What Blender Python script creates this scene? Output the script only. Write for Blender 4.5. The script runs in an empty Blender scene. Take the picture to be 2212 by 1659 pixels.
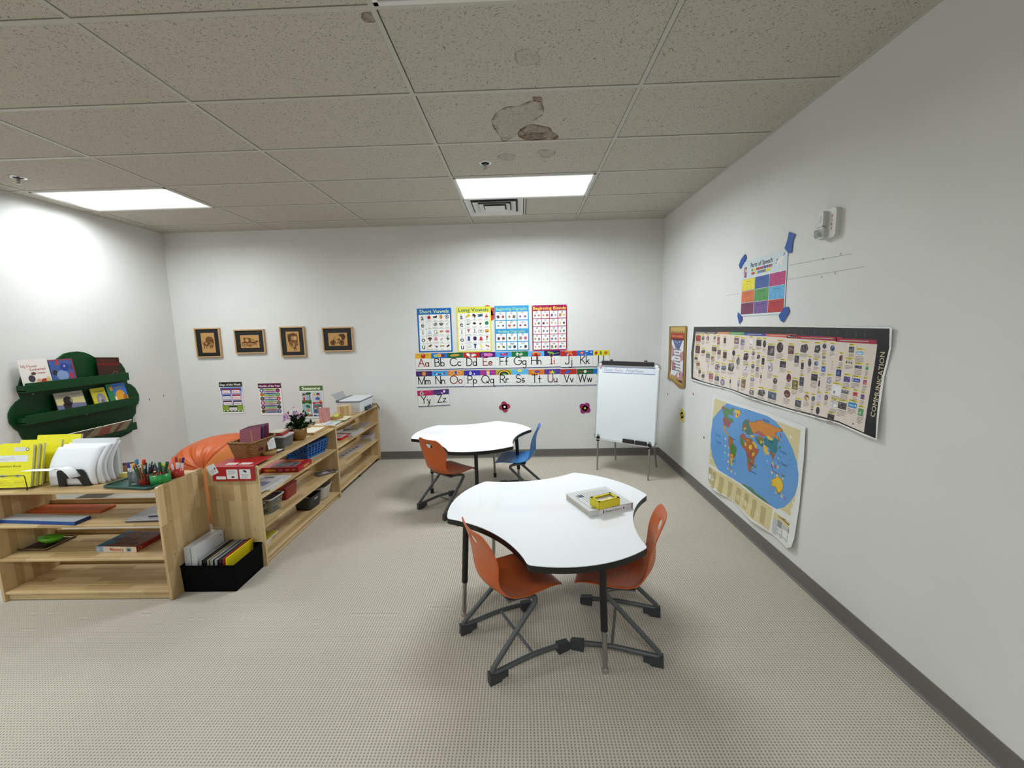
import bpy, bmesh, math, random
from mathutils import Vector, Matrix
R = math.radians
PI = math.pi
SC = bpy.context.scene
COL = SC.collection

# ------------------------------------------------------------------ camera
FPX = 892.2556
cam_data = bpy.data.cameras.new('camera')
cam = bpy.data.objects.new('camera', cam_data)
COL.objects.link(cam)
SC.camera = cam
cam_data.sensor_fit = 'HORIZONTAL'
cam_data.sensor_width = 36.0
cam_data.lens = FPX / 2212.0 * 36.0
cam_data.clip_start = 0.05
def set_camera(yaw, pitch, roll, loc):
    f = Vector((-math.sin(yaw) * math.cos(pitch), math.cos(yaw) * math.cos(pitch), math.sin(pitch)))
    r = Vector((math.cos(yaw), math.sin(yaw), 0))
    u = r.cross(f)
    c, s = math.cos(roll), math.sin(roll)
    rr = r * c + u * s
    uu = r * -s + u * c
    m = Matrix((rr, uu, -f)).transposed().to_4x4()
    m.translation = Vector(loc)
    cam.matrix_world = m
set_camera(0.026123396, -0.130468448, -0.023512453, (0.56253, -5.154227, 1.62841))

# ------------------------------------------------------------------ world and exposure
world = bpy.data.worlds.new('world'); SC.world = world
world.use_nodes = True
world.node_tree.nodes['Background'].inputs[0].default_value = (0.8, 0.85, 0.9, 1)
world.node_tree.nodes['Background'].inputs[1].default_value = 0.02
SC.view_settings.view_transform = 'Standard'
SC.view_settings.look = 'None'
SC.view_settings.gamma = 1.0
SC.view_settings.use_curve_mapping = False
SC.view_settings.exposure = 0.0
LAMP = 1.7           # radiance of the lit troffer lenses
TUBE_W = 24.0        # watts per tube, two tubes in each lit troffer
SPREAD = 166.0       # prismatic lenses throw the light mostly downwards
LAMP_COL = (0.91, 0.975, 1.0, 1)
SC.cycles.max_bounces = 10
SC.cycles.diffuse_bounces = 6
SC.cycles.use_denoising = True
SC.cycles.sample_clamp_indirect = 6.0

# ------------------------------------------------------------------ materials
def lin8(h):
    return tuple((v / 255.0) / 12.92 if v <= 10 else (((v / 255.0) + 0.055) / 1.055) ** 2.4 for v in h)
def lin(h):
    if not isinstance(h, str):
        if max(h) > 1.0: return lin8(h)
        return tuple(h)[:3]
    o = []
    for i in (0, 2, 4):
        c = int(h[i:i + 2], 16) / 255.0
        o.append(c / 12.92 if c <= 0.04045 else ((c + 0.055) / 1.055) ** 2.4)
    return tuple(o)
MATS = {}
def nodes(m):
    m.use_nodes = True
    nt = m.node_tree
    return nt, nt.nodes, nt.links, nt.nodes['Principled BSDF']
def mat(key, color='888888', rough=0.5, metal=0.0, spec=0.5, bump=0.0, bscale=200.0, var=0.0, trans=0.0, alpha=1.0, coat=0.0):
    if key in MATS: return MATS[key]
    m = bpy.data.materials.new(key); MATS[key] = m
    nt, N, L, b = nodes(m)
    b.inputs['Base Color'].default_value = lin(color) + (1,)
    b.inputs['Roughness'].default_value = rough
    b.inputs['Metallic'].default_value = metal
    b.inputs['Specular IOR Level'].default_value = spec
    b.inputs['Transmission Weight'].default_value = trans
    b.inputs['Alpha'].default_value = alpha
    b.inputs['Coat Weight'].default_value = coat
    tc = N.new('ShaderNodeTexCoord')
    nz = N.new('ShaderNodeTexNoise'); nz.inputs['Scale'].default_value = bscale; nz.inputs['Detail'].default_value = 4
    L.new(tc.outputs['Object'], nz.inputs['Vector'])
    if bump:
        bp = N.new('ShaderNodeBump'); bp.inputs['Strength'].default_value = bump; bp.inputs['Distance'].default_value = 0.002
        L.new(nz.outputs['Fac'], bp.inputs['Height']); L.new(bp.outputs['Normal'], b.inputs['Normal'])
    if var:
        mx = N.new('ShaderNodeMix'); mx.data_type = 'RGBA'
        c = lin(color)
        mx.inputs[6].default_value = tuple(max(0, x * (1 - var)) for x in c) + (1,)
        mx.inputs[7].default_value = tuple(min(1, x * (1 + var)) for x in c) + (1,)
        L.new(nz.outputs['Fac'], mx.inputs[0]); L.new(mx.outputs[2], b.inputs['Base Color'])
    return m
def ink(rough=0.5, spec=0.35, bump=0.0, coat=0.0):
    key = 'ink_%g_%g_%g_%g' % (rough, spec, bump, coat)
    if key in MATS: return MATS[key]
    m = bpy.data.materials.new(key); MATS[key] = m
    nt, N, L, b = nodes(m)
    a = N.new('ShaderNodeAttribute'); a.attribute_name = 'Col'
    nz = N.new('ShaderNodeTexNoise'); nz.inputs['Scale'].default_value = 60
    tc = N.new('ShaderNodeTexCoord'); L.new(tc.outputs['Object'], nz.inputs['Vector'])
    mr = N.new('ShaderNodeMapRange'); mr.inputs[3].default_value = 0.93; mr.inputs[4].default_value = 1.07
    L.new(nz.outputs['Fac'], mr.inputs[0])
    mm = N.new('ShaderNodeVectorMath'); mm.operation = 'SCALE'
    L.new(a.outputs['Color'], mm.inputs[0]); L.new(mr.outputs[0], mm.inputs['Scale'])
    L.new(mm.outputs[0], b.inputs['Base Color'])
    b.inputs['Roughness'].default_value = rough
    b.inputs['Specular IOR Level'].default_value = spec
    b.inputs['Coat Weight'].default_value = coat
    b.inputs['Coat Roughness'].default_value = 0.12
    if bump:
        n2 = N.new('ShaderNodeTexNoise'); n2.inputs['Scale'].default_value = 8
        L.new(tc.outputs['Object'], n2.inputs['Vector'])
        bp = N.new('ShaderNodeBump'); bp.inputs['Strength'].default_value = bump; bp.inputs['Distance'].default_value = 0.01
        L.new(n2.outputs['Fac'], bp.inputs['Height']); L.new(bp.outputs['Normal'], b.inputs['Normal'])
    return m
def math_node(N, L, op, a, b=None, c=None):
    n = N.new('ShaderNodeMath'); n.operation = op
    for i, x in enumerate((a, b, c)):
        if x is None: continue
        if isinstance(x, (int, float)): n.inputs[i].default_value = x
        else: L.new(x, n.inputs[i])
    return n.outputs[0]
def ramp(N, L, fac, stops):
    r = N.new('ShaderNodeValToRGB')
    e = r.color_ramp.elements
    while len(e) < len(stops): e.new(0.5)
    for i, (p, c) in enumerate(stops):
        e[i].position = p; e[i].color = lin(c) + (1,)
    L.new(fac, r.inputs[0])
    return r.outputs[0]
def wood(axis, key='pine'):
    """edge-glued pine: staves run along the given object axis"""
    k = key + axis
    if k in MATS: return MATS[k]
    m = bpy.data.materials.new(k); MATS[k] = m
    nt, N, L, b = nodes(m)
    tc = N.new('ShaderNodeTexCoord'); sp = N.new('ShaderNodeSeparateXYZ'); L.new(tc.outputs['Object'], sp.inputs[0])
    cb = N.new('ShaderNodeCombineXYZ')
    x, y, z = sp.outputs
    if axis == 'z':
        L.new(z, cb.inputs[0]); L.new(math_node(N, L, 'ADD', x, y), cb.inputs[1])
    else:
        L.new(x, cb.inputs[0]); L.new(math_node(N, L, 'ADD', y, z), cb.inputs[1])
    br = N.new('ShaderNodeTexBrick')
    br.inputs['Scale'].default_value = 1.0
    br.inputs['Brick Width'].default_value = 0.30
    br.inputs['Row Height'].default_value = 0.045
    br.inputs['Mortar Size'].default_value = 0.0
    br.inputs['Color1'].default_value = lin('d2b98c') + (1,)
    br.inputs['Color2'].default_value = lin('ab8d60') + (1,)
    br.offset = 0.37
    L.new(cb.outputs[0], br.inputs['Vector'])
    mp = N.new('ShaderNodeMapping'); mp.inputs['Scale'].default_value = (2.5, 60, 60) if axis != 'z' else (60, 60, 2.5)
    L.new(tc.outputs['Object'], mp.inputs[0])
    nz = N.new('ShaderNodeTexNoise'); nz.inputs['Scale'].default_value = 1.2; nz.inputs['Detail'].default_value = 5; nz.inputs['Distortion'].default_value = 0.6
    L.new(mp.outputs[0], nz.inputs['Vector'])
    mr = N.new('ShaderNodeMapRange'); mr.inputs[3].default_value = 0.78; mr.inputs[4].default_value = 1.16
    L.new(nz.outputs['Fac'], mr.inputs[0])
    mm = N.new('ShaderNodeVectorMath'); mm.operation = 'SCALE'
    L.new(br.outputs['Color'], mm.inputs[0]); L.new(mr.outputs[0], mm.inputs['Scale'])
    L.new(mm.outputs[0], b.inputs['Base Color'])
    b.inputs['Roughness'].default_value = 0.42
    b.inputs['Specular IOR Level'].default_value = 0.4
    return m
def wall_mat():
    m = bpy.data.materials.new('painted_wall')
    nt, N, L, b = nodes(m)
    tc = N.new('ShaderNodeTexCoord')
    nz = N.new('ShaderNodeTexNoise'); nz.inputs['Scale'].default_value = 120; nz.inputs['Detail'].default_value = 6
    L.new(tc.outputs['Object'], nz.inputs['Vector'])
    bp = N.new('ShaderNodeBump'); bp.inputs['Strength'].default_value = 0.25; bp.inputs['Distance'].default_value = 0.002
    L.new(nz.outputs['Fac'], bp.inputs['Height']); L.new(bp.outputs['Normal'], b.inputs['Normal'])
    n2 = N.new('ShaderNodeTexNoise'); n2.inputs['Scale'].default_value = 1.3
    L.new(tc.outputs['Object'], n2.inputs['Vector'])
    L.new(ramp(N, L, n2.outputs['Fac'], [(0.3, 'd2d3d0'), (0.7, 'dadad7')]), b.inputs['Base Color'])
    b.inputs['Roughness'].default_value = 0.6
    b.inputs['Specular IOR Level'].default_value = 0.25
    return m
def carpet_mat():
    m = bpy.data.materials.new('loop_carpet')
    nt, N, L, b = nodes(m)
    tc = N.new('ShaderNodeTexCoord'); sp = N.new('ShaderNodeSeparateXYZ'); L.new(tc.outputs['Object'], sp.inputs[0])
    nz = N.new('ShaderNodeTexNoise'); nz.inputs['Scale'].default_value = 25; L.new(tc.outputs['Object'], nz.inputs['Vector'])
    wob = math_node(N, L, 'MULTIPLY', nz.outputs['Fac'], 1.6)
    kx = 2 * PI / 0.0145
    ky = 2 * PI / 0.012
    sx = math_node(N, L, 'SINE', math_node(N, L, 'ADD', math_node(N, L, 'MULTIPLY', sp.outputs[0], kx), wob))
    sy = math_node(N, L, 'SINE', math_node(N, L, 'ADD', math_node(N, L, 'MULTIPLY', sp.outputs[1], ky), wob))
    ax = math_node(N, L, 'MULTIPLY_ADD', sx, 0.5, 0.5)
    ay = math_node(N, L, 'MULTIPLY_ADD', sy, 0.5, 0.5)
    hgt = math_node(N, L, 'SUBTRACT', 1.0, math_node(N, L, 'MULTIPLY', math_node(N, L, 'POWER', ax, 1.5), math_node(N, L, 'MULTIPLY_ADD', math_node(N, L, 'POWER', ay, 2.0), 0.75, 0.25)))
    n2 = N.new('ShaderNodeTexNoise'); n2.inputs['Scale'].default_value = 1.1; n2.inputs['Detail'].default_value = 3
    L.new(tc.outputs['Object'], n2.inputs['Vector'])
    n3 = N.new('ShaderNodeTexNoise'); n3.inputs['Scale'].default_value = 180; L.new(tc.outputs['Object'], n3.inputs['Vector'])
    base = ramp(N, L, hgt, [(0.0, '6f675b'), (0.45, 'a79f92'), (1.0, 'c0b8ab')])
    v = N.new('ShaderNodeVectorMath'); v.operation = 'SCALE'
    L.new(base, v.inputs[0])
    amp = math_node(N, L, 'ADD', math_node(N, L, 'MULTIPLY_ADD', n2.outputs['Fac'], 0.22, 0.84), math_node(N, L, 'MULTIPLY', n3.outputs['Fac'], 0.12))
    L.new(amp, v.inputs['Scale']); L.new(v.outputs[0], b.inputs['Base Color'])
    bp = N.new('ShaderNodeBump'); bp.inputs['Strength'].default_value = 0.6; bp.inputs['Distance'].default_value = 0.004
    L.new(hgt, bp.inputs['Height']); L.new(bp.outputs['Normal'], b.inputs['Normal'])
    b.inputs['Roughness'].default_value = 0.95
    b.inputs['Specular IOR Level'].default_value = 0.1
    return m
def tile_mat():
    m = bpy.data.materials.new('mineral_tile')
    nt, N, L, b = nodes(m)
    tc = N.new('ShaderNodeTexCoord')
    nz = N.new('ShaderNodeTexNoise'); nz.inputs['Scale'].default_value = 38; nz.inputs['Detail'].default_value = 3; nz.inputs['Distortion'].default_value = 1.2
    L.new(tc.outputs['Object'], nz.inputs['Vector'])
    # short fissures: thin iso-bands of one noise broken up by a second
    n2 = N.new('ShaderNodeTexNoise'); n2.inputs['Scale'].default_value = 70; n2.inputs['Detail'].default_value = 2
    L.new(tc.outputs['Object'], n2.inputs['Vector'])
    band = math_node(N, L, 'ABSOLUTE', math_node(N, L, 'SUBTRACT', nz.outputs['Fac'], 0.5))
    fis = math_node(N, L, 'LESS_THAN', band, 0.012)
    brk = math_node(N, L, 'GREATER_THAN', n2.outputs['Fac'], 0.51)
    f1 = math_node(N, L, 'MULTIPLY', fis, brk)
    vo = N.new('ShaderNodeTexVoronoi'); vo.inputs['Scale'].default_value = 75
    L.new(tc.outputs['Object'], vo.inputs['Vector'])
    pin = math_node(N, L, 'MULTIPLY', math_node(N, L, 'LESS_THAN', vo.outputs['Distance'], 0.17), math_node(N, L, 'LESS_THAN', n2.outputs['Fac'], 0.5))
    hole = math_node(N, L, 'MAXIMUM', f1, pin)
    L.new(ramp(N, L, hole, [(0.0, 'bcb7ac'), (1.0, '68655e')]), b.inputs['Base Color'])
    b.inputs['Roughness'].default_value = 0.9
    b.inputs['Specular IOR Level'].default_value = 0.15
    return m
def stain_mat():
    m = bpy.data.materials.new('water_stain')
    nt, N, L, b = nodes(m)
    tc = N.new('ShaderNodeTexCoord')
    nz = N.new('ShaderNodeTexNoise'); nz.inputs['Scale'].default_value = 45; nz.inputs['Detail'].default_value = 5
    L.new(tc.outputs['Object'], nz.inputs['Vector'])
    a = N.new('ShaderNodeAttribute'); a.attribute_name = 'Col'
    b.inputs['Base Color'].default_value = lin('7a6048') + (1,)
    b.inputs['Roughness'].default_value = 0.95
    sp = N.new('ShaderNodeSeparateColor'); L.new(a.outputs['Color'], sp.inputs[0])
    al = math_node(N, L, 'MULTIPLY', sp.outputs[0], math_node(N, L, 'MULTIPLY_ADD', nz.outputs['Fac'], 2.2, -0.35))
    al.node.use_clamp = True
    L.new(al, b.inputs['Alpha'])
    return m
def lens_mat():
    m = bpy.data.materials.new('lit_lens')
    nt, N, L, b = nodes(m)
    tc = N.new('ShaderNodeTexCoord'); sp = N.new('ShaderNodeSeparateXYZ'); L.new(tc.outputs['Object'], sp.inputs[0])
    w = math_node(N, L, 'COSINE', math_node(N, L, 'MULTIPLY', sp.outputs[1], 2 * PI / 0.27))
    w = math_node(N, L, 'MULTIPLY_ADD', w, -0.45, 0.55)
    st = math_node(N, L, 'MULTIPLY_ADD', math_node(N, L, 'MAXIMUM', w, 0.0), LAMP, 0.55)
    b.inputs['Base Color'].default_value = (0.8, 0.8, 0.8, 1)
    b.inputs['Emission Color'].default_value = LAMP_COL
    L.new(st, b.inputs['Emission Strength'])
    return m

# ------------------------------------------------------------------ tagging
def tag(o, label, cat, group=None, kind=None):
    o['label'] = label; o['category'] = cat
    if group: o['group'] = group
    if kind: o['kind'] = kind
    return o
def thing(name, label, cat, loc=(0, 0, 0), rz=0.0, group=None, rot=None):
    o = bpy.data.objects.new(name, None); COL.objects.link(o)
    o.empty_display_size = 0.05
    o.location = loc
    o.rotation_euler = rot if rot else (0, 0, rz)
    return tag(o, label, cat, group)
def copy_tree(o, parent=None):
    c = o.copy(); COL.objects.link(c)
    if parent is not None: c.parent = parent
    for ch in list(o.children): copy_tree(ch, c)
    return c

# ------------------------------------------------------------------ text
_TXT = {}
def text_mesh(s, bold=0.0):
    k = (s, bold)
    if k in _TXT: return _TXT[k]
    cu = bpy.data.curves.new('t', 'FONT'); cu.body = s; cu.size = 1.0; cu.offset = bold; cu.resolution_u = 2
    ob = bpy.data.objects.new('t', cu)
    me = ob.to_mesh()
    vs = [(v.co.x, v.co.y) for v in me.vertices]
    fs = [tuple(p.vertices) for p in me.polygons]
    ob.to_mesh_clear()
    bpy.data.objects.remove(ob); bpy.data.curves.remove(cu)
    w = (min([v[0] for v in vs], default=0), max([v[0] for v in vs], default=0))
    _TXT[k] = (vs, fs, w)
    return _TXT[k]

# ------------------------------------------------------------------ mesh builder
class MB:
    def __init__(s):
        s.V = []; s.F = []; s.C = []; s.S = []; s.K = []
        s.M = Matrix.Identity(4)      # transform for solids
        s.P = Matrix.Identity(4)      # print plane: local (u, v, out)
        s.col = (0.5, 0.5, 0.5); s.mi = 0; s.sm = False
        s.off = 0.0002; s.bend = None
    def add(s, pts, faces, col=None, M=None, sm=None):
        M = s.M if M is None else M
        b = len(s.V)
        for p in pts: s.V.append(tuple(M @ Vector(p)))
        c = lin(col) if col is not None else s.col
        for f in faces:
            s.F.append(tuple(b + i for i in f)); s.C.append(c); s.S.append(s.sm if sm is None else sm); s.K.append(s.mi)
    def box(s, x0, y0, z0, x1, y1, z1, col=None, M=None):
        p = [(x, y, z) for x in (x0, x1) for y in (y0, y1) for z in (z0, z1)]
        s.add(p, [(0, 1, 3, 2), (4, 6, 7, 5), (0, 4, 5, 1), (2, 3, 7, 6), (0, 2, 6, 4), (1, 5, 7, 3)], col, M, False)
    def prism(s, out, z0, z1, col=None, M=None, side=None, sm=False, bot=None):
        n = len(out)
        a = sum(out[i][0] * out[(i + 1) % n][1] - out[(i + 1) % n][0] * out[i][1] for i in range(n))
        if a < 0: out = out[::-1]
        s.add([(x, y, z1) for x, y in out], [tuple(range(n))], col, M, False)
        s.add([(x, y, z0) for x, y in out], [tuple(range(n - 1, -1, -1))], bot or col, M, False)
        s.add([(x, y, z) for x, y in out for z in (z0, z1)], [(2 * i, 2 * ((i + 1) % n), 2 * ((i + 1) % n) + 1, 2 * i + 1) for i in range(n)], side or col, M, sm)
    def lathe(s, prof, n=24, col=None, c=(0, 0, 0), M=None, sm=True, sx=1.0, sy=1.0, caps=True):
        pts = []; m = len(prof)
        for r, z in prof:
            for i in range(n):
                a = 2 * PI * i / n
                pts.append((c[0] + r * sx * math.cos(a), c[1] + r * sy * math.sin(a), c[2] + z))
        fs = [(j * n + i, j * n + (i + 1) % n, (j + 1) * n + (i + 1) % n, (j + 1) * n + i) for j in range(m - 1) for i in range(n)]
        s.add(pts, fs, col, M, sm)
        if caps:
            if prof[0][0] > 1e-6: s.add(pts[:n], [tuple(range(n - 1, -1, -1))], col, M, False)
            if prof[-1][0] > 1e-6: s.add(pts[-n:], [tuple(range(n))], col, M, False)
    def tube(s, path, r, n=10, col=None, M=None, closed=False, sm=True, sc=(1, 1), up=None):
        path = [Vector(p) for p in path]; m = len(path)
        rr = r if isinstance(r, (list, tuple)) else [r] * m
        pts = []; prev = None
        for i, p in enumerate(path):
            if closed: t = path[(i + 1) % m] - path[i - 1]
            else: t = path[min(i + 1, m - 1)] - path[max(i - 1, 0)]
            t.normalize()
            if prev is None:
                a = Vector(up) if up else (Vector((0, 0, 1)) if abs(t.z) < 0.9 else Vector((1, 0, 0)))
            else: a = prev
            a = a - t * a.dot(t); a.normalize(); prev = a
            b = t.cross(a)
            for k in range(n):
                g = 2 * PI * k / n
                pts.append(tuple(p + (b * math.cos(g) * sc[0] + a * math.sin(g) * sc[1]) * rr[i]))
        rng = m if closed else m - 1
        fs = [(i * n + k, i * n + (k + 1) % n, ((i + 1) % m) * n + (k + 1) % n, ((i + 1) % m) * n + k) for i in range(rng) for k in range(n)]
        s.add(pts, fs, col, M, sm)
        if not closed:
            s.add(pts[:n], [tuple(range(n - 1, -1, -1))], col, M, False)
            s.add(pts[-n:], [tuple(range(n))], col, M, False)
    def cyl(s, p0, p1, r, n=14, col=None, M=None, r1=None):
        s.tube([p0, p1], [r, r if r1 is None else r1], n, col, M)
    def grid(s, fn, nu, nv, col=None, M=None, sm=True, wrap=False):
        pts = [fn(i / nu, j / nv) for j in range(nv + 1) for i in range(nu + (0 if wrap else 1))]
        w = nu if wrap else nu + 1
        fs = []
        for j in range(nv):
            for i in range(nu):
                fs.append((j * w + i, j * w + (i + 1) % w, (j + 1) * w + (i + 1) % w, (j + 1) * w + i))
        s.add(pts, fs, col, M, sm)
    # ---- printing on the plane s.P (u right, v up, third axis out of the sheet)
    def pp(s, pts, faces, col, layer):
        s.add([(x, y, layer * s.off) for x, y in pts], faces, col, s.P, False)
    def poly(s, pts, col, layer=1):
        n = len(pts)
        a = sum(pts[i][0] * pts[(i + 1) % n][1] - pts[(i + 1) % n][0] * pts[i][1] for i in range(n))
        s.pp(pts if a > 0 else pts[::-1], [tuple(range(n))], col, layer)
    def rect(s, x, y, w, h, col, layer=1):
        s.pp([(x, y), (x + w, y), (x + w, y + h), (x, y + h)], [(0, 1, 2, 3)], col, layer)
    def oval(s, x, y, rx, ry, col, layer=1, n=16, a=0.0):
        ca, sa = math.cos(a), math.sin(a)
        s.pp([(x + rx * math.cos(2 * PI * i / n) * ca - ry * math.sin(2 * PI * i / n) * sa, y + rx * math.cos(2 * PI * i / n) * sa + ry * math.sin(2 * PI * i / n) * ca) for i in range(n)], [tuple(range(n))], col, layer)
    def tri(s, x, y, w, h, col, layer=1):
        s.poly([(x - w / 2, y), (x + w / 2, y), (x, y + h)], col, layer)
    def line(s, pts, w, col, layer=1, dots=True):
        for i in range(len(pts) - 1):
            a = Vector(pts[i]).to_2d() if len(pts[i]) > 2 else Vector(pts[i]); b = Vector(pts[i + 1])
            d = b - a
            if d.length < 1e-7: continue
            d.normalize(); q = Vector((-d.y, d.x)) * w / 2
            s.pp([tuple(a - q), tuple(b - q), tuple(b + q), tuple(a + q)], [(0, 1, 2, 3)], col, layer)
        if dots:
            for p in pts: s.oval(p[0], p[1], w / 2, w / 2, col, layer, 6)
    def ring(s, x, y, rx, ry, w, col, layer=1, n=20, a0=0, a1=360):
        s.line([(x + rx * math.cos(R(a0 + (a1 - a0) * i / n)), y + ry * math.sin(R(a0 + (a1 - a0) * i / n))) for i in range(n + 1)], w, col, layer, False)
    def text(s, t, x, y, size, col, layer=2, al='C', bold=0.0, sx=1.0, fit=None, rot=0.0):
        vs, fs, (w0, w1) = text_mesh(t, bold)
        if fit: sx = fit / max(1e-6, (w1 - w0) * size)
        ox = {'L': -w0, 'C': -(w0 + w1) / 2, 'R': -w1}[al]
        c, n = math.cos(rot), math.sin(rot)
        q = []
        for a, b in vs:
            X = (a + ox) * size * sx; Y = b * size
            q.append((x + X * c - Y * n, y + X * n + Y * c))
        s.pp(q, fs, col, layer)
    def bars(s, x, y, w, h, n, col, layer=2, seed=0, th=0.5):
        rd = random.Random(seed)
        for i in range(n):
            yy = y + h - (i + 0.8) * h / n
            s.rect(x, yy, w * (rd.uniform(0.8, 1.0) if i < n - 1 else rd.uniform(0.4, 0.8)), h / n * th, col, layer)
    def build(s, name, m, parent=None, loc=None, rz=0.0, rot=None, bevel=0, bseg=2, sub=0, solid=0, weld=False, bend=None, cut=None, smooth_angle=None, kind=None):
        me = bpy.data.meshes.new(name)
        me.from_pydata(s.V, [], s.F)
        at = me.attributes.new('Col', 'FLOAT_COLOR', 'FACE')
        buf = []
        for c in s.C: buf.extend((c[0], c[1], c[2], 1.0))
        if len(me.polygons) == len(s.C): at.data.foreach_set('color', buf)
        me.polygons.foreach_set('use_smooth', s.S)
        me.polygons.foreach_set('material_index', s.K)
        if weld or cut or bend:
            bm = bmesh.new(); bm.from_mesh(me)
            if weld: bmesh.ops.remove_doubles(bm, verts=bm.verts, dist=1e-5)
            if cut:
                for ax, vals in cut.items():
                    no = {'x': (1, 0, 0), 'y': (0, 1, 0), 'z': (0, 0, 1)}[ax]
                    for v in vals:
                        bmesh.ops.bisect_plane(bm, geom=bm.verts[:] + bm.edges[:] + bm.faces[:], plane_co=tuple(v * q for q in no), plane_no=no)
            if bend:
                for v in bm.verts: v.co = bend(v.co)
            bm.to_mesh(me); bm.free()
        me.update()
        o = bpy.data.objects.new(name, me); COL.objects.link(o)
        for k in (m if isinstance(m, (list, tuple)) else [m]): me.materials.append(k)
        if parent is not None: o.parent = parent
        if loc is not None: o.location = loc
        o.rotation_euler = rot if rot else (0, 0, rz)
        if solid:
            md = o.modifiers.new('solid', 'SOLIDIFY'); md.thickness = solid; md.offset = 0
        if bevel:
            md = o.modifiers.new('bevel', 'BEVEL'); md.width = bevel; md.segments = bseg; md.limit_method = 'ANGLE'; md.angle_limit = R(40)
            md.harden_normals = False
        if sub:
            md = o.modifiers.new('sub', 'SUBSURF'); md.levels = sub; md.render_levels = sub
        if kind: o['kind'] = kind
        return o
def fillet(path, r, n=4):
    """round the inner corners of a 3D polyline"""
    P = [Vector(p) for p in path]; out = [P[0]]
    for i in range(1, len(P) - 1):
        a, b, c = P[i - 1], P[i], P[i + 1]
        d1 = (a - b); d2 = (c - b)
        k = min(r, d1.length * 0.49, d2.length * 0.49)
        p0 = b + d1.normalized() * k; p1 = b + d2.normalized() * k
        for j in range(n + 1):
            t = j / n
            out.append(p0 * (1 - t) ** 2 + b * 2 * t * (1 - t) + p1 * t ** 2)
    out.append(P[-1])
    return out
def rrect(x0, y0, x1, y1, r, n=4):
    o = []
    for cx, cy, a in ((x1 - r, y1 - r, 0), (x0 + r, y1 - r, 90), (x0 + r, y0 + r, 180), (x1 - r, y0 + r, 270)):
        for i in range(n + 1):
            o.append((cx + r * math.cos(R(a + 90 * i / n)), cy + r * math.sin(R(a + 90 * i / n))))
    return o
WALLP = Matrix(((1, 0, 0, 0), (0, 0, -1, 0), (0, 1, 0, 0), (0, 0, 0, 1)))   # u -> x, v -> z, out -> -y
def wall_loc(side, a, z, out=0.004):
    """place a sheet whose local x runs to the viewer's right and -y points into the room"""
    if side == 'back': return (a, -out, z), 0.0
    if side == 'right': return (XR - out, a, z), -PI / 2
    return (XL + out, a, z), PI / 2
# ------------------------------------------------------------------ room shell
XL, XR, YB, YF, H = -3.815, 2.279, 0.0, -8.6, 2.9
T = 0.6096
WALL = wall_mat()
def wall(name, x0, y0, x1, y1):
    b = MB(); b.box(x0, y0, -0.05, x1, y1, H + 0.12)
    return b.build(name, WALL, kind='structure')
wall('wall_back', XL - 0.1, 0, XR + 0.1, 0.1)
wall('wall_right', XR, YF - 0.1, XR + 0.1, 0)
wall('wall_left', XL - 0.1, YF - 0.1, XL, 0)
wall('wall_front', XL, YF - 0.1, XR, YF)
b = MB(); b.box(XL, YF, -0.05, XR, 0, 0.0)
b.build('floor', carpet_mat(), kind='structure')

BB = mat('vinyl_base', '6a6662', 0.45, spec=0.4, bump=0.1, bscale=40)
def baseboard(name, side, L):
    # cove base: 4 in tall with a toe that flares onto the carpet; profile in (out, z)
    prof = [(0.0, 0.0), (0.014, 0.0), (0.0135, 0.003), (0.008, 0.008), (0.0045, 0.018), (0.0035, 0.097), (0.0018, 0.1015), (0.0, 0.1016)]
    b = MB()
    b.prism([(x, z) for x, z in prof], 0, L)
    return b
def put_base(name, p0, p1, inward):
    p0 = Vector(p0 + (0,)); p1 = Vector(p1 + (0,)); d = (p1 - p0); L = d.length; d.normalize()
    n = Vector(inward + (0,))
    b = baseboard(name, None, L)
    o = b.build(name, BB, kind='structure')
    m = Matrix((n, Vector((0, 0, 1)), d)).transposed().to_4x4(); m.translation = p0
    if m.to_3x3().determinant() < 0:
        m = Matrix((n, Vector((0, 0, 1)), -d)).transposed().to_4x4(); m.translation = p1
    o.matrix_world = m
put_base('baseboard_back', (XL + 0.002, -0.0005), (XR - 0.002, -0.0005), (0, -1))
put_base('baseboard_right', (XR - 0.0005, YF), (XR - 0.0005, -0.002), (-1, 0))
put_base('baseboard_left', (XL + 0.0005, YF), (XL + 0.0005, -0.002), (1, 0))
put_base('baseboard_front', (XL + 0.002, YF + 0.0005), (XR - 0.002, YF + 0.0005), (0, 1))

# ------------------------------------------------------------------ suspended ceiling: mineral tiles in T-bars
GX = [XL] + [i * 2 * T for i in range(-3, 2)] + [XR]
GX = sorted(set(round(v, 4) for v in GX if XL - 0.01 <= v <= XR + 0.01))
GY = [YF] + sorted(-0.315 - i * T for i in range(0, 14) if -0.315 - i * T > YF + 0.05) + [YB]
LIGHTS = {(0.0, -1.5342): 'on', (-6 * T, -1.5342): 'on', (0.0, -3.9726): 'off', (-6 * T, -3.9726): 'dim', (0.0, -6.411): 'dim', (-6 * T, -6.411): 'dim'}
VENT = (0.0, -0.9246)
def is_slot(x0, y0):
    for (lx, ly) in LIGHTS:
        if abs(lx - x0) < 0.02 and abs(ly - y0) < 0.02: return 'light'
    if abs(VENT[0] - x0) < 0.02 and abs(VENT[1] - y0) < 0.02: return 'vent'
    return None
b = MB()
BAR = 0.012
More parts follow.
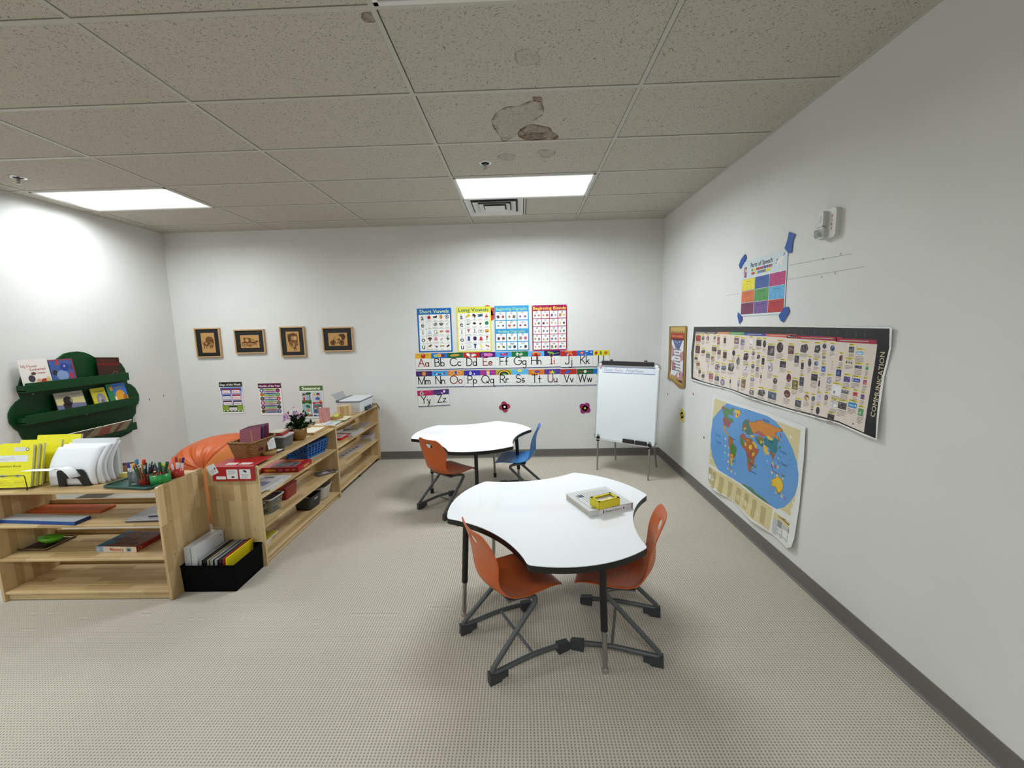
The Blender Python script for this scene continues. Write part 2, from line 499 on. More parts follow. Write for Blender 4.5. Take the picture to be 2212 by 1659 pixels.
for i in range(len(GX) - 1):
    for j in range(len(GY) - 1):
        x0, x1, y0, y1 = GX[i], GX[i + 1], GY[j], GY[j + 1]
        k = is_slot(x0, y0)
        if k == 'light': continue
        if k == 'vent': x0 = x0 + T + 0.012
        rd = random.Random(i * 31 + j)
        gx = 0.0035 + rd.random() * 0.003; gy = 0.0035 + rd.random() * 0.004
        b.add([(x0 + BAR + gx, y0 + BAR + gy * 0.3, H), (x1 - BAR - 0.002, y0 + BAR + gy * 0.3, H), (x1 - BAR - 0.002, y1 - BAR - gy, H), (x0 + BAR + gx, y1 - BAR - gy, H)], [(0, 3, 2, 1)])
b.mi = 1
for x in GX:
    if x in (XL, XR): x = x + BAR if x == XL else x - BAR
    b.box(x - BAR, YF, H - 0.003, x + BAR, YB, H + 0.012)
for y in GY:
    if y in (YF, YB): y = y + BAR if y == YF else y - BAR
    b.box(XL, y - BAR, H - 0.0025, XR, y + BAR, H + 0.012)
b.box(T, VENT[1], H - 0.002, T + 0.02, VENT[1] + T, H + 0.012)
b.mi = 2
b.add([(XL, YF, H + 0.03), (XR, YF, H + 0.03), (XR, YB, H + 0.03), (XL, YB, H + 0.03)], [(0, 3, 2, 1)])
TBAR = mat('t_bar', 'b9b6ae', 0.5)
ceiling = b.build('ceiling', [tile_mat(), TBAR, mat('plenum', '1c1b1a', 0.9)], kind='structure')

# water stains soaked into the tiles
STAIN = stain_mat()
def blob(pts, seed, strength=0.75, fill=0.16):
    P = [Vector(p) for p in pts]; n = len(P); out = []
    rd = random.Random(seed)
    for i in range(n):
        p0, p1, p2, p3 = P[i - 1], P[i], P[(i + 1) % n], P[(i + 2) % n]
        for k in range(5):
            t = k / 5
            q = 0.5 * ((2 * p1) + (p2 - p0) * t + (2 * p0 - 5 * p1 + 4 * p2 - p3) * t * t + (3 * p1 - p0 - 3 * p2 + p3) * t ** 3)
            out.append(q + Vector((rd.uniform(-1, 1), rd.uniform(-1, 1))) * 0.003)
    c = sum(out, Vector((0, 0))) / len(out)
    s = MB(); m = len(out)
    z = H - 0.0008
    for w0, w1, v in ((0.0, 0.035, strength), (0.035, 0.12, fill * 1.5)):
        for i in range(m):
            a, d = out[i], out[(i + 1) % m]
            f = lambda p, w: p + (c - p) * w
            ww = 1.0 + 0.8 * math.sin(i * 0.7 + seed)
            q = [f(a, w0), f(d, w0), f(d, w1 * ww), f(a, w1 * ww)]
            if w0 > 0: q = [f(a, w0 * ww), f(d, w0 * ww), f(d, w1 * ww), f(a, w1 * ww)]
            s.add([(p.x, p.y, z) for p in q], [(0, 3, 2, 1)], (v, v, v))
    s.add([(p.x, p.y, z + 0.0003) for p in out], [tuple(range(m - 1, -1, -1))], (fill, fill, fill))
    return s
ST = [
    ([(.407, -2.452), (.443, -2.537), (.504, -2.595), (.569, -2.597), (.636, -2.645), (.697, -2.635), (.718, -2.56), (.714, -2.489), (.671, -2.433), (.60, -2.33), (.55, -2.24), (.47, -2.15), (.438, -2.253), (.41, -2.36)], 1, 0.7, 0.12),
    ([(.57, -2.30), (.645, -2.38), (.725, -2.35), (.766, -2.331), (.786, -2.279), (.838, -2.196), (.795, -2.153), (.70, -2.145), (.62, -2.16), (.57, -2.22)], 2, 0.9, 0.45),
    ([(.60, -2.24), (.68, -2.27), (.76, -2.24), (.74, -2.17), (.64, -2.16)], 3, 0.9, 0.5),
    ([(.649, -2.685), (.698, -2.68), (.705, -2.63), (.66, -2.64)], 4, 0.9, 0.7),
    ([(.703, -1.992), (.76, -2.0), (.82, -1.975), (.834, -1.93), (.80, -1.872), (.74, -1.875)], 5, 0.6, 0.12),
    ([(.41, -1.918), (.458, -1.958), (.527, -1.942), (.542, -1.896), (.505, -1.83), (.431, -1.86)], 6, 0.35, 0.12),
    ([(-.049, -3.334), (-.005, -3.332), (-.018, -3.282), (-.061, -3.293)], 7, 0.8, 0.5),
    ([(.563, -3.07), (.659, -3.064), (.673, -2.98), (.573, -2.968)], 8, 0.4, 0.08)]
for pts, sd, st, fl in ST:
    o = blob(pts, sd, st, fl).build('water_stain', STAIN, ceiling)
    o['label'] = 'brown ringed water stain'

# ------------------------------------------------------------------ troffers
LAMP_OUT = {(0, 'on'): 1.12, (-1, 'on'): 0.62, (0, 'dim'): 1.05, (-1, 'dim'): 0.75}     # older tubes give less
WHITE_METAL = mat('white_enamel', 'd9d9d6', 0.4)
LENS = lens_mat()
LENS_OFF = mat('unlit_lens', '8e9290', 0.35)
LENS_DIM = mat('lit_lens_plain', 'cccccc', 0.5)
LENS_DIM.node_tree.nodes['Principled BSDF'].inputs['Emission Color'].default_value = LAMP_COL
LENS_DIM.node_tree.nodes['Principled BSDF'].inputs['Emission Strength'].default_value = 1.2
for (lx, ly), st in LIGHTS.items():
    cx, cy = lx + T, ly + T / 2
    lab = {(0.0, 'on'): 'lit fluorescent ceiling troffer above the alphabet charts, air vent behind it',
           (0.0, 'off'): 'unlit ceiling troffer at the top edge of the view'}.get((lx, st))
    if st == 'on' and lx < -1: lab = 'lit fluorescent ceiling troffer near the left wall over the green shelf'
    if st == 'dim': lab = 'lit ceiling troffer in the part of the room behind the camera'
    t = thing('ceiling_light', lab, 'ceiling light', (cx, cy, H - 0.004), group='recessed troffers')
    f = MB(); w, d = T - BAR, T / 2 - BAR
    for (x0, y0, x1, y1) in ((-w, -d, w, -d + .022), (-w, d - .022, w, d), (-w, -d, -w + .022, d), (w - .022, -d, w, d)):
        f.box(x0, y0, -0.004, x1, y1, 0.03)
    f.build('frame', WHITE_METAL, t, bevel=0.002)
    f = MB(); f.box(-w + .02, -d + .02, 0.003, w - .02, d - .02, 0.008)
    f.build('diffuser', {'on': LENS, 'off': LENS_OFF, 'dim': LENS_DIM}[st], t)
    if st != 'off':
        for dy in (-.135, .135):
            la = bpy.data.lights.new('fluorescent_tube', 'AREA'); la.shape = 'RECTANGLE'; la.size = 1.12; la.size_y = .10
            la.energy = TUBE_W * LAMP_OUT[(0 if lx > -1 else -1, st)]; la.color = LAMP_COL[:3]; la.spread = R(SPREAD)
            lo = bpy.data.objects.new('fluorescent_tube', la); COL.objects.link(lo); lo.parent = t; lo.location = (0, dy, 0.0015)
# ------------------------------------------------------------------ supply air diffuser
t = thing('ceiling_vent', 'white square louvred air vent in the ceiling behind the lit troffer', 'vent', (T / 2 + 0.006, VENT[1] + T / 2, H))
f = MB(); w = T / 2 - 0.012
f.add([(-w, -w, .028), (w, -w, .028), (w, w, .028), (-w, w, .028)], [(0, 3, 2, 1)]); f.build('backing', mat('vent_dark', '3a3a39', 0.8), t)
for k, (a, c, z0, z1) in enumerate(((w, w - .055, 0.0, 0.022), (w - .075, w - .125, -0.004, 0.02), (w - .135, w - .175, -0.007, 0.016), (w - .19, 0.0, -0.009, -0.009))):
    f = MB()
    q = [(-a, -a), (a, -a), (a, a), (-a, a)]; r_ = [(-c, -c), (c, -c), (c, c), (-c, c)]
    if c > 0:
        f.add([(x, y, z0) for x, y in q] + [(x, y, z1) for x, y in r_], [(i, i + 4, (i + 1) % 4 + 4, (i + 1) % 4) for i in range(4)])
    else:
        f.add([(x, y, z0) for x, y in q], [(0, 3, 2, 1)])
    o = f.build('louvre' if k else 'frame', WHITE_METAL, t, solid=0.002)
# ------------------------------------------------------------------ sprinklers
CHROME = mat('chrome', 'c8c8c8', 0.15, 1.0)
STEEL = mat('brushed_steel', 'a8a8a6', 0.32, 1.0)
DARK = mat('black_void', '0c0c0c', 0.9)
for (x, y, lab) in ((0.309, -1.802, 'chrome fire sprinkler head between the water stain and the middle troffer'), (-3.348, -1.832, 'chrome fire sprinkler head in the ceiling near the left wall')):
    t = thing('fire_sprinkler', lab, 'sprinkler', (x, y, H), group='sprinkler heads')
    f = MB(); f.lathe([(0.052, 0.0), (0.05, -0.005), (0.034, -0.007), (0.03, 0.004)], 28, caps=False); f.build('escutcheon', CHROME, t)
    f = MB(); f.lathe([(0.031, -0.004), (0.0, -0.004)], 20, caps=False); f.build('recess', DARK, t)
    f = MB()
    f.cyl((0, 0, 0.0), (0, 0, -0.03), 0.007); f.tube([(-.012, 0, -.014), (-.015, 0, -.03), (-.004, 0, -.046)], .002, 6); f.tube([(.012, 0, -.014), (.015, 0, -.03), (.004, 0, -.046)], .002, 6)
    f.cyl((0, 0, -.03), (0, 0, -.046), .003)
    f.build('head', STEEL, t)
    f = MB(); f.lathe([(0.0, -.046), (0.017, -.048), (0.017, -.05), (0.0, -.051)], 16); f.build('deflector', STEEL, t)
MAP_OUT=[(-1,830),(373,831),(842,835),(1239,828),(1246,626),(1233,345),(1219,105),(1207,34),(1146,-7),(993,4),(745,-10),(365,7),(131,-12),(0,-1),(-5,415)]
MAP=[
('cfc394',1,[(36,802),(1201,797),(1180,208),(1113,217),(-2,187)]),
('cfc394',1,[(1,154),(349,181),(586,183),(969,186),(951,16),(744,6),(365,11),(90,10),(4,23)]),
('cfc394',1,[(988,173),(1193,170),(1189,117),(981,126)]),
('b9bbb9',1,[(981,126),(1189,117),(1183,31),(978,15)]),
('5b95cf',2,[(285,800),(557,805),(845,809),(938,795),(1018,759),(1085,709),(1139,658),(1184,594),(1208,517),(1208,452),(1187,378),(1144,313),(1079,243),(1008,199),(904,194),(726,195),(547,201),(348,190),(180,185),(110,224),(57,272),(15,364),(10,466),(28,610),(125,698),(210,764)]),
('8a5a52',3,[(182,750),(221,764),(235,749),(219,731),(193,730)]),
('4f8552',3,[(219,733),(240,748),(290,760),(325,749),(364,772),(411,779),(374,748),(388,720),(369,712),(340,716),(304,705),(310,685),(355,688),(387,687),(393,671),(366,653),(334,649),(281,672),(229,676),(212,710)]),
('925252',3,[(229,675),(281,670),(324,660),(358,651),(335,633),(329,610),(288,598),(261,607),(227,599),(208,625),(209,652)]),
('e0b33c',3,[(400,764),(435,775),(488,775),(497,763),(484,732),(437,706),(421,715),(425,749)]),
('b5903a',3,[(218,595),(262,603),(265,569),(297,546),(324,525),(312,516),(267,539),(231,556)]),
('a5602f',3,[(325,517),(353,527),(387,514),(406,482),(447,468),(458,455),(446,397),(416,371),(403,341),(385,318),(380,282),(402,266),(381,269),(361,305),(352,355),(356,407),(327,446),(319,483)]),
('4a7f40',4,[(359,464),(398,488),(447,468),(457,450),(442,392),(416,379),(389,401),(368,407),(353,437)]),
('d9b040',4,[(366,385),(398,395),(409,364),(385,318),(379,286),(363,328)]),
('a0592f',3,[(518,574),(552,603),(585,604),(593,586),(632,589),(676,593),(688,569),(728,539),(763,541),(739,496),(718,470),(713,415),(691,396),(684,362),(658,349),(637,385),(625,441),(602,490),(551,503),(523,523)]),
('4c7d48',4,[(522,567),(551,571),(576,546),(564,514),(526,524)]),
('a05a4c',4,[(529,577),(556,598),(578,594),(589,557),(559,573)]),
('c27a35',4,[(594,583),(632,587),(638,563),(610,559)]),
('d6b23a',4,[(643,545),(680,555),(686,526),(657,510),(638,520)]),
('d6b23a',4,[(583,548),(607,551),(607,523),(585,524)]),
('905050',4,[(625,477),(666,485),(675,457),(649,441),(627,454)]),
('47785c',4,[(632,443),(656,443),(672,417),(639,406)]),
('cda53a',4,[(692,501),(724,507),(708,475),(688,473)]),
('4d8a50',3,[(736,419),(752,428),(751,397),(732,390)]),
('d2b13c',4,[(678,578),(704,585),(752,557),(728,542),(700,557)]),
('3f7468',3,[(543,697),(580,725),(622,727),(626,685),(648,675),(691,647),(652,629),(612,619),(567,635),(539,624),(537,648)]),
('b9a03c',4,[(548,650),(579,666),(600,663),(567,635)]),
('d2b13c',4,[(646,622),(693,632),(697,618),(654,610)]),
('c87f2c',3,[(602,726),(643,718),(712,737),(723,748),(773,761),(823,753),(886,758),(942,752),(985,759),(1014,754),(1007,737),(950,723),(947,698),(977,696),(988,678),(975,662),(949,679),(904,677),(831,664),(798,675),(741,681),(692,645),(667,655),(629,698)]),
('a8605c',4,[(697,649),(741,679),(798,675),(824,662),(801,643),(744,651)]),
('d9b83a',5,[(842,667),(878,673),(925,667),(907,649),(865,650)]),
('2f7480',4,[(812,636),(837,659),(865,647),(907,647),(928,667),(928,686),(979,675),(973,633),(977,600),(959,573),(914,572),(881,591),(838,594),(815,611)]),
('7d7035',4,[(727,640),(801,643),(813,633),(783,595),(760,602)]),
('2f6e70',3,[(711,633),(759,612),(815,604),(807,576),(762,583),(719,604)]),
('d2b13c',4,[(811,590),(838,598),(871,581),(863,560),(850,523),(835,538),(819,566)]),
('c9a93a',5,[(770,612),(797,619),(799,600),(778,590)]),
('91603c',3,[(887,580),(914,569),(955,565),(942,546),(940,519),(929,522),(912,542),(889,561)]),
('84485c',3,[(911,497),(930,485),(941,456),(925,460)]),
('a05a5c',3,[(953,486),(972,499),(978,482),(960,469)]),
('5c4a80',3,[(936,451),(1007,445),(1002,437),(937,445)]),
('8c5a44',3,[(1024,461),(1053,456),(1045,443)]),
('3c6e50',3,[(1053,456),(1073,447),(1045,443)]),
('3f7f58',3,[(984,621),(1006,643),(1017,633),(995,615)]),
('a03a40',3,[(993,725),(1003,724),(1018,698),(1005,700)]),
('50507c',3,[(978,538),(988,535),(1000,508),(990,511)]),
('a5843a',3,[(932,385),(961,400),(983,418),(1016,429),(1037,424),(1054,408),(1063,383),(1058,351),(1022,314),(998,316),(978,342),(931,331)]),
('dcb62c',4,[(939,382),(961,394),(986,414),(1011,422),(1029,417),(1046,404),(1055,380),(1049,353),(1021,321),(1006,325),(986,351),(942,343)]),
('44784a',3,[(553,200),(606,216),(723,228),(752,216),(847,214),(938,199),(855,194),(754,196),(652,205)]),
('a04050',3,[(1054,279),(1096,308),(1073,313),(1085,300)]),
('b0a373',2,[(-5,153),(64,157),(72,4),(1,23)]),
('b0a373',2,[(77,136),(142,147),(140,-4),(84,-6)]),
('b0a373',2,[(202,142),(282,148),(272,1),(204,7)]),
('b0a373',2,[(351,150),(425,155),(394,19),(350,10)]),
('b0a373',2,[(488,153),(564,157),(537,17),(463,16)]),
('b0a373',2,[(611,156),(678,164),(654,26),(597,22)]),
('b0a373',2,[(729,157),(785,160),(771,14),(721,23)]),
('b0a373',2,[(840,151),(898,154),(891,23),(838,29)]),
('6b5a35',2,[(1026,158),(1040,163),(1159,156),(1150,146)]),
('6b5a35',2,[(1071,168),(1112,170),(1110,163),(1071,163)]),
('8f9092',2,[(1028,137),(1074,133),(1068,84),(1027,87)]),
('8f9092',2,[(1028,72),(1069,70),(1064,64),(1026,65)]),
('8f9092',2,[(1108,68),(1163,64),(1161,59),(1106,63)]),
('8f9092',2,[(1135,126),(1178,126),(1167,80),(1134,85)])]
COMM_OUT=[(1,573),(872,568),(1500,560),(2242,548),(2242,458),(2216,318),(2217,245),(2224,12),(2150,14),(1981,34),(1786,27),(1554,19),(1347,23),(1106,28),(820,38),(552,33),(294,33),(-3,34),(-50,298)]
COMM_BLK=[(17,565),(872,562),(1500,555),(2229,543),(2232,458),(2204,317),(2203,242),(2217,18),(2149,24),(1980,41),(1785,36),(1553,29),(1346,32),(1105,37),(819,47),(552,44),(293,45),(12,46),(-31,299)]
COMM_CRM=[(59,500),(671,506),(1225,497),(2164,469),(2150,298),(2148,30),(1979,49),(1784,46),(1552,37),(1345,41),(1104,49),(819,56),(551,54),(293,54),(58,67),(32,302)]
COMM_STRIP=[('77777b',[(62,518),(279,517),(281,502),(60,501)]),('3c3f44',[(279,517),(512,518),(513,502),(281,502)]),('c87848',[(512,518),(729,519),(731,498),(513,502)]),('4c9458',[(729,519),(957,518),(959,495),(731,498)]),('2c3f96',[(959,515),(1240,510),(1242,491),(961,495)]),('c8584a',[(1240,510),(1562,507),(1564,485),(1242,491)]),('c8584a',[(1472,503),(1575,501),(1577,482),(1474,483)]),('9c1f38',[(1570,503),(1938,497),(1940,475),(1572,482)]),('9c1f38',[(1892,493),(2161,489),(2161,468),(1895,472)])]
COMM=[(67,424,183,484,(160,60,40)),(200,438,268,479,(110,105,110)),(301,437,365,480,(120,105,100)),(442,448,495,482,(140,130,125)),(519,409,565,475,(150,90,85)),(635,423,678,470,(60,60,70)),(810,424,885,474,(130,105,110)),(910,416,967,464,(120,120,140)),(72,310,175,384,(80,35,35)),(207,314,295,352,(90,65,60)),(311,278,395,320,(120,115,110)),(424,344,514,385,(90,75,65)),(531,323,595,364,(120,100,95)),(635,297,699,352,(85,65,60)),(788,326,837,374,(60,60,70)),(60,244,138,270,(75,65,65)),(111,187,195,221,(145,105,85)),(420,261,484,301,(150,120,100)),(502,184,592,243,(120,105,110)),(614,193,706,239,(85,90,105)),(731,196,835,271,(95,90,90)),(861,256,914,324,(90,90,90)),(179,120,227,155,(70,60,65)),(252,84,323,126,(105,100,100)),(360,168,388,220,(170,170,190)),(399,93,480,146,(150,95,95)),(511,92,587,133,(85,85,90)),(611,61,690,121,(140,120,140)),(771,95,796,134,(40,40,40)),(904,86,942,147,(120,120,135)),(1034,419,1085,473,(215,210,210)),(1128,420,1192,466,(45,40,42)),(1211,412,1250,465,(60,58,58)),(1273,360,1350,429,(80,72,75)),(1373,385,1443,456,(55,40,40)),(1495,383,1552,437,(95,60,55)),(963,302,1037,363,(60,40,45)),(1076,347,1119,380,(120,100,100)),(1144,326,1189,360,(80,75,85)),(1211,291,1244,338,(55,35,35)),(965,214,1053,264,(205,195,200)),(1082,250,1125,287,(85,80,85)),(1143,234,1191,271,(120,110,115)),(1290,245,1347,317,(165,160,170)),(1419,291,1482,332,(50,50,55)),(961,92,1025,159,(115,90,60)),(1084,156,1141,187,(130,125,140)),(1209,192,1227,216,(55,55,65)),(1359,171,1406,215,(95,85,75)),(1496,202,1543,258,(95,35,50)),(1090,57,1150,94,(110,110,115)),(1198,66,1289,116,(75,70,70)),(1318,64,1407,115,(90,100,115)),(1483,101,1546,151,(85,40,40)),(1562,332,1605,378,(70,70,80)),(1610,397,1683,453,(85,80,80)),(1687,318,1717,368,(75,75,80)),(1733,402,1784,452,(70,70,72)),(1797,430,1828,460,(60,60,90)),(1857,419,1891,453,(70,85,120)),(1800,373,1831,391,(120,120,125)),(1739,329,1776,357,(90,115,150)),(1628,298,1652,338,(45,40,42)),(1802,300,1835,333,(80,110,165)),(1877,343,1886,350,(150,120,130)),(1725,240,1778,280,(50,50,52)),(1788,210,1803,251,(25,25,28)),(1852,238,1891,278,(150,150,165)),(1556,164,1613,224,(120,105,55)),(1623,195,1664,250,(75,78,90)),(1916,287,1953,324,(45,65,110)),(1901,184,1963,237,(225,225,230)),(1678,111,1724,151,(165,145,105)),(1743,118,1776,151,(90,90,100)),(1788,131,1821,170,(190,190,215)),(1848,141,1878,177,(110,105,110)),(1598,60,1654,103,(80,80,85)),(1791,50,1823,96,(55,55,65)),(1747,65,1769,75,(60,60,60)),(1901,111,1951,151,(185,190,195)),(1990,420,2024,451,(70,80,90)),(2036,410,2087,430,(90,150,205),'skype'),(1928,370,1955,403,(110,60,60)),(1974,358,2023,379,(200,190,180),'icq'),(2038,341,2083,357,(90,90,110)),(2106,340,2123,357,(60,150,90)),(1974,264,2016,293,(75,65,125)),(2029,271,2081,290,(55,75,150),'facebook'),(2101,266,2123,289,(165,90,110)),(1968,201,2019,221,(110,110,115)),(2048,199,2077,220,(185,65,70)),(2099,191,2121,216,(95,70,125)),(1957,117,2017,153,(75,70,75)),(2027,137,2083,164,(50,130,185),'twitter'),(2096,107,2130,144,(90,140,95)),(1891,42,1942,75,(60,50,50))]
COMM_TICK=[(91,550),(136,550),(175,550),(214,550),(252,550),(297,550),(385,549),(495,549),(588,549),(679,549),(776,548),(834,548),(899,548),(966,535),(1026,535),(1080,535),(1139,535),(1202,535),(1253,535),(1300,535),(1351,535),(1418,535),(1488,535),(1551,535),(1550,524),(1614,525),(1673,525),(1727,525),(1783,525),(1838,526),(1899,526),(1965,514),(2030,515),(2088,516)]
TREE=[(-1809,1026),(-1785,1069),(-1745,1110),(-1705,1136),(-1714,1180),(-1704,1249),(-1678,1321),(-1645,1360),(-1574,1408),(-1475,1428),(-1380,1455),(-1310,1503),(-1254,1514),(-1192,1517),(-1131,1505),(-1087,1484),(-1014,1434),(-984,1432),(-910,1415),(-814,1395),(-770,1365),(-738,1301),(-731,1253),(-733,1144),(-693,1125),(-648,1078),(-616,996),(-622,933),(-674,865),(-684,796),(-727,756),(-736,702),(-758,603),(-855,579),(-973,569),(-950,530),(-1100,500),(-1250,530),(-1400,500),(-1550,540),(-1660,600),(-1700,680),(-1717,754),(-1744,784),(-1756,825),(-1761,851),(-1790,888),(-1813,937),(-1814,990)]
# ------------------------------------------------------------------ trefoil tables
BLACK_EDGE = mat('black_edge_band', '101010', 0.35)
BLACK_TUBE = mat('black_powder_coat', '0e0e0e', 0.4)
TABLETOP = mat('white_laminate', 'f4f6fb', 0.07, spec=0.5)
GREY_TUBE = mat('grey_powder_coat', '4b4f50', 0.42, bump=0.15, bscale=500)
GREY_FOOT = mat('grey_foot_plastic', '35383a', 0.55)
def trefoil(rad, n=14):
    pts = []
    s = rad / 0.61
    def bite(mid):
        D, r = 1.172 * s, 0.727 * s
        cx, cy = D * math.cos(R(mid)), D * math.sin(R(mid))
        h = 0.309 * s; xa = 0.514 * s
        a = math.atan2(h, D - xa)
        o = []
        for i in range(n + 1):
            g = R(mid + 180) + a - 2 * a * i / n
            o.append((cx + r * math.cos(g), cy + r * math.sin(g)))
        return o
    raw = []
    for k in range(3):
        m = 120 * k
        arc = [(rad * math.cos(R(m - 28.5 + 57 * i / n)), rad * math.sin(R(m - 28.5 + 57 * i / n))) for i in range(n + 1)]
        raw += arc
        bt = bite(m + 60)
        raw += bt[1:-1]
    # soften the corners
    P = [Vector(p) for p in raw]
    out = []
    m = len(P)
    for i in range(m):
        a, b2, c = P[i - 1], P[i], P[(i + 1) % m]
        d1 = (a - b2).normalized(); d2 = (c - b2).normalized()
        if d1.dot(d2) > -0.93:
            k1 = min(0.02, (a - b2).length * .6); k2 = min(0.02, (c - b2).length * .6)
            q0 = b2 + d1 * k1; q1 = b2 + d2 * k2
            for j in range(5):
                t_ = j / 4; out.append(tuple(q0 * (1 - t_) ** 2 + b2 * 2 * t_ * (1 - t_) + q1 * t_ ** 2))
        else: out.append(tuple(b2))
    return out
HT = 0.60
def table(loc, phase, legs, lab, glide):
    t = thing('activity_table', lab, 'table', loc, 0, 'trefoil classroom tables')
    rot = Matrix.Rotation(R(phase), 4, 'Z')
    out = trefoil(0.61)
    f = MB(); f.M = rot; f.prism(out, HT - 0.003, HT); f.build('tabletop', TABLETOP, t)
    f = MB(); f.M = rot
    f.prism([(x * 1.003, y * 1.003) for x, y in out], HT - 0.032, HT - 0.0032, sm=True)
    f.build('edge_band', BLACK_EDGE, t, bevel=0.004)
    for (fx, fy, zt) in legs:
        c = Vector((fx, fy)); tp = c * 0.94
        d = Vector((tp.x - c.x, tp.y - c.y, HT - 0.03))
        P = lambda z: (c.x + d.x * z / d.z, c.y + d.y * z / d.z, z)
        f = MB(); f.cyl(P(zt), P(HT - .03), 0.017, 18)
        f.box(tp.x - .045, tp.y - .045, HT - .036, tp.x + .045, tp.y + .045, HT - .031)
        lg = f.build('leg', BLACK_TUBE, t, bevel=0.001)
        f = MB(); f.cyl(P(0.022), P(zt + .02), 0.0125, 16); f.build('leg_insert', STEEL, lg)
        f = MB()
        if glide == 'metal': f.lathe([(0.015, 0.0), (0.017, 0.004), (0.0165, 0.014), (0.0135, 0.024)], 16, c=(c.x, c.y, 0)); f.build('glide', CHROME, lg)
        else: f.lathe([(0.016, 0.0), (0.017, 0.004), (0.0175, 0.045), (0.0155, 0.05)], 16, c=(c.x, c.y, 0)); f.build('glide', BLACK_TUBE, lg)
    return t
def pol(r, a): return (r * math.cos(R(a)), r * math.sin(R(a)))
table((0.726, -2.862, 0), 43.5, [pol(.54, 192) + (.21,), pol(.50, 141) + (.33,), pol(.549, -68.3) + (.21,), pol(.52, 45) + (.21,)], 'white three-lobed table with black edge nearest the camera, book and yellow box on it', 'metal')
table((0.058, -1.118, 0), 44, [pol(.44, 184) + (.21,), pol(.44, 66.5) + (.36,), pol(.46, 8) + (.21,), pol(.50, -81) + (.21,)], 'empty white three-lobed table with black edge near the back wall charts', 'cap')

# ------------------------------------------------------------------ shell chairs on grey Z-frames
ORANGE = mat('orange_polypropylene', 'bf5c28', 0.38, spec=0.45, bump=0.12, bscale=900)
BLUE = mat('blue_polypropylene', '2e74b4', 0.38, spec=0.45, bump=0.12, bscale=900)
def shell_mesh():
    prof = [(.215, .335), (.208, .352), (.185, .364), (.13, .368), (.06, .362), (-.01, .356), (-.07, .356), (-.115, .366), (-.142, .392), (-.156, .432), (-.158, .48), (-.156, .53), (-.160, .575), (-.171, .615), (-.187, .655), (-.202, .686), (-.209, .700)]
    hw = [.150, .168, .176, .182, .186, .188, .184, .172, .152, .138, .146, .168, .178, .176, .164, .138, .105]
    edge = [0, .002, .006, .010, .014, .020, .026, .030, .030, .026, .020, .014, .008, .006, .006, .004, .002]
    lat = [-1, -.8, -.56, -.22, 0, .22, .56, .8, 1]
    m = len(prof)
    f = MB(); f.sm = True
    pts = []
    for i, (x, z) in enumerate(prof):
        i0, i1 = max(0, i - 1), min(m - 1, i + 1)
        tx, tz = prof[i1][0] - prof[i0][0], prof[i1][1] - prof[i0][1]
        l = math.hypot(tx, tz); nx, nz = tz / l, -tx / l     # towards the sitter
        if nz < 0 and i < 8: nx, nz = -nx, -nz
        if i >= 8 and nx < 0: nx, nz = -nx, -nz
        for j in lat:
            e = edge[i] * j * j
            back = 0.018 * (1 - j * j) if i >= 9 else 0
            pts.append((x + nx * e - (back if i >= 9 else 0), hw[i] * j, z + nz * e))
    n = len(lat)
    fs = []
    for i in range(m - 1):
        for j in range(n - 1):
            if i == 13 and j in (3, 4): continue        # hand hole
            fs.append((i * n + j, i * n + j + 1, (i + 1) * n + j + 1, (i + 1) * n + j))
    f.add(pts, fs, None, None, True)
    return f
def make_chair(m, lab):
    t = thing('shell_chair', lab, 'chair', (0, 0, 0), 0, 'moulded shell chairs at the trefoil tables')
    o = shell_mesh().build('shell', m, t)
    md = o.modifiers.new('s', 'SOLIDIFY'); md.thickness = 0.009; md.offset = -1
    md = o.modifiers.new('b', 'SUBSURF'); md.levels = 2; md.render_levels = 2
    for s in (-1, 1):
        y = s * 0.165; yt = s * 0.13
        path = [(-.06, yt, .345), (.00, yt, .340), (.052, s * .15, .315), (-.205, s * .182, .045), (-.15, s * .182, .022), (.0, s * .182, .04), (.20, s * .182, .026)]
        pth = fillet([Vector(path[0]), Vector(path[1]), Vector(path[2])], .03) 
        full = fillet([Vector(p) for p in [path[0], path[1], (.070, s * .150, .322), (-.226, s * .182, .046), (-.06, s * .182, .052), (.03, s * .182, .054), (.21, s * .182, .034)]], .05, 6)
        f = MB(); f.tube(full, 0.0125, 12); f.build('leg', GREY_TUBE, t)
        f = MB(); f.M = Matrix.Translation((0, s * .182, 0))
        f.prism([(-.224, 0.0), (-.165, 0.0), (-.160, .012), (-.130, .016), (-.128, .044), (-.19, .048), (-.222, .060)], -.0150, .0150, M=f.M @ Matrix.Rotation(PI / 2, 4, 'X'))
        f.build('heel_pad', GREY_FOOT, t, bevel=0.004)
        f = MB(); f.M = Matrix.Translation((0, s * .182, 0))
        f.prism([(.158, 0.0), (.218, 0.0), (.228, .008), (.228, .038), (.222, .046), (.158, .056)], -.0160, .0160, M=f.M @ Matrix.Rotation(PI / 2, 4, 'X'))
        f.build('toe_pad', GREY_FOOT, t, bevel=0.004)
    f = MB(); f.cyl((.02, -.182, .054), (.02, .182, .054), .007, 10); f.build('crossbar', GREY_TUBE, t)
    f = MB(); f.box(-.09, -.14, .335, .03, .14, .347); f.build('seat_bracket', GREY_TUBE, t, bevel=0.004)
    return t
ch = make_chair(ORANGE, 'orange shell chair in the foreground, left of the near table, its back to the camera')
def place(o, x, y, a): o.location = (x, y, 0); o.rotation_euler = (0, 0, R(a))
place(ch, .483, -3.173, 29.6)
c2 = copy_tree(ch); place(c2, 1.05, -3.103, 164); c2['label'] = 'orange shell chair at the right side of the near table, facing left'
c3 = copy_tree(ch); place(c3, -.145, -1.485, 50.6); c3['label'] = 'orange shell chair tucked at the far table, seen from behind left'
c4 = make_chair(BLUE, 'blue shell chair, the only blue one, at the right side of the far table'); place(c4, .50, -1.17, 172)

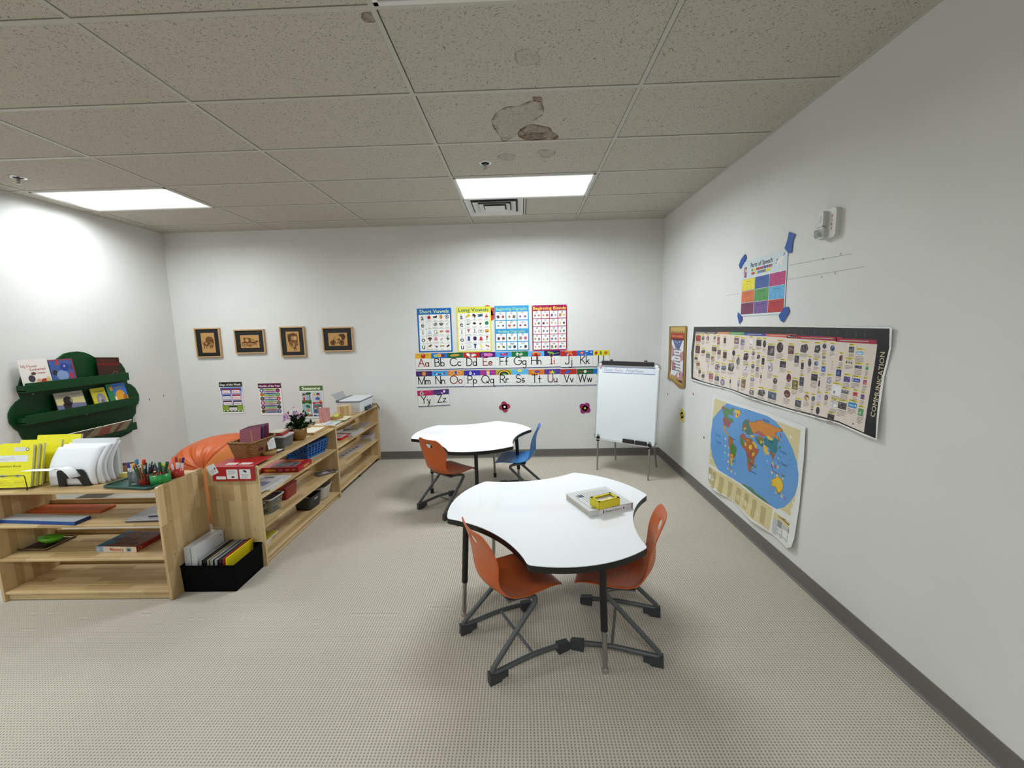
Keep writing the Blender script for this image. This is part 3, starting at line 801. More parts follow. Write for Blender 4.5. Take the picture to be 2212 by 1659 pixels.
# ------------------------------------------------------------------ things on the near table
def book_block(f, w, d, h, cover, pages='d8d4ca', spine_at='front', sink=0.003):
    """closed book lying flat: spine along local y=0, covers top and bottom"""
    f.box(0, 0, 0, w, d, 0.0018, cover); f.box(0, 0, h - 0.0018, w, d, h, cover)
    f.box(0, 0, 0, w, 0.002, h, cover)
    f.box(sink, 0.002, 0.0018, w - sink, d - sink, h - 0.0018, pages)
f = MB()
book_block(f, .285, .275, .034, 'd5d6d6', 'b9b3a6')
f.P = Matrix.Translation((0, 0, .034))
for i in range(13):
    f.rect(.055 + i * .016, .10, .006, .14, 'a9abad')
f.rect(.02, .04, .012, .15, 'bfc1c1'); f.rect(.035, .185, .045, .035, '7d8894'); f.rect(.03, .015, .06, .03, '8e9482'); f.rect(.10, .05, .13, .006, 'b5b7b7')
f.P = Matrix(((1, 0, 0, 0), (0, 0, -1, 0), (0, 1, 0, 0), (0, 0, 0, 1)))
f.rect(0, .001, .285, .032, 'dedddc'); f.rect(.0, .001, .06, .032, 'c9cac9', 2); f.rect(.235, .001, .03, .032, 'c9cac9', 2); f.rect(.27, .001, .015, .032, '9a9a98', 2)
f.text('Reward Charts', .155, .009, .021, '222222', 3, fit=.105); f.rect(.085, .008, .006, .018, '222222', 3); f.poly([(.222, .008), (.228, .016), (.222, .025), (.216, .016)], '222222', 3)
tag(f.build('book', ink(.35), None, (.915, -3.0, HT), R(22.6)), 'thick white book with Reward Charts on its spine, on the near table', 'book')
t = thing('card_box', 'small yellow card box with an open window, resting on the Reward Charts book', 'box', (.968, -2.984, HT + .034), R(27))
YEL = mat('yellow_card', 'd6c81e', 0.55, bump=0.2, bscale=300)
f = MB()
W_, D_, H_ = .145, .085, .045
f.box(0, 0, 0, W_, .004, H_); f.box(0, D_ - .004, 0, W_, D_, H_); f.box(0, 0, 0, .004, D_, H_); f.box(W_ - .004, 0, 0, W_, D_, H_); f.box(0, 0, 0, W_, D_, .003)
f.box(0, 0, H_ - .003, W_, .016, H_); f.box(0, D_ - .016, H_ - .003, W_, D_, H_); f.box(0, 0, H_ - .003, .016, D_, H_); f.box(W_ - .016, 0, H_ - .003, W_, D_, H_)
f.build('case', YEL, t, bevel=.001)
f = MB(); f.box(.006, .006, .003, W_ - .006, D_ - .006, .031, 'e9e2d2'); f.P = Matrix.Translation((0, 0, .031))
f.text('month & year', .07, .028, .017, '4a4a48', 1, fit=.09); f.ring(.085, .052, .012, .006, .0015, '5a5a58'); f.line([(.05, .05), (.065, .055), (.07, .047)], .0015, '5a5a58')
f.build('cards', ink(.5), t)
# ------------------------------------------------------------------ wall art
INK = ink(.5); GLOSS = ink(.22, .5)
def sheet(w, h, col='e8e8e6', th=.0006):
    f = MB(); f.box(0, 0, 0, w, th, h, col); f.P = WALLP.copy(); return f
def hang(f, name, side, a, z, lab, cat, group=None, tilt=0.0, m=None, **kw):
    loc, rz = wall_loc(side, a, z, kw.pop('out', .004))
    o = f.build(name, m or INK, None, loc, rot=(0, tilt, rz), **kw)
    return tag(o, lab, cat, group)
def arc(cx, cy, rx, ry, a0, a1, n=12):
    return [(cx + rx * math.cos(R(a0 + (a1 - a0) * i / n)), cy + ry * math.sin(R(a0 + (a1 - a0) * i / n))) for i in range(n + 1)]
GL = {
 'A': (.8, [[(0, 0), (.4, 1), (.8, 0)], [(.15, .38), (.65, .38)]]),
 'B': (.63, [[(0, 0), (0, 1), (.28, 1)] + arc(.28, .76, .27, .24, 90, -90) + [(0, .52)], [(.3, .52)] + arc(.3, .26, .32, .26, 90, -90) + [(0, 0)]]),
 'C': (.85, [arc(.5, .5, .5, .5, 45, 315, 18)]),
 'D': (.7, [[(0, 0), (0, 1), (.2, 1)] + arc(.2, .5, .5, .5, 90, -90, 16) + [(0, 0)]]),
 'E': (.58, [[(.58, 1), (0, 1), (0, 0), (.6, 0)], [(0, .5), (.45, .5)]]),
 'F': (.55, [[(.55, 1), (0, 1), (0, 0)], [(0, .5), (.42, .5)]]),
 'G': (.98, [arc(.5, .5, .5, .5, 45, 360, 20) + [(.55, .5)]]),
 'H': (.7, [[(0, 0), (0, 1)], [(.7, 0), (.7, 1)], [(0, .5), (.7, .5)]]),
 'I': (.34, [[(.17, 0), (.17, 1)], [(.04, 1), (.30, 1)], [(.04, 0), (.30, 0)]]),
 'J': (.5, [[(.5, 1), (.5, .28)] + arc(.25, .28, .25, .28, 0, -160)]),
 'K': (.62, [[(0, 0), (0, 1)], [(.6, 1), (0, .42)], [(.17, .56), (.62, 0)]]),
 'L': (.5, [[(0, 1), (0, 0), (.5, 0)]]),
 'M': (.8, [[(0, 0), (0, 1), (.4, 0), (.8, 1), (.8, 0)]]),
 'N': (.65, [[(0, 0), (0, 1), (.65, 0), (.65, 1)]]),
 'O': (1, [arc(.5, .5, .5, .5, 90, 450, 22)]),
 'P': (.58, [[(0, 0), (0, 1), (.3, 1)] + arc(.3, .73, .28, .27, 90, -90) + [(0, .46)]]),
 'Q': (1, [arc(.5, .5, .5, .5, 90, 450, 22), [(.6, .25), (.95, -.05)]]),
 'R': (.62, [[(0, 0), (0, 1), (.3, 1)] + arc(.3, .73, .28, .27, 90, -90) + [(0, .46)], [(.25, .46), (.62, 0)]]),
 'S': (.62, [arc(.31, .75, .29, .25, 40, 270) + arc(.31, .25, .31, .25, 90, -150)]),
 'T': (.7, [[(.35, 0), (.35, 1)], [(0, 1), (.7, 1)]]),
 'U': (.64, [[(0, 1), (0, .3)] + arc(.32, .3, .32, .3, 180, 360) + [(.64, 1)]]),
 'V': (.66, [[(0, 1), (.33, 0), (.66, 1)]]),
 'W': (1, [[(0, 1), (.25, 0), (.5, 1), (.75, 0), (1, 1)]]),
 'X': (.6, [[(0, 1), (.6, 0)], [(0, 0), (.6, 1)]]),
 'Y': (.66, [[(0, 1), (.33, .5), (.66, 1)], [(.33, .5), (.33, 0)]]),
 'Z': (.6, [[(0, 1), (.6, 1), (0, 0), (.6, 0)]]),
 'a': (.44, [arc(.22, .25, .22, .25, 0, 360), [(.44, .5), (.44, 0)]]),
 'b': (.46, [[(0, 1), (0, 0)], arc(.23, .25, .23, .25, 0, 360)]),
 'c': (.44, [arc(.25, .25, .25, .25, 45, 315)]),
 'd': (.45, [arc(.22, .25, .22, .25, 0, 360), [(.45, 1), (.45, 0)]]),
 'e': (.46, [[(0, .27), (.46, .27)] + arc(.23, .25, .23, .25, 5, 320)]),
 'f': (.36, [arc(.31, .82, .15, .17, 40, 180) + [(.16, .8), (.16, 0)], [(0, .5), (.34, .5)]]),
 'g': (.44, [arc(.22, .25, .22, .25, 0, 360), [(.44, .5), (.44, -.25)] + arc(.24, -.25, .2, .2, 0, -150)]),
 'h': (.4, [[(0, 1), (0, 0)], [(0, .28)] + arc(.2, .28, .2, .22, 180, 0) + [(.4, 0)]]),
 'i': (.1, [[(.05, .5), (.05, 0)], [(.05, .71), (.05, .73)]]),
 'j': (.3, [[(.25, .5), (.25, -.25)] + arc(.05, -.25, .2, .2, 0, -140), [(.25, .71), (.25, .73)]]),
 'k': (.38, [[(0, 1), (0, 0)], [(.35, .5), (0, .2)], [(.12, .3), (.38, 0)]]),
 'l': (.1, [[(.05, 1), (.05, 0)]]),
 'm': (.6, [[(0, .5), (0, 0)], [(0, .33)] + arc(.15, .33, .15, .17, 180, 0) + [(.3, 0)], [(.3, .33)] + arc(.45, .33, .15, .17, 180, 0) + [(.6, 0)]]),
 'n': (.4, [[(0, .5), (0, 0)], [(0, .28)] + arc(.2, .28, .2, .22, 180, 0) + [(.4, 0)]]),
 'o': (.46, [arc(.23, .25, .23, .25, 0, 360)]),
 'p': (.46, [[(0, .5), (0, -.45)], arc(.23, .25, .23, .25, 0, 360)]),
 'q': (.6, [arc(.22, .25, .22, .25, 0, 360), [(.44, .5), (.44, -.36)] + arc(.54, -.36, .1, .09, 180, 330, 5)]),
 'r': (.3, [[(0, .5), (0, 0)], arc(.18, .3, .18, .2, 180, 40)]),
 's': (.34, [arc(.17, .375, .16, .125, 40, 270) + arc(.17, .125, .17, .125, 90, -150)]),
 't': (.34, [[(.17, .9), (.17, 0)], [(0, .5), (.34, .5)]]),
 'u': (.4, [[(0, .5), (0, .2)] + arc(.2, .2, .2, .2, 180, 360) + [(.4, .5)], [(.4, .5), (.4, 0)]]),
 'v': (.4, [[(0, .5), (.2, 0), (.4, .5)]]),
 'w': (.6, [[(0, .5), (.15, 0), (.3, .5), (.45, 0), (.6, .5)]]),
 'x': (.38, [[(0, .5), (.38, 0)], [(0, 0), (.38, .5)]]),
 'y': (.4, [[(0, .5), (.2, 0)], [(.4, .5), (.08, -.45)]]),
 'z': (.38, [[(0, .5), (.38, .5), (0, 0), (.38, 0)]])}
def hand(f, s, x, y, size, w, col, layer=2, gap=.13, al='C'):
    tot = sum(GL[c][0] for c in s if c in GL) * size + gap * size * (len(s) - 1) + sum(.35 * size for c in s if c == ' ')
    X = x - tot / 2 if al == 'C' else x
    for c in s:
        if c == ' ': X += .35 * size; continue
        gw, st = GL[c]
        for p in st: f.line([(X + a * size, y + b_ * size) for a, b_ in p], w, col, layer)
        X += (gw + gap) * size
def shapes(f, x, y, w, h, lst, layer=3):
    """tiny pictograms: each entry is kind, colour, cx, cy, w, h, (angle) in the unit box"""
    for e in lst:
        k, c, cx, cy, sw, sh = e[:6]; a = R(e[6]) if len(e) > 6 else 0
        X, Y = x + cx * w, y + cy * h
        if k == 'o': f.oval(X, Y, sw * w / 2, sh * h / 2, c, layer, 14, a)
        elif k == 't': f.tri(X, Y - sh * h / 2, sw * w, sh * h, c, layer)
        elif k == 'v': f.poly([(X - sw * w / 2, Y + sh * h / 2), (X, Y - sh * h / 2), (X + sw * w / 2, Y + sh * h / 2)], c, layer)
        elif k == 'd': f.poly([(X - sw * w / 2, Y), (X, Y - sh * h / 2), (X + sw * w / 2, Y), (X, Y + sh * h / 2)], c, layer)
        elif k == 'c': f.ring(X, Y, sw * w / 2, sh * h / 2, min(sw * w, sh * h) * .16, c, layer, 14)
        else:
            ca, sa = math.cos(a), math.sin(a)
            q = [(-sw * w / 2, -sh * h / 2), (sw * w / 2, -sh * h / 2), (sw * w / 2, sh * h / 2), (-sw * w / 2, sh * h / 2)]
            f.poly([(X + p * ca - r_ * sa, Y + p * sa + r_ * ca) for p, r_ in q], c, layer)
        layer += .25
ALPHA = {
 'A': ('dcae2c', 'a', [('o', 'b3271f', .5, .5, .30, .9), ('o', 'e8d9c8', .47, .72, .12, .18), ('r', '5a3a20', .2, .7, .22, .05, -12), ('r', '5a3a20', .8, .7, .22, .05, 12)]),
 'B': ('1f6fc4', 'k', [('o', '9cc455', .28, .5, .26, .62), ('o', 'e0a24a', .5, .55, .28, .75), ('o', '7a2452', .74, .5, .24, .62)]),
 'C': ('12603a', 'k', [('o', 'd9a233', .48, .5, .60, .42, 4), ('r', 'a8741f', .5, .42, .4, .08), ('r', 'e8c46a', .4, .6, .25, .06)]),
 'D': ('b5261f', 'k', [('o', 'f0ece8', .3, .6, .26, .5, -25), ('o', 'f4f0ee', .62, .5, .38, .45), ('r', '222222', .47, .5, .05, .5), ('o', '333333', .6, .55, .06, .18), ('o', '333333', .72, .42, .06, .18), ('r', 'f0ece8', .45, .15, .3, .1)]),
 'E': ('3d1f6e', 'a', [('o', 'd36aa6', .62, .5, .42, .7), ('o', 'dd86b6', .38, .55, .22, .6), ('c', 'd36aa6', .25, .4, .2, .6)]),
 'F': ('4a96dc', 'k', [('o', 'b8386e', .5, .5, .34, .5), ('v', '7a2a6a', .7, .5, .14, .7), ('d', '5a2a66', .33, .5, .12, .5), ('o', 'f0e6f0', .44, .6, .05, .1)]),
 'G': ('116b3c', 'k', [('o', 'c9cdc4', .34, .5, .16, .7), ('o', 'c0c4ba', .52, .42, .34, .4), ('o', 'b0b6ac', .6, .62, .10, .4), ('o', '2a5a3a', .42, .35, .08, .3)]),
 'H': ('63ace4', 'k', [('t', 'e0a038', .5, .78, .56, .4), ('r', 'b8281e', .5, .32, .52, .6), ('r', 'e88a4a', .34, .42, .12, .25), ('r', 'e88a4a', .66, .42, .12, .25), ('r', '6e1a14', .5, .25, .1, .4)]),
 'I': ('28195e', 'a', [('o', '7fae45', .42, .62, .36, .36, -8), ('o', '7fae45', .28, .72, .16, .36), ('r', '7fae45', .72, .48, .40, .10, 8), ('r', '7fae45', .35, .3, .05, .3), ('r', '7fae45', .55, .3, .05, .3)]),
 'J': ('b8261f', 'k', [('r', 'd8823a', .5, .85, .46, .18), ('o', '3a4a90', .34, .45, .12, .34), ('o', 'e0803a', .5, .5, .12, .34), ('o', 'e8b0a0', .44, .22, .12, .34), ('o', 'd8a040', .64, .48, .12, .34), ('o', 'c86090', .72, .25, .12, .34), ('o', '7a4a90', .3, .18, .1, .28)]),
 'K': ('1a6ac0', 'k', [('d', 'c83a3a', .32, .55, .3, .8, 10), ('d', 'f0b090', .32, .55, .16, .4), ('o', 'e8f0f8', .62, .82, .16, .2), ('o', 'e8f0f8', .9, .65, .1, .2), ('r', '88b0e0', .55, .2, .06, .3)]),
 'L': ('d8cf32', 'k', [('d', 'a83226', .18, .5, .2, .8, 15), ('o', 'a83226', .2, .5, .2, .2, 40), ('o', '3e8a3a', .47, .5, .12, .75, 12), ('d', 'c06a26', .78, .5, .22, .8), ('o', 'c06a26', .78, .5, .26, .2, 20)]),
 'M': ('3c2064', 'k', [('o', 'd8893a', .5, .5, .26, .75), ('r', 'c87830', .5, .85, .2, .1, 10), ('r', 'a86028', .22, .4, .22, .04, -35), ('r', 'a86028', .78, .4, .22, .04, 35), ('v', 'd8893a', .5, .12, .12, .25)]),
 'N': ('4296d4', 'k', [('d', '2a2a5a', .2, .55, .12, .3), ('o', 'e0dcc0', .3, .4, .12, .28), ('o', '2a3a7a', .42, .34, .12, .26), ('o', '333333', .54, .34, .12, .26), ('o', 'c8d0a0', .65, .42, .12, .26), ('d', '2a2a5a', .77, .55, .14, .3)]),
 'O': ('cf7f22', 'a', [('o', '4a4a90', .5, .6, .16, .6), ('c', 'e8cf9a', .28, .55, .26, .6), ('c', 'e8cf9a', .72, .55, .26, .6), ('r', '6a4a8a', .5, .2, .2, .1)]),
 'P': ('33309a', 'k', [('o', 'f2f2f6', .4, .55, .13, .55), ('o', '33309a', .4, .55, .06, .2), ('o', 'f2f2f6', .4, .3, .18, .2), ('o', 'f2f2f6', .64, .32, .08, .3)]),
 'Q': ('b02a86', 'k', [('r', '4a50a0', .34, .42, .10, .8), ('r', '4a50a0', .66, .42, .10, .8), ('o', 'e8b898', .5, .5, .22, .6), ('r', 'd88a3a', .5, .85, .24, .22), ('r', 'e8c8b8', .5, .1, .18, .2)]),
 'R': ('8fb22c', 'k', []),
 'S': ('5aaede', 'k', [('o', 'e6d23a', .48, .72, .30, .5), ('o', '3a3a2a', .44, .78, .03, .06), ('o', '3a3a2a', .54, .78, .03, .06), ('r', 'e6d23a', .26, .8, .1, .04, 20), ('r', 'e6d23a', .72, .8, .1, .04, -20)]),
 'T': ('d06f22', 'k', [('o', 'b8a83a', .28, .5, .22, .4, -20), ('o', '5a3a80', .56, .55, .36, .5), ('r', 'a86a9a', .56, .5, .3, .08), ('r', 'd8a03a', .56, .2, .3, .1)]),
 'U': ('56388e', 'a', [('o', 'd8783a', .36, .4, .14, .5, -20), ('t', 'e8d838', .5, .5, .22, .7), ('o', '3a8a5a', .64, .4, .14, .5, 20), ('r', '2a2a5a', .5, .15, .04, .3)]),
 'V': ('b3251e', 'k', [('o', '3a5ab0', .45, .5, .34, .6, 20), ('o', '3a5ab0', .32, .35, .2, .4), ('r', '6a3a30', .7, .72, .22, .06, 15)]),
 'W': ('0f5a2e', 'k', [('r', '7a4a30', .5, .5, .82, .22), ('o', 'e8e6d8', .5, .5, .18, .55), ('r', '8a8a80', .5, .5, .08, .06)]),
 'X': ('1d70c4', 'k', [('o', 'b02a3a', .75, .6, .2, .6)]),
 'Y': ('b21f5e', 'k', [('o', 'd8d2b8', .27, .45, .24, .8), ('o', '5a6a6a', .27, .45, .15, .5), ('r', 'd8a0b8', .55, .55, .34, .03, 28), ('c', 'd8a0b8', .8, .7, .1, .22)]),
 'Z': ('4a2a72', 'k', [('o', 'e6e2ee', .70, .6, .14, .5, -30), ('o', '3a2a4a', .6, .42, .1, .2), ('o', 'd8d2e0', .55, .3, .14, .22), ('r', '8a7aa0', .3, .3, .2, .05)])}
def card_strip(letters, w, h):
    n = len(letters); cw = w / n
    f = sheet(w, h, 'dfe0dd')
    for i, c in enumerate(letters):
        col, kind, ic = ALPHA[c]
        x = i * cw
        hy = h * .69
        f.rect(x, hy, cw, h - hy, col, 1)
        shapes(f, x, hy, cw, h - hy, ic, 2)
        if c == 'R':
            for q, (rc, rr) in enumerate((('a3421f', .42), ('e6c24a', .35), ('20332a', .28), ('2a6a3a', .18), ('8fb22c', .10))):
                pts = [(x + cw / 2 + rr * cw * math.cos(R(a)), hy + rr * cw * .78 * math.sin(R(a))) for a in range(0, 181, 12)]
                f.poly(pts, rc, 2 + q * .5)
        f.rect(x + cw * .12, h * .215, cw * .78, .0022, '6d7073', 1)
        for k in range(5): f.rect(x + cw * (.14 + .155 * k), h * .44, cw * .07, .0014, '9a9c9e', 1)
        lc = 'a31f22' if kind == 'a' else '141414'
        hand(f, c + c.lower(), x + cw / 2, h * .225, h * .452, .0105, lc, 4)
        if i: f.rect(x - .0005, h * .05, .001, hy - h * .05, 'b9bab8', 1)
    f.rect(0, .003, w, .009, '1c2e6e', 1)
    for k in range(int(w / .012)): f.rect(k * .012, .0055, .006, .004, '0e1740', 2)
    return f
CW = .2018
def strip(letters, x, z, h=.212, tilt=0.0):
    w = CW * len(letters)
    nm = ' '.join(c + c.lower() for c in letters)
    f = card_strip(letters, w - .002, h)
    hang(f, 'alphabet_strip', 'back', x, z, 'alphabet wall strip showing ' + nm, 'wall chart', 'alphabet strips on the back wall', tilt, m=GLOSS)
rows = [('A', -.777, 1.149), ('BC', -.575, 1.149), ('DE', -.171, 1.147), ('FGHI', .233, 1.146), ('JK', 1.040, 1.141), ('L', 1.444, 1.139),
        ('MNO', -.778, .925), ('PQRS', -.171, .923), ('TU', .636, .918), ('V', 1.040, .914), ('WX', 1.245, .912)]
for s_, x, z in rows: strip(s_, x, z, .212, -0.003)
strip('Y', -.768, .677, .212, -.035); strip('Z', -.566, .686, .212, -.035)

# ---- phonics charts
def vowel(title, bg, tc, rows_, x, w, h, z, lab, mark, tc2=None):
    f = sheet(w, h, bg)
    f.rect(.004, .004, w - .008, h - .008, bg, 1)
    f.text(title, w / 2, h - .058, .062, tc, 3, bold=.015, fit=w * .86)
    x0, x1, y0, y1 = .018, w - .018, .016, h - .075
    f.rect(x0, y0, x1 - x0, y1 - y0, 'ecece8', 2)
    rh = (y1 - y0) / 5
    f.rect(x0 + .088, y0, .002, y1 - y0, '55585a', 3)
    for i, (vl, items) in enumerate(rows_):
        yy = y1 - (i + 1) * rh
        if i: f.rect(x0, yy + rh, x1 - x0, .002, '55585a', 3)
        f.text(vl, x0 + .044, yy + .022, .088 if vl != 'i' else .078, '1c1c1c', 3, bold=.012)
        if mark == 'breve': f.ring(x0 + .044, yy + rh - .012, .011, .007, .003, '333333', 3, 8, 200, 340)
        else: f.rect(x0 + .034, yy + rh - .017, .02, .003, '333333', 3)
        cw = (x1 - x0 - .09) / 4
        for j, (wd, ic) in enumerate(items):
            cx = x0 + .09 + j * cw
            shapes(f, cx + cw * .1, yy + rh * .34, cw * .8, rh * .6, ic, 4)
            f.text(wd, cx + cw / 2, yy + rh * .11, .019, '3a3a3a', 4, fit=min(cw * .9, .0095 * len(wd)))
    return hang(f, 'phonics_chart', 'back', x, z, lab, 'poster', 'phonics charts above the alphabet strips', m=GLOSS)
o_, r_, t_, d_, c_, v_ = 'o', 'r', 't', 'd', 'c', 'v'
short = [
 ('a', [('Apple', [(o_, 'a8232a', .5, .42, .75, .8), (r_, '3a5a2a', .55, .88, .1, .2)]), ('Ant', [(o_, '2a2022', .5, .5, .9, .4), (o_, '2a2022', .8, .65, .3, .4), (r_, '2a2022', .3, .25, .1, .4), (r_, '2a2022', .7, .25, .1, .4)]), ('cat', [(o_, 'b8743a', .5, .5, .6, .9), (o_, 'c88848', .5, .8, .5, .4)]), ('fan', [(c_, '222226', .5, .55, .8, .8), (o_, '2c2c30', .5, .55, .3, .5)])]),
 ('e', [('Egg', [(c_, 'c9c6c0', .5, .5, .5, .75)]), ('Elephant', [(o_, '8c8888', .5, .45, .85, .7), (o_, '807c7c', .65, .7, .5, .5)]), ('nest', [(o_, '4a443e', .5, .6, .95, .5), (o_, 'a09888', .5, .6, .5, .25), (r_, '3a342e', .5, .3, .5, .2)]), ('well', [(o_, 'c8c8c6', .4, .4, .5, .5), (r_, '6a6a6a', .6, .7, .6, .08, 30)])]),
 ('i', [('Igloo', [(t_, '9ab4cc', .5, .5, .9, .9), (o_, 'c8d4de', .5, .4, .5, .4)]), ('Inchworm', [(c_, '3e7040', .5, .4, .6, .9), (r_, '3e7040', .8, .2, .4, .15)]), ('Fish', [(o_, 'd07a3a', .4, .5, .6, .5), (v_, 'c06a30', .8, .5, .3, .5)]), ('pig', [(o_, 'd07e92', .5, .5, .9, .7), (o_, 'b8607a', .5, .45, .3, .3)])]),
 ('o', [('Ox', [(o_, '5a3c28', .5, .6, .9, .6), (r_, '5a3c28', .5, .25, .3, .5)]), ('Octopus', [(o_, 'd88aa2', .5, .6, .6, .8), (o_, 'c87a92', .5, .3, .9, .4)]), ('dog', [(r_, '3a3a3e', .4, .4, .12, .8, -40), (o_, 'a8a8a8', .65, .2, .3, .2)]), ('top', [(v_, '26282c', .5, .3, .6, .5), (o_, '5a8a5a', .5, .55, .9, .3), (r_, '222222', .5, .8, .15, .4)])]),
 ('u', [('Umbrella', [(o_, '6a3428', .5, .6, .9, .4, 30), (r_, '5a2a2a', .6, .3, .06, .5, 20)]), ('Under', [(d_, '2a2a60', .6, .35, .6, .5), (o_, '8a8aa8', .25, .65, .3, .2)]), ('bus', [(r_, 'a8a048', .5, .5, .95, .3), (r_, '8a9a5a', .2, .4, .15, .4)]), ('rug', [(r_, '3a2236', .5, .5, .7, .35, 40)])])]
long_ = [
 ('a', [('Apron', [(o_, 'd9bc3a', .55, .55, .8, .7, 30), (o_, '8a6a1c', .15, .25, .3, .25)]), ('Ape', [(o_, '3a2620', .5, .6, .8, .5, -30), (r_, '3a2620', .6, .3, .2, .6), (r_, '3a2620', .2, .4, .4, .12, -30)]), ('game', [(r_, '55707a', .5, .55, 1.0, .6, 8), (o_, '3a4a5a', .5, .55, .4, .3)]), ('table', [(t_, 'c0846a', .5, .6, .7, .8), (o_, '6a3a2a', .5, .2, .6, .3)])]),
 ('e', [('Eel', [(c_, '607a66', .6, .7, .7, .5), (o_, '5a7a60', .4, .3, .7, .3)]), ('Eagle', [(d_, '221c20', .5, .5, .8, .6), (o_, 'c8a850', .4, .8, .15, .12)]), ('bee', [(o_, '2a2420', .45, .4, .5, .4, 30), (c_, 'c8b050', .55, .7, .5, .4)]), ('leaf', [(o_, '2f8046', .5, .5, .8, .85, 20)])]),
 ('i', [('Ice cream', [(o_, 'd0707e', .5, .75, .6, .5), (v_, 'a0566a', .5, .35, .4, .7)]), ('Iron', [(r_, '55555c', .5, .5, .16, .9), (r_, '8a8a8a', .5, .15, .9, .08)]), ('bike', [(c_, '26262a', .2, .4, .45, .6), (c_, '26262a', .8, .4, .45, .6), (r_, '26262a', .5, .65, .5, .1, 10)]), ('five', [(r_, 'd89a44', .5, .5, .8, .6), (r_, '8a5a2a', .5, .2, .6, .2)])]),
 ('o', [('Overalls', [(r_, '2c50a0', .5, .45, .5, .9), (r_, '2c50a0', .5, .9, .3, .2)]), ('Oval', [(o_, '3a1c52', .5, .5, .75, .95)]), ('robe', [(t_, 'c83a48', .5, .5, .9, 1.0), (r_, 'c83a48', .5, .4, .5, .8)]), ('rose', [(o_, 'b02030', .5, .8, .5, .4), (r_, '3a7a40', .5, .35, .1, .6), (o_, '4a8a4a', .35, .3, .3, .2, 30)])]),
 ('u', [('Unicorn', [(c_, 'b8b8b8', .5, .45, .8, .7), (o_, 'c8c8c8', .5, .3, .5, .3)]), ('Uniform', [(o_, '20407a', .5, .8, .6, .4), (r_, '20407a', .5, .4, .3, .8)]), ('ruler', [(r_, 'e2d23c', .5, .5, .28, .95, 25)]), ('tube', [(o_, 'a02038', .5, .5, .9, .35, -25), (o_, 'e8e0e0', .5, .5, .2, .15)])])]
vowel('Short Vowels', '1f66ae', 'c9e0a4', short, -.726, .424, .538, 1.376, 'blue bordered Short Vowels poster, left of the four phonics charts', 'breve')
vowel('Long Vowels', 'd9d64e', '1f6a74', long_, -.241, .430, .556, 1.364, 'yellow bordered Long Vowels poster between the Short Vowels and Digraphs charts', 'macron')
def pics(seed):
    rd = random.Random(seed)
    pal = ['a8303a', 'd8b83a', '2a50a0', '3a7a4a', '7a4a2a', 'c86a8a', '3a3a3e', 'c87a3a', '5a8ab0', '6a3a6a', '8a8a8a', '4a6a3a']
    out = []
    for cx in (.24, .76):
        c = rd.choice(pal); c2 = rd.choice(pal)
        k = rd.choice('oordt')
        out.append((k, c, cx, .45, .30, rd.uniform(.4, .75), rd.uniform(-30, 30)))
        out.append(('o' if k != 'o' else 'r', c2, cx + rd.uniform(-.05, .05), .45 + rd.uniform(-.15, .2), .14, .28))
    return out
def grid_chart(f, x0, y0, w, h, nx, ny, gap, words, seed, wf=.4):
    cw, chh = (w - gap * (nx - 1)) / nx, (h - gap * (ny - 1)) / ny
    for j in range(ny):
        for i in range(nx):
            x = x0 + i * (cw + gap); y = y0 + h - (j + 1) * chh - j * gap
            f.rect(x, y, cw, chh, 'e9ebea', 2)
            shapes(f, x + cw * .04, y + chh * .14, cw * .92, chh * .56, pics(seed + j * nx + i), 3)
            hand(f, words[j * nx + i], x + cw / 2, y + chh * .72, chh * .34, .0032, '303234', 3)
            for k in (.1, .6): f.rect(x + cw * (k + .02), y + chh * .06, cw * .22, .0022, 'b0b2b2', 3)
f = sheet(.424, .553, '3f97cc')
f.text('Beginning Digraphs', .212, .553 - .055, .05, 'a6d8a0', 3, bold=.012, fit=.38)
grid_chart(f, .014, .553 - .075 - .205, .396, .205, 3, 2, .012, ['ch', 'sh', 'th', 'wh', 'ph', 'qu'], 5)
f.text('Ending Digraphs', .212, .224, .045, 'a6d8a0', 3, bold=.012, fit=.33)
grid_chart(f, .014, .012, .396, .200, 3, 2, .012, ['ch', 'sh', 'th', 'ng', 'dge', 'tch'], 25)
hang(f, 'phonics_chart', 'back', .230, 1.370, 'sky blue Beginning Digraphs and Ending Digraphs poster', 'poster', 'phonics charts above the alphabet strips', m=GLOSS)
f = sheet(.43, .558, 'a01f52')
f.text('Beginning Blends', .215, .558 - .055, .054, 'f2cf5a', 3, bold=.016, fit=.40)
grid_chart(f, .014, .016, .402, .472, 4, 5, .009, 'bl cl fl gl pl sl br cr dr fr gr pr tr sk sm sn sp st sw tw'.split(), 60)
for (a, c) in ((.008, .008), (.422, .008), (.008, .55), (.422, .55)): f.oval(a, c, .004, .004, 'e8dde2', 3)
hang(f, 'phonics_chart', 'back', .693, 1.361, 'crimson bordered Beginning Blends poster, right of the four phonics charts', 'poster', 'phonics charts above the alphabet strips', m=GLOSS)
# ---- paper flowers
def flower(side, a, z, r, petal, centre, lab, rot0=0, rim='e6c8d8', out=.003, n=4):
    f = MB(); f.P = WALLP.copy()
    def fl(k, col, lay):
        for i in range(n):
            g = R(rot0 + i * 360 / n)
            f.oval(math.cos(g) * r * .5, math.sin(g) * r * .5, r * .46 * k, r * .46 * k, col, lay, 18)
        f.oval(0, 0, r * .45, r * .45, col, lay)
    fl(1.1, rim, 0); fl(1.0, petal, 1.5); f.oval(0, 0, r * .2, r * .2, centre, 3, 18)
    f.add([(0, 0, 0)], [])
    hang(f, 'paper_flower', side, a, z, lab, 'wall decal', 'paper flower decals', out=out)
flower('back', .327, .661, .075, '9c3a50', 'e8e0e0', 'dark pink paper flower with a white centre on the back wall', 100)
flower('back', 1.343, .625, .08, '8c2f62', 'd8a03a', 'magenta paper flower with an orange centre beside the easel', 55)
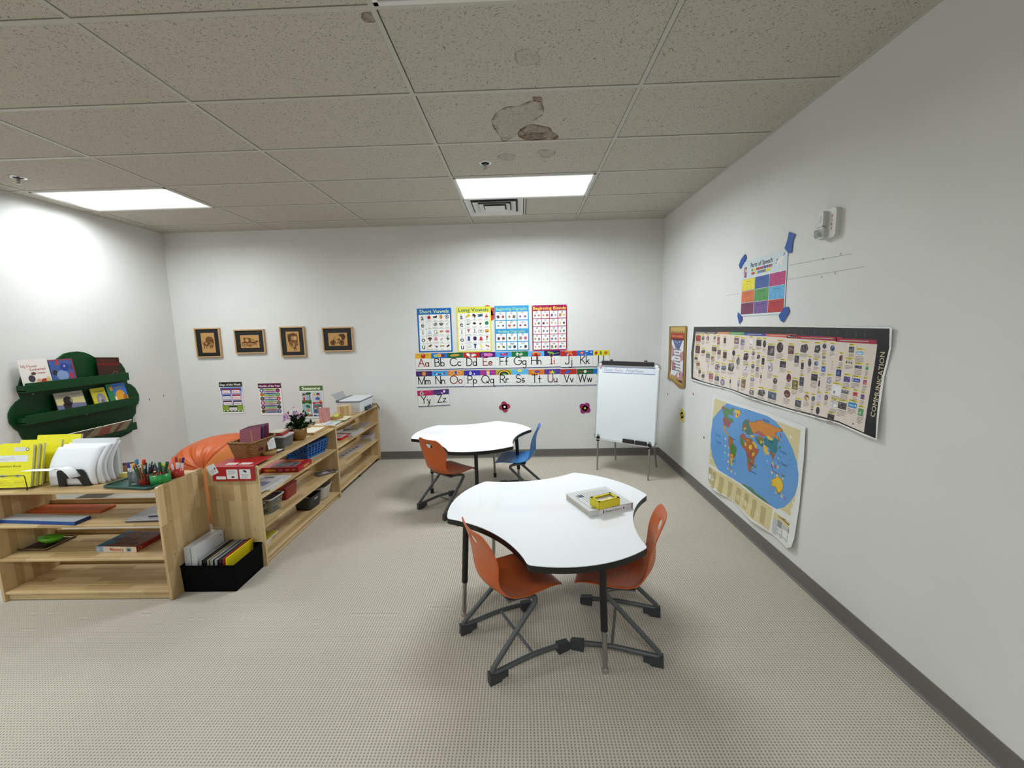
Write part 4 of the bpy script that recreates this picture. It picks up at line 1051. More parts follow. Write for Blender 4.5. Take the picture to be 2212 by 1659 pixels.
flower('right', -.732, .67, .08, 'd8c23a', 'e6e0b0', 'yellow paper flower on the right wall behind the easel', 30, 'e6dfa0')
flower('back', .165, 1.84, .10, 'b8402c', 'e8a060', 'red paper flower mostly hidden behind the Long Vowels poster', 20, 'd87a4a', out=.002)
# ---- little round stickers and wall dings
for a, z, c, lab in ((-1.002, .945, 'b8382c', 'tiny red round sticker on the right wall below the long poster'), (-1.279, .569, '2c6a48', 'tiny dark green round sticker on the right wall left of the map'), (-.277, .832, '2c3430', 'tiny black mark on the right wall beside the easel top')):
    f = MB(); f.P = WALLP.copy(); f.oval(0, 0, .011, .012, c, 1, 14); f.oval(0, 0, .0125, .0135, 'd8d4d0', .5, 14)
    hang(f, 'round_sticker', 'right', a, z, lab, 'sticker', 'round stickers on the right wall', out=.002)
# ---- charts on the left half of the back wall
f = sheet(.298, .408, 'e6e4e2')
f.rect(0, .345, .298, .063, '161c18', 1); f.text('Days of the Week', .149, .363, .036, 'e4e6dc', 2, bold=.03, fit=.272)
f.rect(.012, .02, .274, .318, '9aa6d6', 1); f.rect(.012, .29, .274, .048, '3f66b0', 1.3); f.rect(.012, .13, .274, .11, 'ccc6dc', 1.3)
f.rect(.012, .02, .274, .085, '86a03a', 1.5); f.oval(.06, .09, .05, .03, '86a03a', 1.6); f.oval(.22, .09, .07, .035, '86a03a', 1.6); f.rect(.012, .02, .274, .014, '2c5a38', 2)
for q in range(6): f.oval(.03 + q * .048, .035, .010, .009, 'd8dcc0', 2.2)
days = [('Sunday', .03, .262, '8e2a46', 'a86a70'), ('Monday', .158, .262, 'a8303a', 'a05a66'), ('Tuesday', .033, .186, '24428c', '4a5a90'), ('Wednesday', .161, .186, 'a8282f', 'a04a4e'), ('Thursday', .036, .110, '3a1a34', '5a3a56'), ('Friday', .164, .110, '1a1a44', '44445e'), ('Saturday', .10, .038, '1c2420', '3c4440')]
for wd, x, y, c, tc in days:
    f.rect(x - .003, y - .003, .111, .062, c, 3); f.rect(x + .002, y + .001, .101, .040, 'efe6e6', 3.5)
    f.text(wd, x + .052, y + .012, .022, tc, 4, bold=.02, fit=.08)
hang(f, 'classroom_chart', 'back', -3.322, .642, 'Days of the Week chart, leftmost of the three small charts', 'poster', 'small calendar charts', tilt=-.002)
f = sheet(.298, .412, 'e9e2e4')
f.rect(0, .350, .298, .062, '571a44', 1); f.text('Months of the Year', .149, .367, .034, 'eedde6', 2, bold=.03, fit=.275)
mc = ['8fac4e', 'b087b0', '4f7c98', '86ac50', 'b590ae', '5a86a0', '8fac58', 'b58098', '3f6880', '86ac60', 'a0506e', '4a7090']
mn = 'January February March April May June July August September October November December'.split()
for i in range(12):
    y = .322 - i * .0265
    x = .055 + (.012 if i % 2 else 0); 
    f.rect(x, y, .175, .021, mc[i], 1); f.text(mn[i], .148 + (.006 if i % 2 else 0), y + .004, .018, '26343c' if i % 3 else '40602a', 2, bold=.02, fit=.010 * len(mn[i]) + .02)
for k in range(6):
    y = .322 - k * .054
    f.oval(.042, y, .026, .026, ['3a4a90', 'b08a2a', '3a3438', 'a0205a', '4a1f3c', '6a5a20'][k], 2); f.oval(.04, y, .012, .014, ['d8e0f0', 'c8602a', '8a8078', 'e6d8e0', 'a08898', '40340f'][k], 2.5)
    f.oval(.252, y, .026, .026, ['781a50', '6a9058', 'a8242c', '5a5658', '34333c', '46508c'][k], 2); f.oval(.252, y, .012, .014, ['a04a7a', '8fb07a', 'd89a90', '86807c', '4f4e58', 'a8b0d0'][k], 2.5)
hang(f, 'classroom_chart', 'back', -2.818, .611, 'Months of the Year chart, middle one of the three small charts', 'poster', 'small calendar charts')
f = sheet(.298, .42, 'dfe3e0')
f.rect(0, .356, .298, .064, '56743a', 1); f.text('Seasons', .149, .371, .05, 'eef2e0', 2, bold=.03, fit=.235)
for (x, y, bg, pc, lb) in ((.018, .205, 'b8c4cc', '3a7a3a', 'Spring'), (.155, .205, 'c4cad6', 'a8243a', 'Summer'), (.018, .045, '9ab8bc', '8a5a30', 'Fall'), (.155, .045, '5f7d84', '26408c', 'Winter')):
    f.rect(x, y, .125, .135, bg, 1); f.rect(x, y - .022, .125, .024, pc, 2); f.text(lb, x + .0625, y - .016, .017, 'e8e8e8', 3, bold=.02)
shapes(f, .018, .205, .125, .135, [(r_, '3f6a30', .5, .1, 1, .25), (r_, '4a4034', .85, .5, .08, .8), (o_, '2c5a34', .7, .85, .6, .25, 10), (o_, '2a1f22', .25, .72, .3, .3), (o_, 'e0a890', .25, .6, .22, .25), (r_, 'b03a34', .25, .3, .2, .4), (o_, '8ab0d8', .62, .45, .3, .4)], 2)
shapes(f, .155, .205, .125, .135, [(o_, 'd8b03a', .22, .75, .2, .2), (o_, '3a2226', .62, .75, .35, .3), (o_, 'e0a890', .62, .62, .26, .25), (o_, '3f6a98', .55, .35, .5, .3), (o_, 'c8863a', .8, .1, .3, .2)], 2)
shapes(f, .018, .045, .125, .135, [(o_, '2c6a48', .6, .8, .5, .3, -20), (o_, 'c8864a', .6, .4, .3, .3), (o_, 'e8e0e8', .7, .2, .3, .2)], 2)
shapes(f, .155, .045, .125, .135, [(o_, 'e8eaf0', .75, .35, .35, .5), (o_, 'eceef2', .72, .65, .24, .28), (r_, '4a2a30', .72, .82, .2, .14), (o_, 'b83a38', .25, .75, .26, .3), (o_, 'e0a890', .25, .6, .2, .2), (o_, '3a4a7a', .25, .35, .28, .3), (r_, 'e8ecf0', .5, .04, 1, .1)], 2)
hang(f, 'classroom_chart', 'back', -2.284, .562, 'Seasons chart with four children pictures, behind the potted flowers', 'poster', 'small calendar charts')

# ---- framed wood engravings
FRAME = wood('x', 'frame'); TAN = 'b98f57'; BR = '5a3413'
def framed(x, z, w, h, lab, draw, tan=TAN):
    t = thing('framed_picture', lab, 'picture', (x, -.001, z), group='framed engravings on the back wall')
    f = MB(); fw, fd = .016, .028
    for (a, b2, c, d) in ((0, 0, w, fw), (0, h - fw, w, h), (0, fw, fw, h - fw), (w - fw, fw, w, h - fw)):
        f.box(a, -fd, b2, c, 0, d)
    f.build('frame', mat('pale_frame_wood', 'b9976a', .45, var=.12, bscale=30), t, bevel=.002)
    f = MB(); f.box(fw, -.016, fw, w - fw, -.002, h - fw); f.build('mat_board', mat('black_mat_board', '0a0909', .6), t)
    mw = w * .235 if w < h else w * .19; mh = h * .165 if w < h else h * .235
    pw, ph = w - 2 * mw, h - 2 * mh
    f = MB(); f.box(mw, -.0175, mh, w - mw, -.016, h - mh, tan)
    f.P = Matrix.Translation((mw, -.0175, mh)) @ WALLP
    draw(f, pw, ph)
    f.build('engraving', ink(.45), t)
def ln(f, w, h, pts, t=.004): f.line([(a * w, b2 * h) for a, b2 in pts], t, BR, 2)
def cart(f, w, h):
    f.oval(.62 * w, .62 * h, .30 * w, .20 * h, '7a5026', 1.5)
    for k in range(5): ln(f, w, h, [(.36, .72 - k * .05), (.5, .80 - k * .045), (.75, .79 - k * .05), (.93, .66 - k * .05)], .0045)
    f.ring(.72 * w, .45 * h, .2 * w, .15 * h, .006, BR, 2); f.oval(.72 * w, .45 * h, .1 * w, .08 * h, 'a07a44', 2)
    f.oval(.35 * w, .45 * h, .22 * w, .12 * h, '6a4420', 1.7); f.oval(.35 * w, .47 * h, .08 * w, .05 * h, 'b08c58', 2.2)
    for x in (.22, .33, .45, .62, .70, .82): ln(f, w, h, [(x, .4), (x - .02, .22)], .008)
    ln(f, w, h, [(.05, .6), (.06, .48), (.2, .46)], .005); ln(f, w, h, [(.1, .42), (.95, .50)], .006)
def carriage(f, w, h):
    f.poly([(.15 * w, .8 * h), (.5 * w, .8 * h), (.62 * w, .5 * h), (.55 * w, .42 * h), (.2 * w, .42 * h)], '6a4420', 1.5)
    f.poly([(.23 * w, .6 * h), (.34 * w, .76 * h), (.46 * w, .6 * h), (.36 * w, .44 * h)], tuple(lin(TAN)), 2)
    for cx, r2 in ((.2, .13), (.48, .12)):
        f.ring(cx * w, .28 * h, r2 * w, r2 * w, .006, BR, 2.2)
        for a in range(0, 180, 30): ln(f, w, h, [(cx - r2 * math.cos(R(a)), .28 - r2 * math.sin(R(a)) * w / h), (cx + r2 * math.cos(R(a)), .28 + r2 * math.sin(R(a)) * w / h)], .002)
    ln(f, w, h, [(.05, .42), (.62, .42)], .008); ln(f, w, h, [(.52, .75), (.78, .55), (.9, .48)], .006)
    f.oval(.72 * w, .42 * h, .13 * w, .08 * h, '6a4420', 2); f.oval(.89 * w, .5 * h, .07 * w, .07 * h, '5a3818', 2)
    for x in (.66, .72, .80, .84): ln(f, w, h, [(x, .4), (x + .01, .2)], .006)
    f.rect(.35 * w, .15 * h, .25 * w, .06 * h, '7a5026', 1.6)
def jeep(f, w, h):
    f.poly([(.12 * w, .85 * h), (.3 * w, .88 * h), (.4 * w, .92 * h), (.55 * w, .90 * h), (.62 * w, .95 * h), (.7 * w, .9 * h), (.86 * w, .86 * h), (.88 * w, .78 * h), (.14 * w, .78 * h)], '5a3818', 1.5)
    f.rect(.14 * w, .50 * h, .2 * w, .3 * h, '4f2f14', 1.6); f.rect(.34 * w, .44 * h, .55 * w, .36 * h, '6f4a24', 1.6)
    f.rect(.40 * w, .58 * h, .14 * w, .18 * h, 'a8824e', 2); f.rect(.57 * w, .58 * h, .24 * w, .18 * h, 'c09a68', 2)
    f.poly([(.2 * w, .5 * h), (.85 * w, .48 * h), (.82 * w, .28 * h), (.45 * w, .22 * h), (.2 * w, .38 * h)], '7a5630', 1.8)
    f.rect(.48 * w, .26 * h, .12 * w, .16 * h, 'b08c5c', 2.2); f.oval(.40 * w, .34 * h, .06 * w, .045 * h, BR, 2.4); f.oval(.84 * w, .36 * h, .05 * w, .045 * h, BR, 2.4)
    f.ring(.64 * w, .14 * h, .09 * w, .07 * h, .007, BR, 2); f.oval(.62 * w, .18 * h, .05 * w, .035 * h, '3a200c', 2.4); ln(f, w, h, [(.25, .35), (.3, .22), (.55, .18)], .004); ln(f, w, h, [(.68, .3), (.66, .14)], .007)
def rick(f, w, h):
    for cx in (.22, .69):
        f.oval(cx * w, .24 * h, .125 * w, .125 * w, '6a4420', 1.5, 22); f.ring(cx * w, .24 * h, .125 * w, .125 * w, .006, BR, 2, 24); f.oval(cx * w, .24 * h, .05 * w, .05 * w, BR, 2)
    ln(f, w, h, [(.22, .24), (.30, .62), (.37, .66)], .006); ln(f, w, h, [(.26, .46), (.56, .46), (.45, .2), (.28, .42)], .006); ln(f, w, h, [(.69, .24), (.57, .5), (.50, .53), (.62, .53)], .007); ln(f, w, h, [(.45, .2), (.69, .24)], .005)
    f.poly([(.52 * w, .84 * h), (.66 * w, .92 * h), (.84 * w, .92 * h), (.9 * w, .68 * h), (.82 * w, .4 * h), (.72 * w, .5 * h), (.68 * w, .66 * h)], '4f2f14', 1.6)
    for k in range(4): ln(f, w, h, [(.62 + k * .06, .88 - k * .02), (.74 + k * .03, .5)], .002)
    ln(f, w, h, [(.72, .5), (.70, .34)], .008); ln(f, w, h, [(.84, .88), (.92, .66)], .005)
framed(-3.548, 1.370, .324, .370, 'framed wood engraving of a covered ox cart, leftmost of the four', cart)
framed(-3.043, 1.408, .383, .302, 'framed wood engraving of a horse drawn carriage, second from the left', carriage)
framed(-2.462, 1.357, .312, .376, 'framed wood engraving of a decorated three wheeled taxi, third from the left', jeep)
framed(-1.925, 1.409, .383, .303, 'framed wood engraving of a bicycle rickshaw with a canopy, rightmost of the four', rick)
# ---- outlet
t = thing('wall_outlet', 'white duplex outlet plate low on the back wall beside the easel', 'outlet', (1.455, -.0005, .375))
f = MB(); f.prism(rrect(0, 0, .075, .125, .006), 0, .005, M=Matrix(((1, 0, 0, 0), (0, 0, -1, 0), (0, 1, 0, 0), (0, 0, 0, 1)))); f.build('cover_plate', mat('outlet_white', 'dcdcd8', .35), t, bevel=.001)
for z in (.035, .088):
    f = MB(); f.prism([(.0375 + .017 * math.cos(a * PI / 10), z + .014 * math.sin(a * PI / 10)) for a in range(20)], .004, .0075, 'cfcfca', M=Matrix(((1, 0, 0, 0), (0, 0, -1, 0), (0, 1, 0, 0), (0, 0, 0, 1))))
    f.P = Matrix.Translation((0, -.0075, 0)) @ WALLP; f.rect(.030, z, .002, .008, '303030', 1); f.rect(.042, z, .002, .008, '303030', 1); f.oval(.0375, z - .006, .0025, .0025, '303030', 1, 8)
    f.build('socket', ink(.35), t)
# ------------------------------------------------------------------ right wall: long timeline, map, parts of speech, pledge
def frange(a, b2, s):
    o = []
    while a < b2: o.append(a); a += s
    return o
def mm(p): return [(x / 1000.0, y / 1000.0) for x, y in p]
# long COMMUNICATION timeline
f = MB(); f.prism(mm(COMM_OUT), 0, .0006, 'e2e2e0', M=WALLP, bot='e2e2e0'); f.P = WALLP @ Matrix.Translation((0, 0, .0006))
f.poly(mm(COMM_BLK), '0f0f11', 1); f.poly(mm(COMM_CRM), 'd9ccc2', 2)
for c, p in COMM_STRIP: f.poly(mm(p), c, 3)
for x, y in COMM_TICK: f.rect(x / 1000 - .002, y / 1000 - .012, .003, .024, '5c5e60', 3)
rd = random.Random(4)
for c, p in COMM_STRIP:
    q = mm(p); x0 = min(a for a, _ in q); x1 = max(a for a, _ in q); yc = sum(b2 for _, b2 in q) / len(q)
    f.rect(x0 + (x1 - x0) * .12, yc - .002, (x1 - x0) * .7, .004, 'b9a8a0', 4)
for it in COMM:
    x0, y0, x1, y1, c = it[:5]; x0, y0, x1, y1 = [v / 1000 for v in (x0, y0, x1, y1)]
    w, h = x1 - x0, y1 - y0
    lg = it[5] if len(it) > 5 else None
    f.rect(x0, y1 + .006, w * 1.1, .0095, 'd6cb4c', 3); f.rect(x0 + w * .05, y1 + .009, w * .7, .0035, '7d7020', 4)
    nb = rd.choice((3, 4, 5)); f.bars(x0, y0 - .004 - nb * .0075, w * 1.1, nb * .0075, nb, '8f8680', 3, rd.random(), .45)
    if lg == 'skype':
        for q in range(5): f.oval(x0 + w * (.15 + .17 * q), y0 + h * .5, w * .14, h * (.4 + .12 * (q % 2)), '6fb0dc', 3 + q * .1, 14)
        f.text('skype', x0 + w / 2, y0 + h * .32, h * .6, 'eaf2f8', 5, bold=.03, fit=w * .7)
    elif lg == 'icq':
        f.oval(x0 + w * .16, y0 + h * .5, w * .13, h * .4, '56703a', 3, 12); f.text('icq', x0 + w * .66, y0 + h * .25, h * .9, '2a2a26', 3, bold=.03, fit=w * .55)
    elif lg in ('facebook', 'twitter'):
        f.poly([(a + x0, b2 + y0) for a, b2 in rrect(0, 0, w, h, h * .2)], c, 3)
        if lg == 'facebook': f.text('f', x0 + w * .14, y0 + h * .2, h * .9, 'e8ecf4', 4, bold=.04); f.text('facebook', x0 + w * .62, y0 + h * .3, h * .5, 'c8d0e4', 4, bold=.02, fit=w * .55)
        else: f.text('twitter', x0 + w * .40, y0 + h * .3, h * .6, 'a8d4ee', 4, bold=.02, fit=w * .58); f.oval(x0 + w * .84, y0 + h * .5, w * .06, h * .22, 'e8f2f8', 4, 10)
    else:
        base = lin(c)
        k = rd.random()
        dk = tuple(v * .35 for v in base); lt = tuple(min(.85, v * 1.9 + .08) for v in base)
        if k < .25 and w * 1.0 < .09: f.oval(x0 + w / 2, y0 + h / 2, w / 2, h / 2, c, 3, 16)
        elif k < .45: f.poly([(x0, y0 + h * .1), (x0 + w * .7, y0), (x0 + w, y0 + h * .5), (x0 + w * .8, y1), (x0 + w * .1, y1 - h * .15)], c, 3)
        else: f.rect(x0, y0, w, h, c, 3)
        for q in range(4):
            ww, hh = w * rd.uniform(.15, .4), h * rd.uniform(.12, .35)
            xx, yy = x0 + rd.uniform(.1, .9) * (w - ww), y0 + rd.uniform(.1, .9) * (h - hh)
            (f.rect(xx, yy, ww, hh, rd.choice((dk, lt)), 4 + q * .2) if rd.random() < .5 else f.oval(xx + ww / 2, yy + hh / 2, ww / 2, hh / 2, rd.choice((dk, lt)), 4 + q * .2, 10))
# the network hub picture and its satellites
vs, fs, (w0, w1) = text_mesh('COMMUNICATION', 0.0)
sx = .325 / ((w1 - w0)); sy = .062
hx, hy, dx_, dy_ = 2.200, .118, .010, .315
f.pp([(hx + (a - w0) / (w1 - w0) * dx_ - b2 * .038, hy + (a - w0) / (w1 - w0) * dy_) for a, b2 in vs], fs, 'd8ccaa', 4)
f.pp([(.002 - b2 * .016, .11 + (a - w0) / (w1 - w0) * .30) for a, b2 in vs], fs, '9a9a94', 4)
def comm_bend(co):
    # paper sags off the wall towards its free lower edge
    u, v = co.x, co.z
    k = max(0.0, (.45 - v) / .45) ** 2
    e = max(0.0, (u - 1.9) / .35) ** 2
    co.y -= k * (.010 + .007 * math.sin(u * 7.0)) + .010 * min(1, e) * (.5 + .5 * math.sin(v * 14))
    return co
hang(f, 'wall_timeline', 'right', -.956, 1.05, 'long black bordered COMMUNICATION timeline poster on the right wall', 'poster', m=ink(.25, .5), cut={'x': frange(.05, 2.2, .05), 'z': frange(.03, .56, .05)}, bend=comm_bend)
# world map
f = MB(); f.prism(mm(MAP_OUT), 0, .0006, 'dcdddb', M=WALLP); f.P = WALLP @ Matrix.Translation((0, 0, .0006))
for c, lay, p in MAP:
    P_ = mm(p); lay = lay * 1.0
    if lay >= 3 and c not in ('a5843a',):
        cx = sum(a for a, _ in P_) / len(P_); cy = sum(b2 for _, b2 in P_) / len(P_)
        if lay == 3:
            f.poly([(cx + (a - cx) * 1.07, cy + (b2 - cy) * 1.07) for a, b2 in P_], '8a5a3a', lay - .4)
    f.poly(P_, c, lay)
rd = random.Random(11)
for lb, x, y, s_, c in (('PACIFIC', .14, .48, .022, '2c5688'), ('OCEAN', .15, .42, .022, '2c5688'), ('ATLANTIC', .40, .52, .016, '2c5688'), ('OCEAN', .42, .34, .016, '2c5688'), ('INDIAN', .70, .40, .018, '2c5688'), ('OCEAN', .72, .35, .018, '2c5688'), ('PACIFIC', 1.04, .60, .020, '2c5688'), ('OCEAN', 1.05, .52, .020, '2c5688'), ('RUSSIA', .83, .765, .024, '4a2a10'), ('CHINA', .90, .635, .018, '10323a'), ('AUSTRALIA', 1.02, .31, .012, '6a5010'), ('ARCTIC OCEAN', .60, .80, .010, '2c5688')):
    f.text(lb, x, y, s_, c, 6, sx=1.1)
for k in range(150):
    x, y = rd.uniform(.05, 1.12), rd.uniform(.22, .78)
    if not (((x - .6) / .58) ** 2 + ((y - .49) / .33) ** 2 < 1): continue
    if rd.random() < .45: x = rd.uniform(.9, 1.12); y = rd.uniform(.3, .62)
    f.rect(x, y, rd.uniform(.006, .022), .0025, '3f6ea0', 2.5)
for k in range(90):
    x, y = rd.uniform(.5, .78), rd.uniform(.45, .78); f.rect(x, y, rd.uniform(.004, .012), .002, '4a3a2a', 6)
for k in range(7):
    f.rect(.985 + 0, .055 + k * .012, .10, .003, '8c8c8c', 4) if k < 0 else None
def map_bend(co):
    u, v = co.x, co.z
    e = max(0.0, (u - 1.13) / .11); lowr = max(0.0, (.32 - v) / .32)
    co.y -= .004 + .004 * math.sin(u * 9 + v * 5) + .030 * e * e * lowr + .008 * max(0, (.1 - v) / .1) * (1 + math.sin(u * 11))
    return co
hang(f, 'world_map', 'right', -1.43, .178, 'large creased world map poster low on the right wall', 'map', m=ink(.3, .5), cut={'x': frange(.06, 1.22, .06), 'z': frange(.04, .82, .06)}, bend=map_bend)
# parts of speech
f = sheet(.55, .41, 'd9dde0')
f.rect(.0, .0, .55, .41, 'c6d3da', 1); f.rect(.006, .008, .54, .275, 'e0e2e4', 2)
f.text('Parts of Speech', .255, .355, .046, '1e1e22', 3, bold=.02, fit=.27)
words_ = [('2f7a4a', .02), ('d8c83a', .04), ('a8283c', .05), ('a8283c', .045), ('3a4a90', .035), ('2a3a80', .02), ('a8283c', .035), ('3a6a5a', .015)]
x = .135
for c, w in words_: f.rect(x, .325, w - .004, .018, c, 3); x += w
x = .135
for c, w in [('b04a3a', .045), ('d8c83a', .035), ('3f84b8', .045), ('a8283c', .02), ('6a2a4a', .012), ('3a7a4a', .025), ('d8c83a', .06)]: f.rect(x, .300, w - .003, .018, c, 3); x += w
cells = [('Noun', 'e4d82e'), ('Pronoun', '2f55a0'), ('Verb', 'b52f74'), ('Adjective', 'cf6a38'), ('Article', '47954a'), ('Adverb', '5aa8d6'), ('Preposition', '72244e'), ('Conjunction', '6a4f92'), ('Interjection', 'b32a2e')]
for i, (wd, c) in enumerate(cells):
    cx, cy = .012 + (i % 3) * .178, .193 - (i // 3) * .089
    dk = tuple(v * .3 for v in lin(c))
    f.rect(cx - .001, cy - .001, .174, .086, '3a3a40', 3); f.rect(cx + .001, cy + .001, .170, .082, c, 4)
    f.text(wd, cx + .086, cy + .059, .022, dk, 5, fit=min(.11, .013 * len(wd)))
    f.bars(cx + .012, cy + .040, .148, .014, 2, dk, 5, i, .16)
    for q in range(3):
        for r2 in range(3): f.rect(cx + .012 + q * .052, cy + .008 + r2 * .010, .022 if (q + r2 + i) % 3 else .012, .0025, dk, 5)
f.oval(.052, .352, .016, .018, '2a1a1c', 3); f.oval(.05, .346, .013, .014, 'd8a088', 3.3); f.poly([(.036, .29), (.07, .29), (.066, .334), (.04, .334)], 'a02a62', 3); f.rect(.030, .33, .008, .035, 'a02a62', 3, )
shapes(f, .42, .30, .11, .10, [(o_, 'e2e0dc', .55, .55, .6, .4, 25), (o_, 'e2e0dc', .25, .25, .18, .4), (o_, 'e2e0dc', .6, .3, .2, .4), (r_, '2a2a2a', .85, .85, .2, .05, 45), (o_, '2a2a2a', .2, .62, .18, .06, 30), (o_, '2a2a2a', .1, .4, .1, .06)], 3)
hang(f, 'parts_of_speech_poster', 'right', -1.835, 1.690, 'Parts of Speech poster held with blue tape, high on the right wall', 'poster', m=GLOSS)
TAPE = mat('blue_masking_tape', '1f4f9e', .55, bump=.2, bscale=200)
for (a, z, ang, lab, pts) in ((-1.835, 2.10, 0, 'blue masking tape on the top left corner of the Parts of Speech poster', [(-.05, -.01), (-.03, -.045), (.02, -.015), (.055, .03), (.035, .06), (-.02, .03)]),
                              (-2.385, 2.12, 0, 'blue masking tape on the top right corner of the Parts of Speech poster', [(-.035, -.01), (.01, -.05), (.04, -.05), (.045, .02), (.065, .055), (0, .085), (-.01, .04)]),
                              (-1.845, 1.685, 0, 'blue masking tape on the bottom left corner of the Parts of Speech poster', [(-.045, .01), (-.04, .04), (.015, .01), (.03, -.02), (-.012, -.055)]),
                              (-2.385, 1.690, 0, 'blue masking tape on the bottom right corner of the Parts of Speech poster', [(-.055, -.01), (.0, .04), (.04, .045), (.055, .01), (.0, -.055), (-.03, -.045)])):
    f = MB(); f.prism(pts, 0, .0003, M=WALLP); hang(f, 'masking_tape', 'right', a, z, lab, 'tape', 'blue tape on the grammar poster', m=TAPE, out=.0062)
# pledge poster near the corner
f = sheet(.51, .62, '8a6c34'); w, h = .51, .62
f.rect(.06, .02, .39, .53, 'a98a4a', 1); f.rect(.05, .555, .41, .055, 'c0a25a', 1)
f.rect(.065, .09, .39, .44, '4a1c1c', 2); f.rect(.09, .055, .35, .415, 'd9d9de', 3)
for k in range(7): f.poly([(.08 + k * .052, .555), (.10 + k * .052, .555), (.09 + k * .052, .575)], '241a14', 2)
f.rect(.07, .485, .375, .06, 'a02c24', 3); f.text('PLEDGE of ALLEGIANCE', .2575, .500, .034, 'e0a070', 4, bold=.01, fit=.33)
f.poly([(.12, .470), (.42, .470), (.33, .375), (.22, .375)], '5c6490', 4)
for k, (x, y) in enumerate(((.2, .45), (.26, .44), (.33, .45))): f.oval(x, y, .008, .008, 'e6e6ee', 5, 8)
f.poly([(.09, .42), (.16, .38), (.18, .30), (.10, .27)], 'b8868a', 3.5); f.poly([(.44, .36), (.34, .33), (.36, .24), (.44, .26)], 'b8868a', 3.5); f.poly([(.09, .24), (.2, .22), (.24, .15), (.12, .13)], 'b8868a', 3.5); f.poly([(.09, .06), (.44, .056), (.44, .13), (.2, .11)], 'b8868a', 3.5)
for i, tx in enumerate(('I pledge allegiance', 'to the flag', 'of the United States', 'of America', 'and to the Republic', 'for which it stands,', 'one nation under God,', 'indivisible, with liberty', 'and justice for all.')):
    f.text(tx, .26, .360 - i * .033, .026, '1a1a24', 6, bold=.02, fit=.013 * len(tx) * .85)
f.rect(.10, .035, .33, .018, '3c0f14', 4)
def pl_bend(co):
    k = max(0, (.12 - co.z) / .12) ** 2
    co.y -= .004 + k * (.012 + .01 * math.sin(co.x * 10)); co.z += .03 * k * (co.x < 99) * math.sin(co.x * 12) - .02 * k * co.x * 2
    return co
hang(f, 'pledge_poster', 'right', -.29, 1.005, 'bronze edged pledge poster hanging by the corner above the easel', 'poster', m=INK, cut={'x': frange(.05, .5, .06), 'z': frange(.02, .6, .05)}, bend=pl_bend)
# pencil marks
PENCIL = mat('pencil_graphite', '8f908e', .7)
for pts, lab in ((((-2.39, 1.907), (-2.75, 1.903), (-3.00, 1.899)), 'faint straight pencil line right of the Parts of Speech poster'), (((-2.40, 1.995), (-2.905, 1.978)), 'fainter upper pencil line right of the Parts of Speech poster'), (((-1.60, 1.87), (-1.80, 1.868)), 'short faint pencil line left of the Parts of Speech poster')):
    a0 = pts[0]
    f = MB(); f.P = WALLP.copy(); f.line([(-(p[0] - a0[0]), p[1] - a0[1]) for p in pts], .002, (0.2, .2, .2), 1, False)
    hang(f, 'pencil_line', 'right', a0[0], a0[1], lab, 'mark', 'pencil marks', m=PENCIL, out=.0005)
for y, z in ((-2.70, 1.985), (-2.83, 1.99), (-2.70, 1.885), (-2.80, 1.892)):
    f = MB(); f.P = WALLP.copy(); f.oval(0, 0, .008, .005, 'b8b9b6', 1, 10); f.oval(.003, .001, .003, .003, '6a6a68', 2, 8)
    hang(f, 'wall_anchor_hole', 'right', y, z, 'small plugged screw hole beside the pencil lines on the right wall', 'wall mark', 'plugged screw holes', out=.0005)

# ------------------------------------------------------------------ fire alarm horn strobe
t = thing('fire_alarm', 'white fire alarm horn strobe with red FIRE lettering, top of right wall', 'fire alarm', (XR, -2.69, 2.085), -PI / 2)
AL = mat('alarm_white', 'c9cbc8', .35)
Wm = WALLP
f = MB(); f.prism(rrect(0, 0, .125, .155, .022, 6), 0, .028, M=Wm); f.build('housing', AL, t, bevel=.005, bseg=3)
f = MB(); f.prism(rrect(-.002, .068, .062, .150, .012, 5), .028, .052, M=Wm); f.prism(rrect(.008, .090, .045, .128, .004), .052, .0535, 'b0b1ae', M=Wm); f.build('horn', AL, t, bevel=.004)
f = MB(); f.prism(rrect(-.004, .004, .064, .068, .016, 5), .026, .048, M=Wm); f.build('lens_bezel', AL, t, bevel=.003)
f = MB()
f.add([(.004, -.048, .012), (.056, -.048, .012), (.056, -.048, .062), (.004, -.048, .062), (.018, -.066, .022), (.044, -.066, .022), (.044, -.066, .052), (.018, -.066, .052)], [(0, 1, 5, 4), (1, 2, 6, 5), (2, 3, 7, 6), (3, 0, 4, 7), (4, 5, 6, 7)])
f.build('strobe_lens', mat('strobe_lens', 'b9bcbc', .06, .85), t)
f = MB(); f.P = Matrix.Translation((0, -.0283, 0)) @ WALLP
for i, c in enumerate('FIRE'): f.text(c, .097, .105 - i * .021, .020, '8c1f28', 2, bold=.04)
f.build('lettering', ink(.4), t)

# ------------------------------------------------------------------ easel
EA = math.atan2(-.601, .799)
t = thing('easel', 'white dry erase easel on chrome legs in the right back corner', 'easel', (1.403, -.528, 0), EA)
lean = math.atan(.10)
Mb = Matrix.Translation((0, 0, 0)) @ Matrix.Rotation(-lean, 4, 'X')      # board plane leans back
BX0, BX1, BZ0, BZ1 = -.052, .655, .365, 1.245
f = MB(); f.M = Mb
f.box(BX0 + .012, -.010, BZ0 + .012, BX1 - .012, .006, BZ1 - .012)
f.build('whiteboard', mat('whiteboard', 'dfe5e8', .18, spec=.5), t)
ALU = mat('painted_aluminium', 'c6c9ca', .3, .4)
f = MB(); f.M = Mb
for a, b2, c, d in ((BX0, BZ0 + .05, BX0 + .014, BZ1 - .05), (BX1 - .014, BZ0 + .05, BX1, BZ1 - .05), (BX0 + .05, BZ0, BX1 - .05, BZ0 + .014), (BX0 + .05, BZ1 - .014, BX1 - .05, BZ1)):
    f.box(a, -.013, b2, c, .010, d)
f.build('frame', ALU, t, bevel=.002)
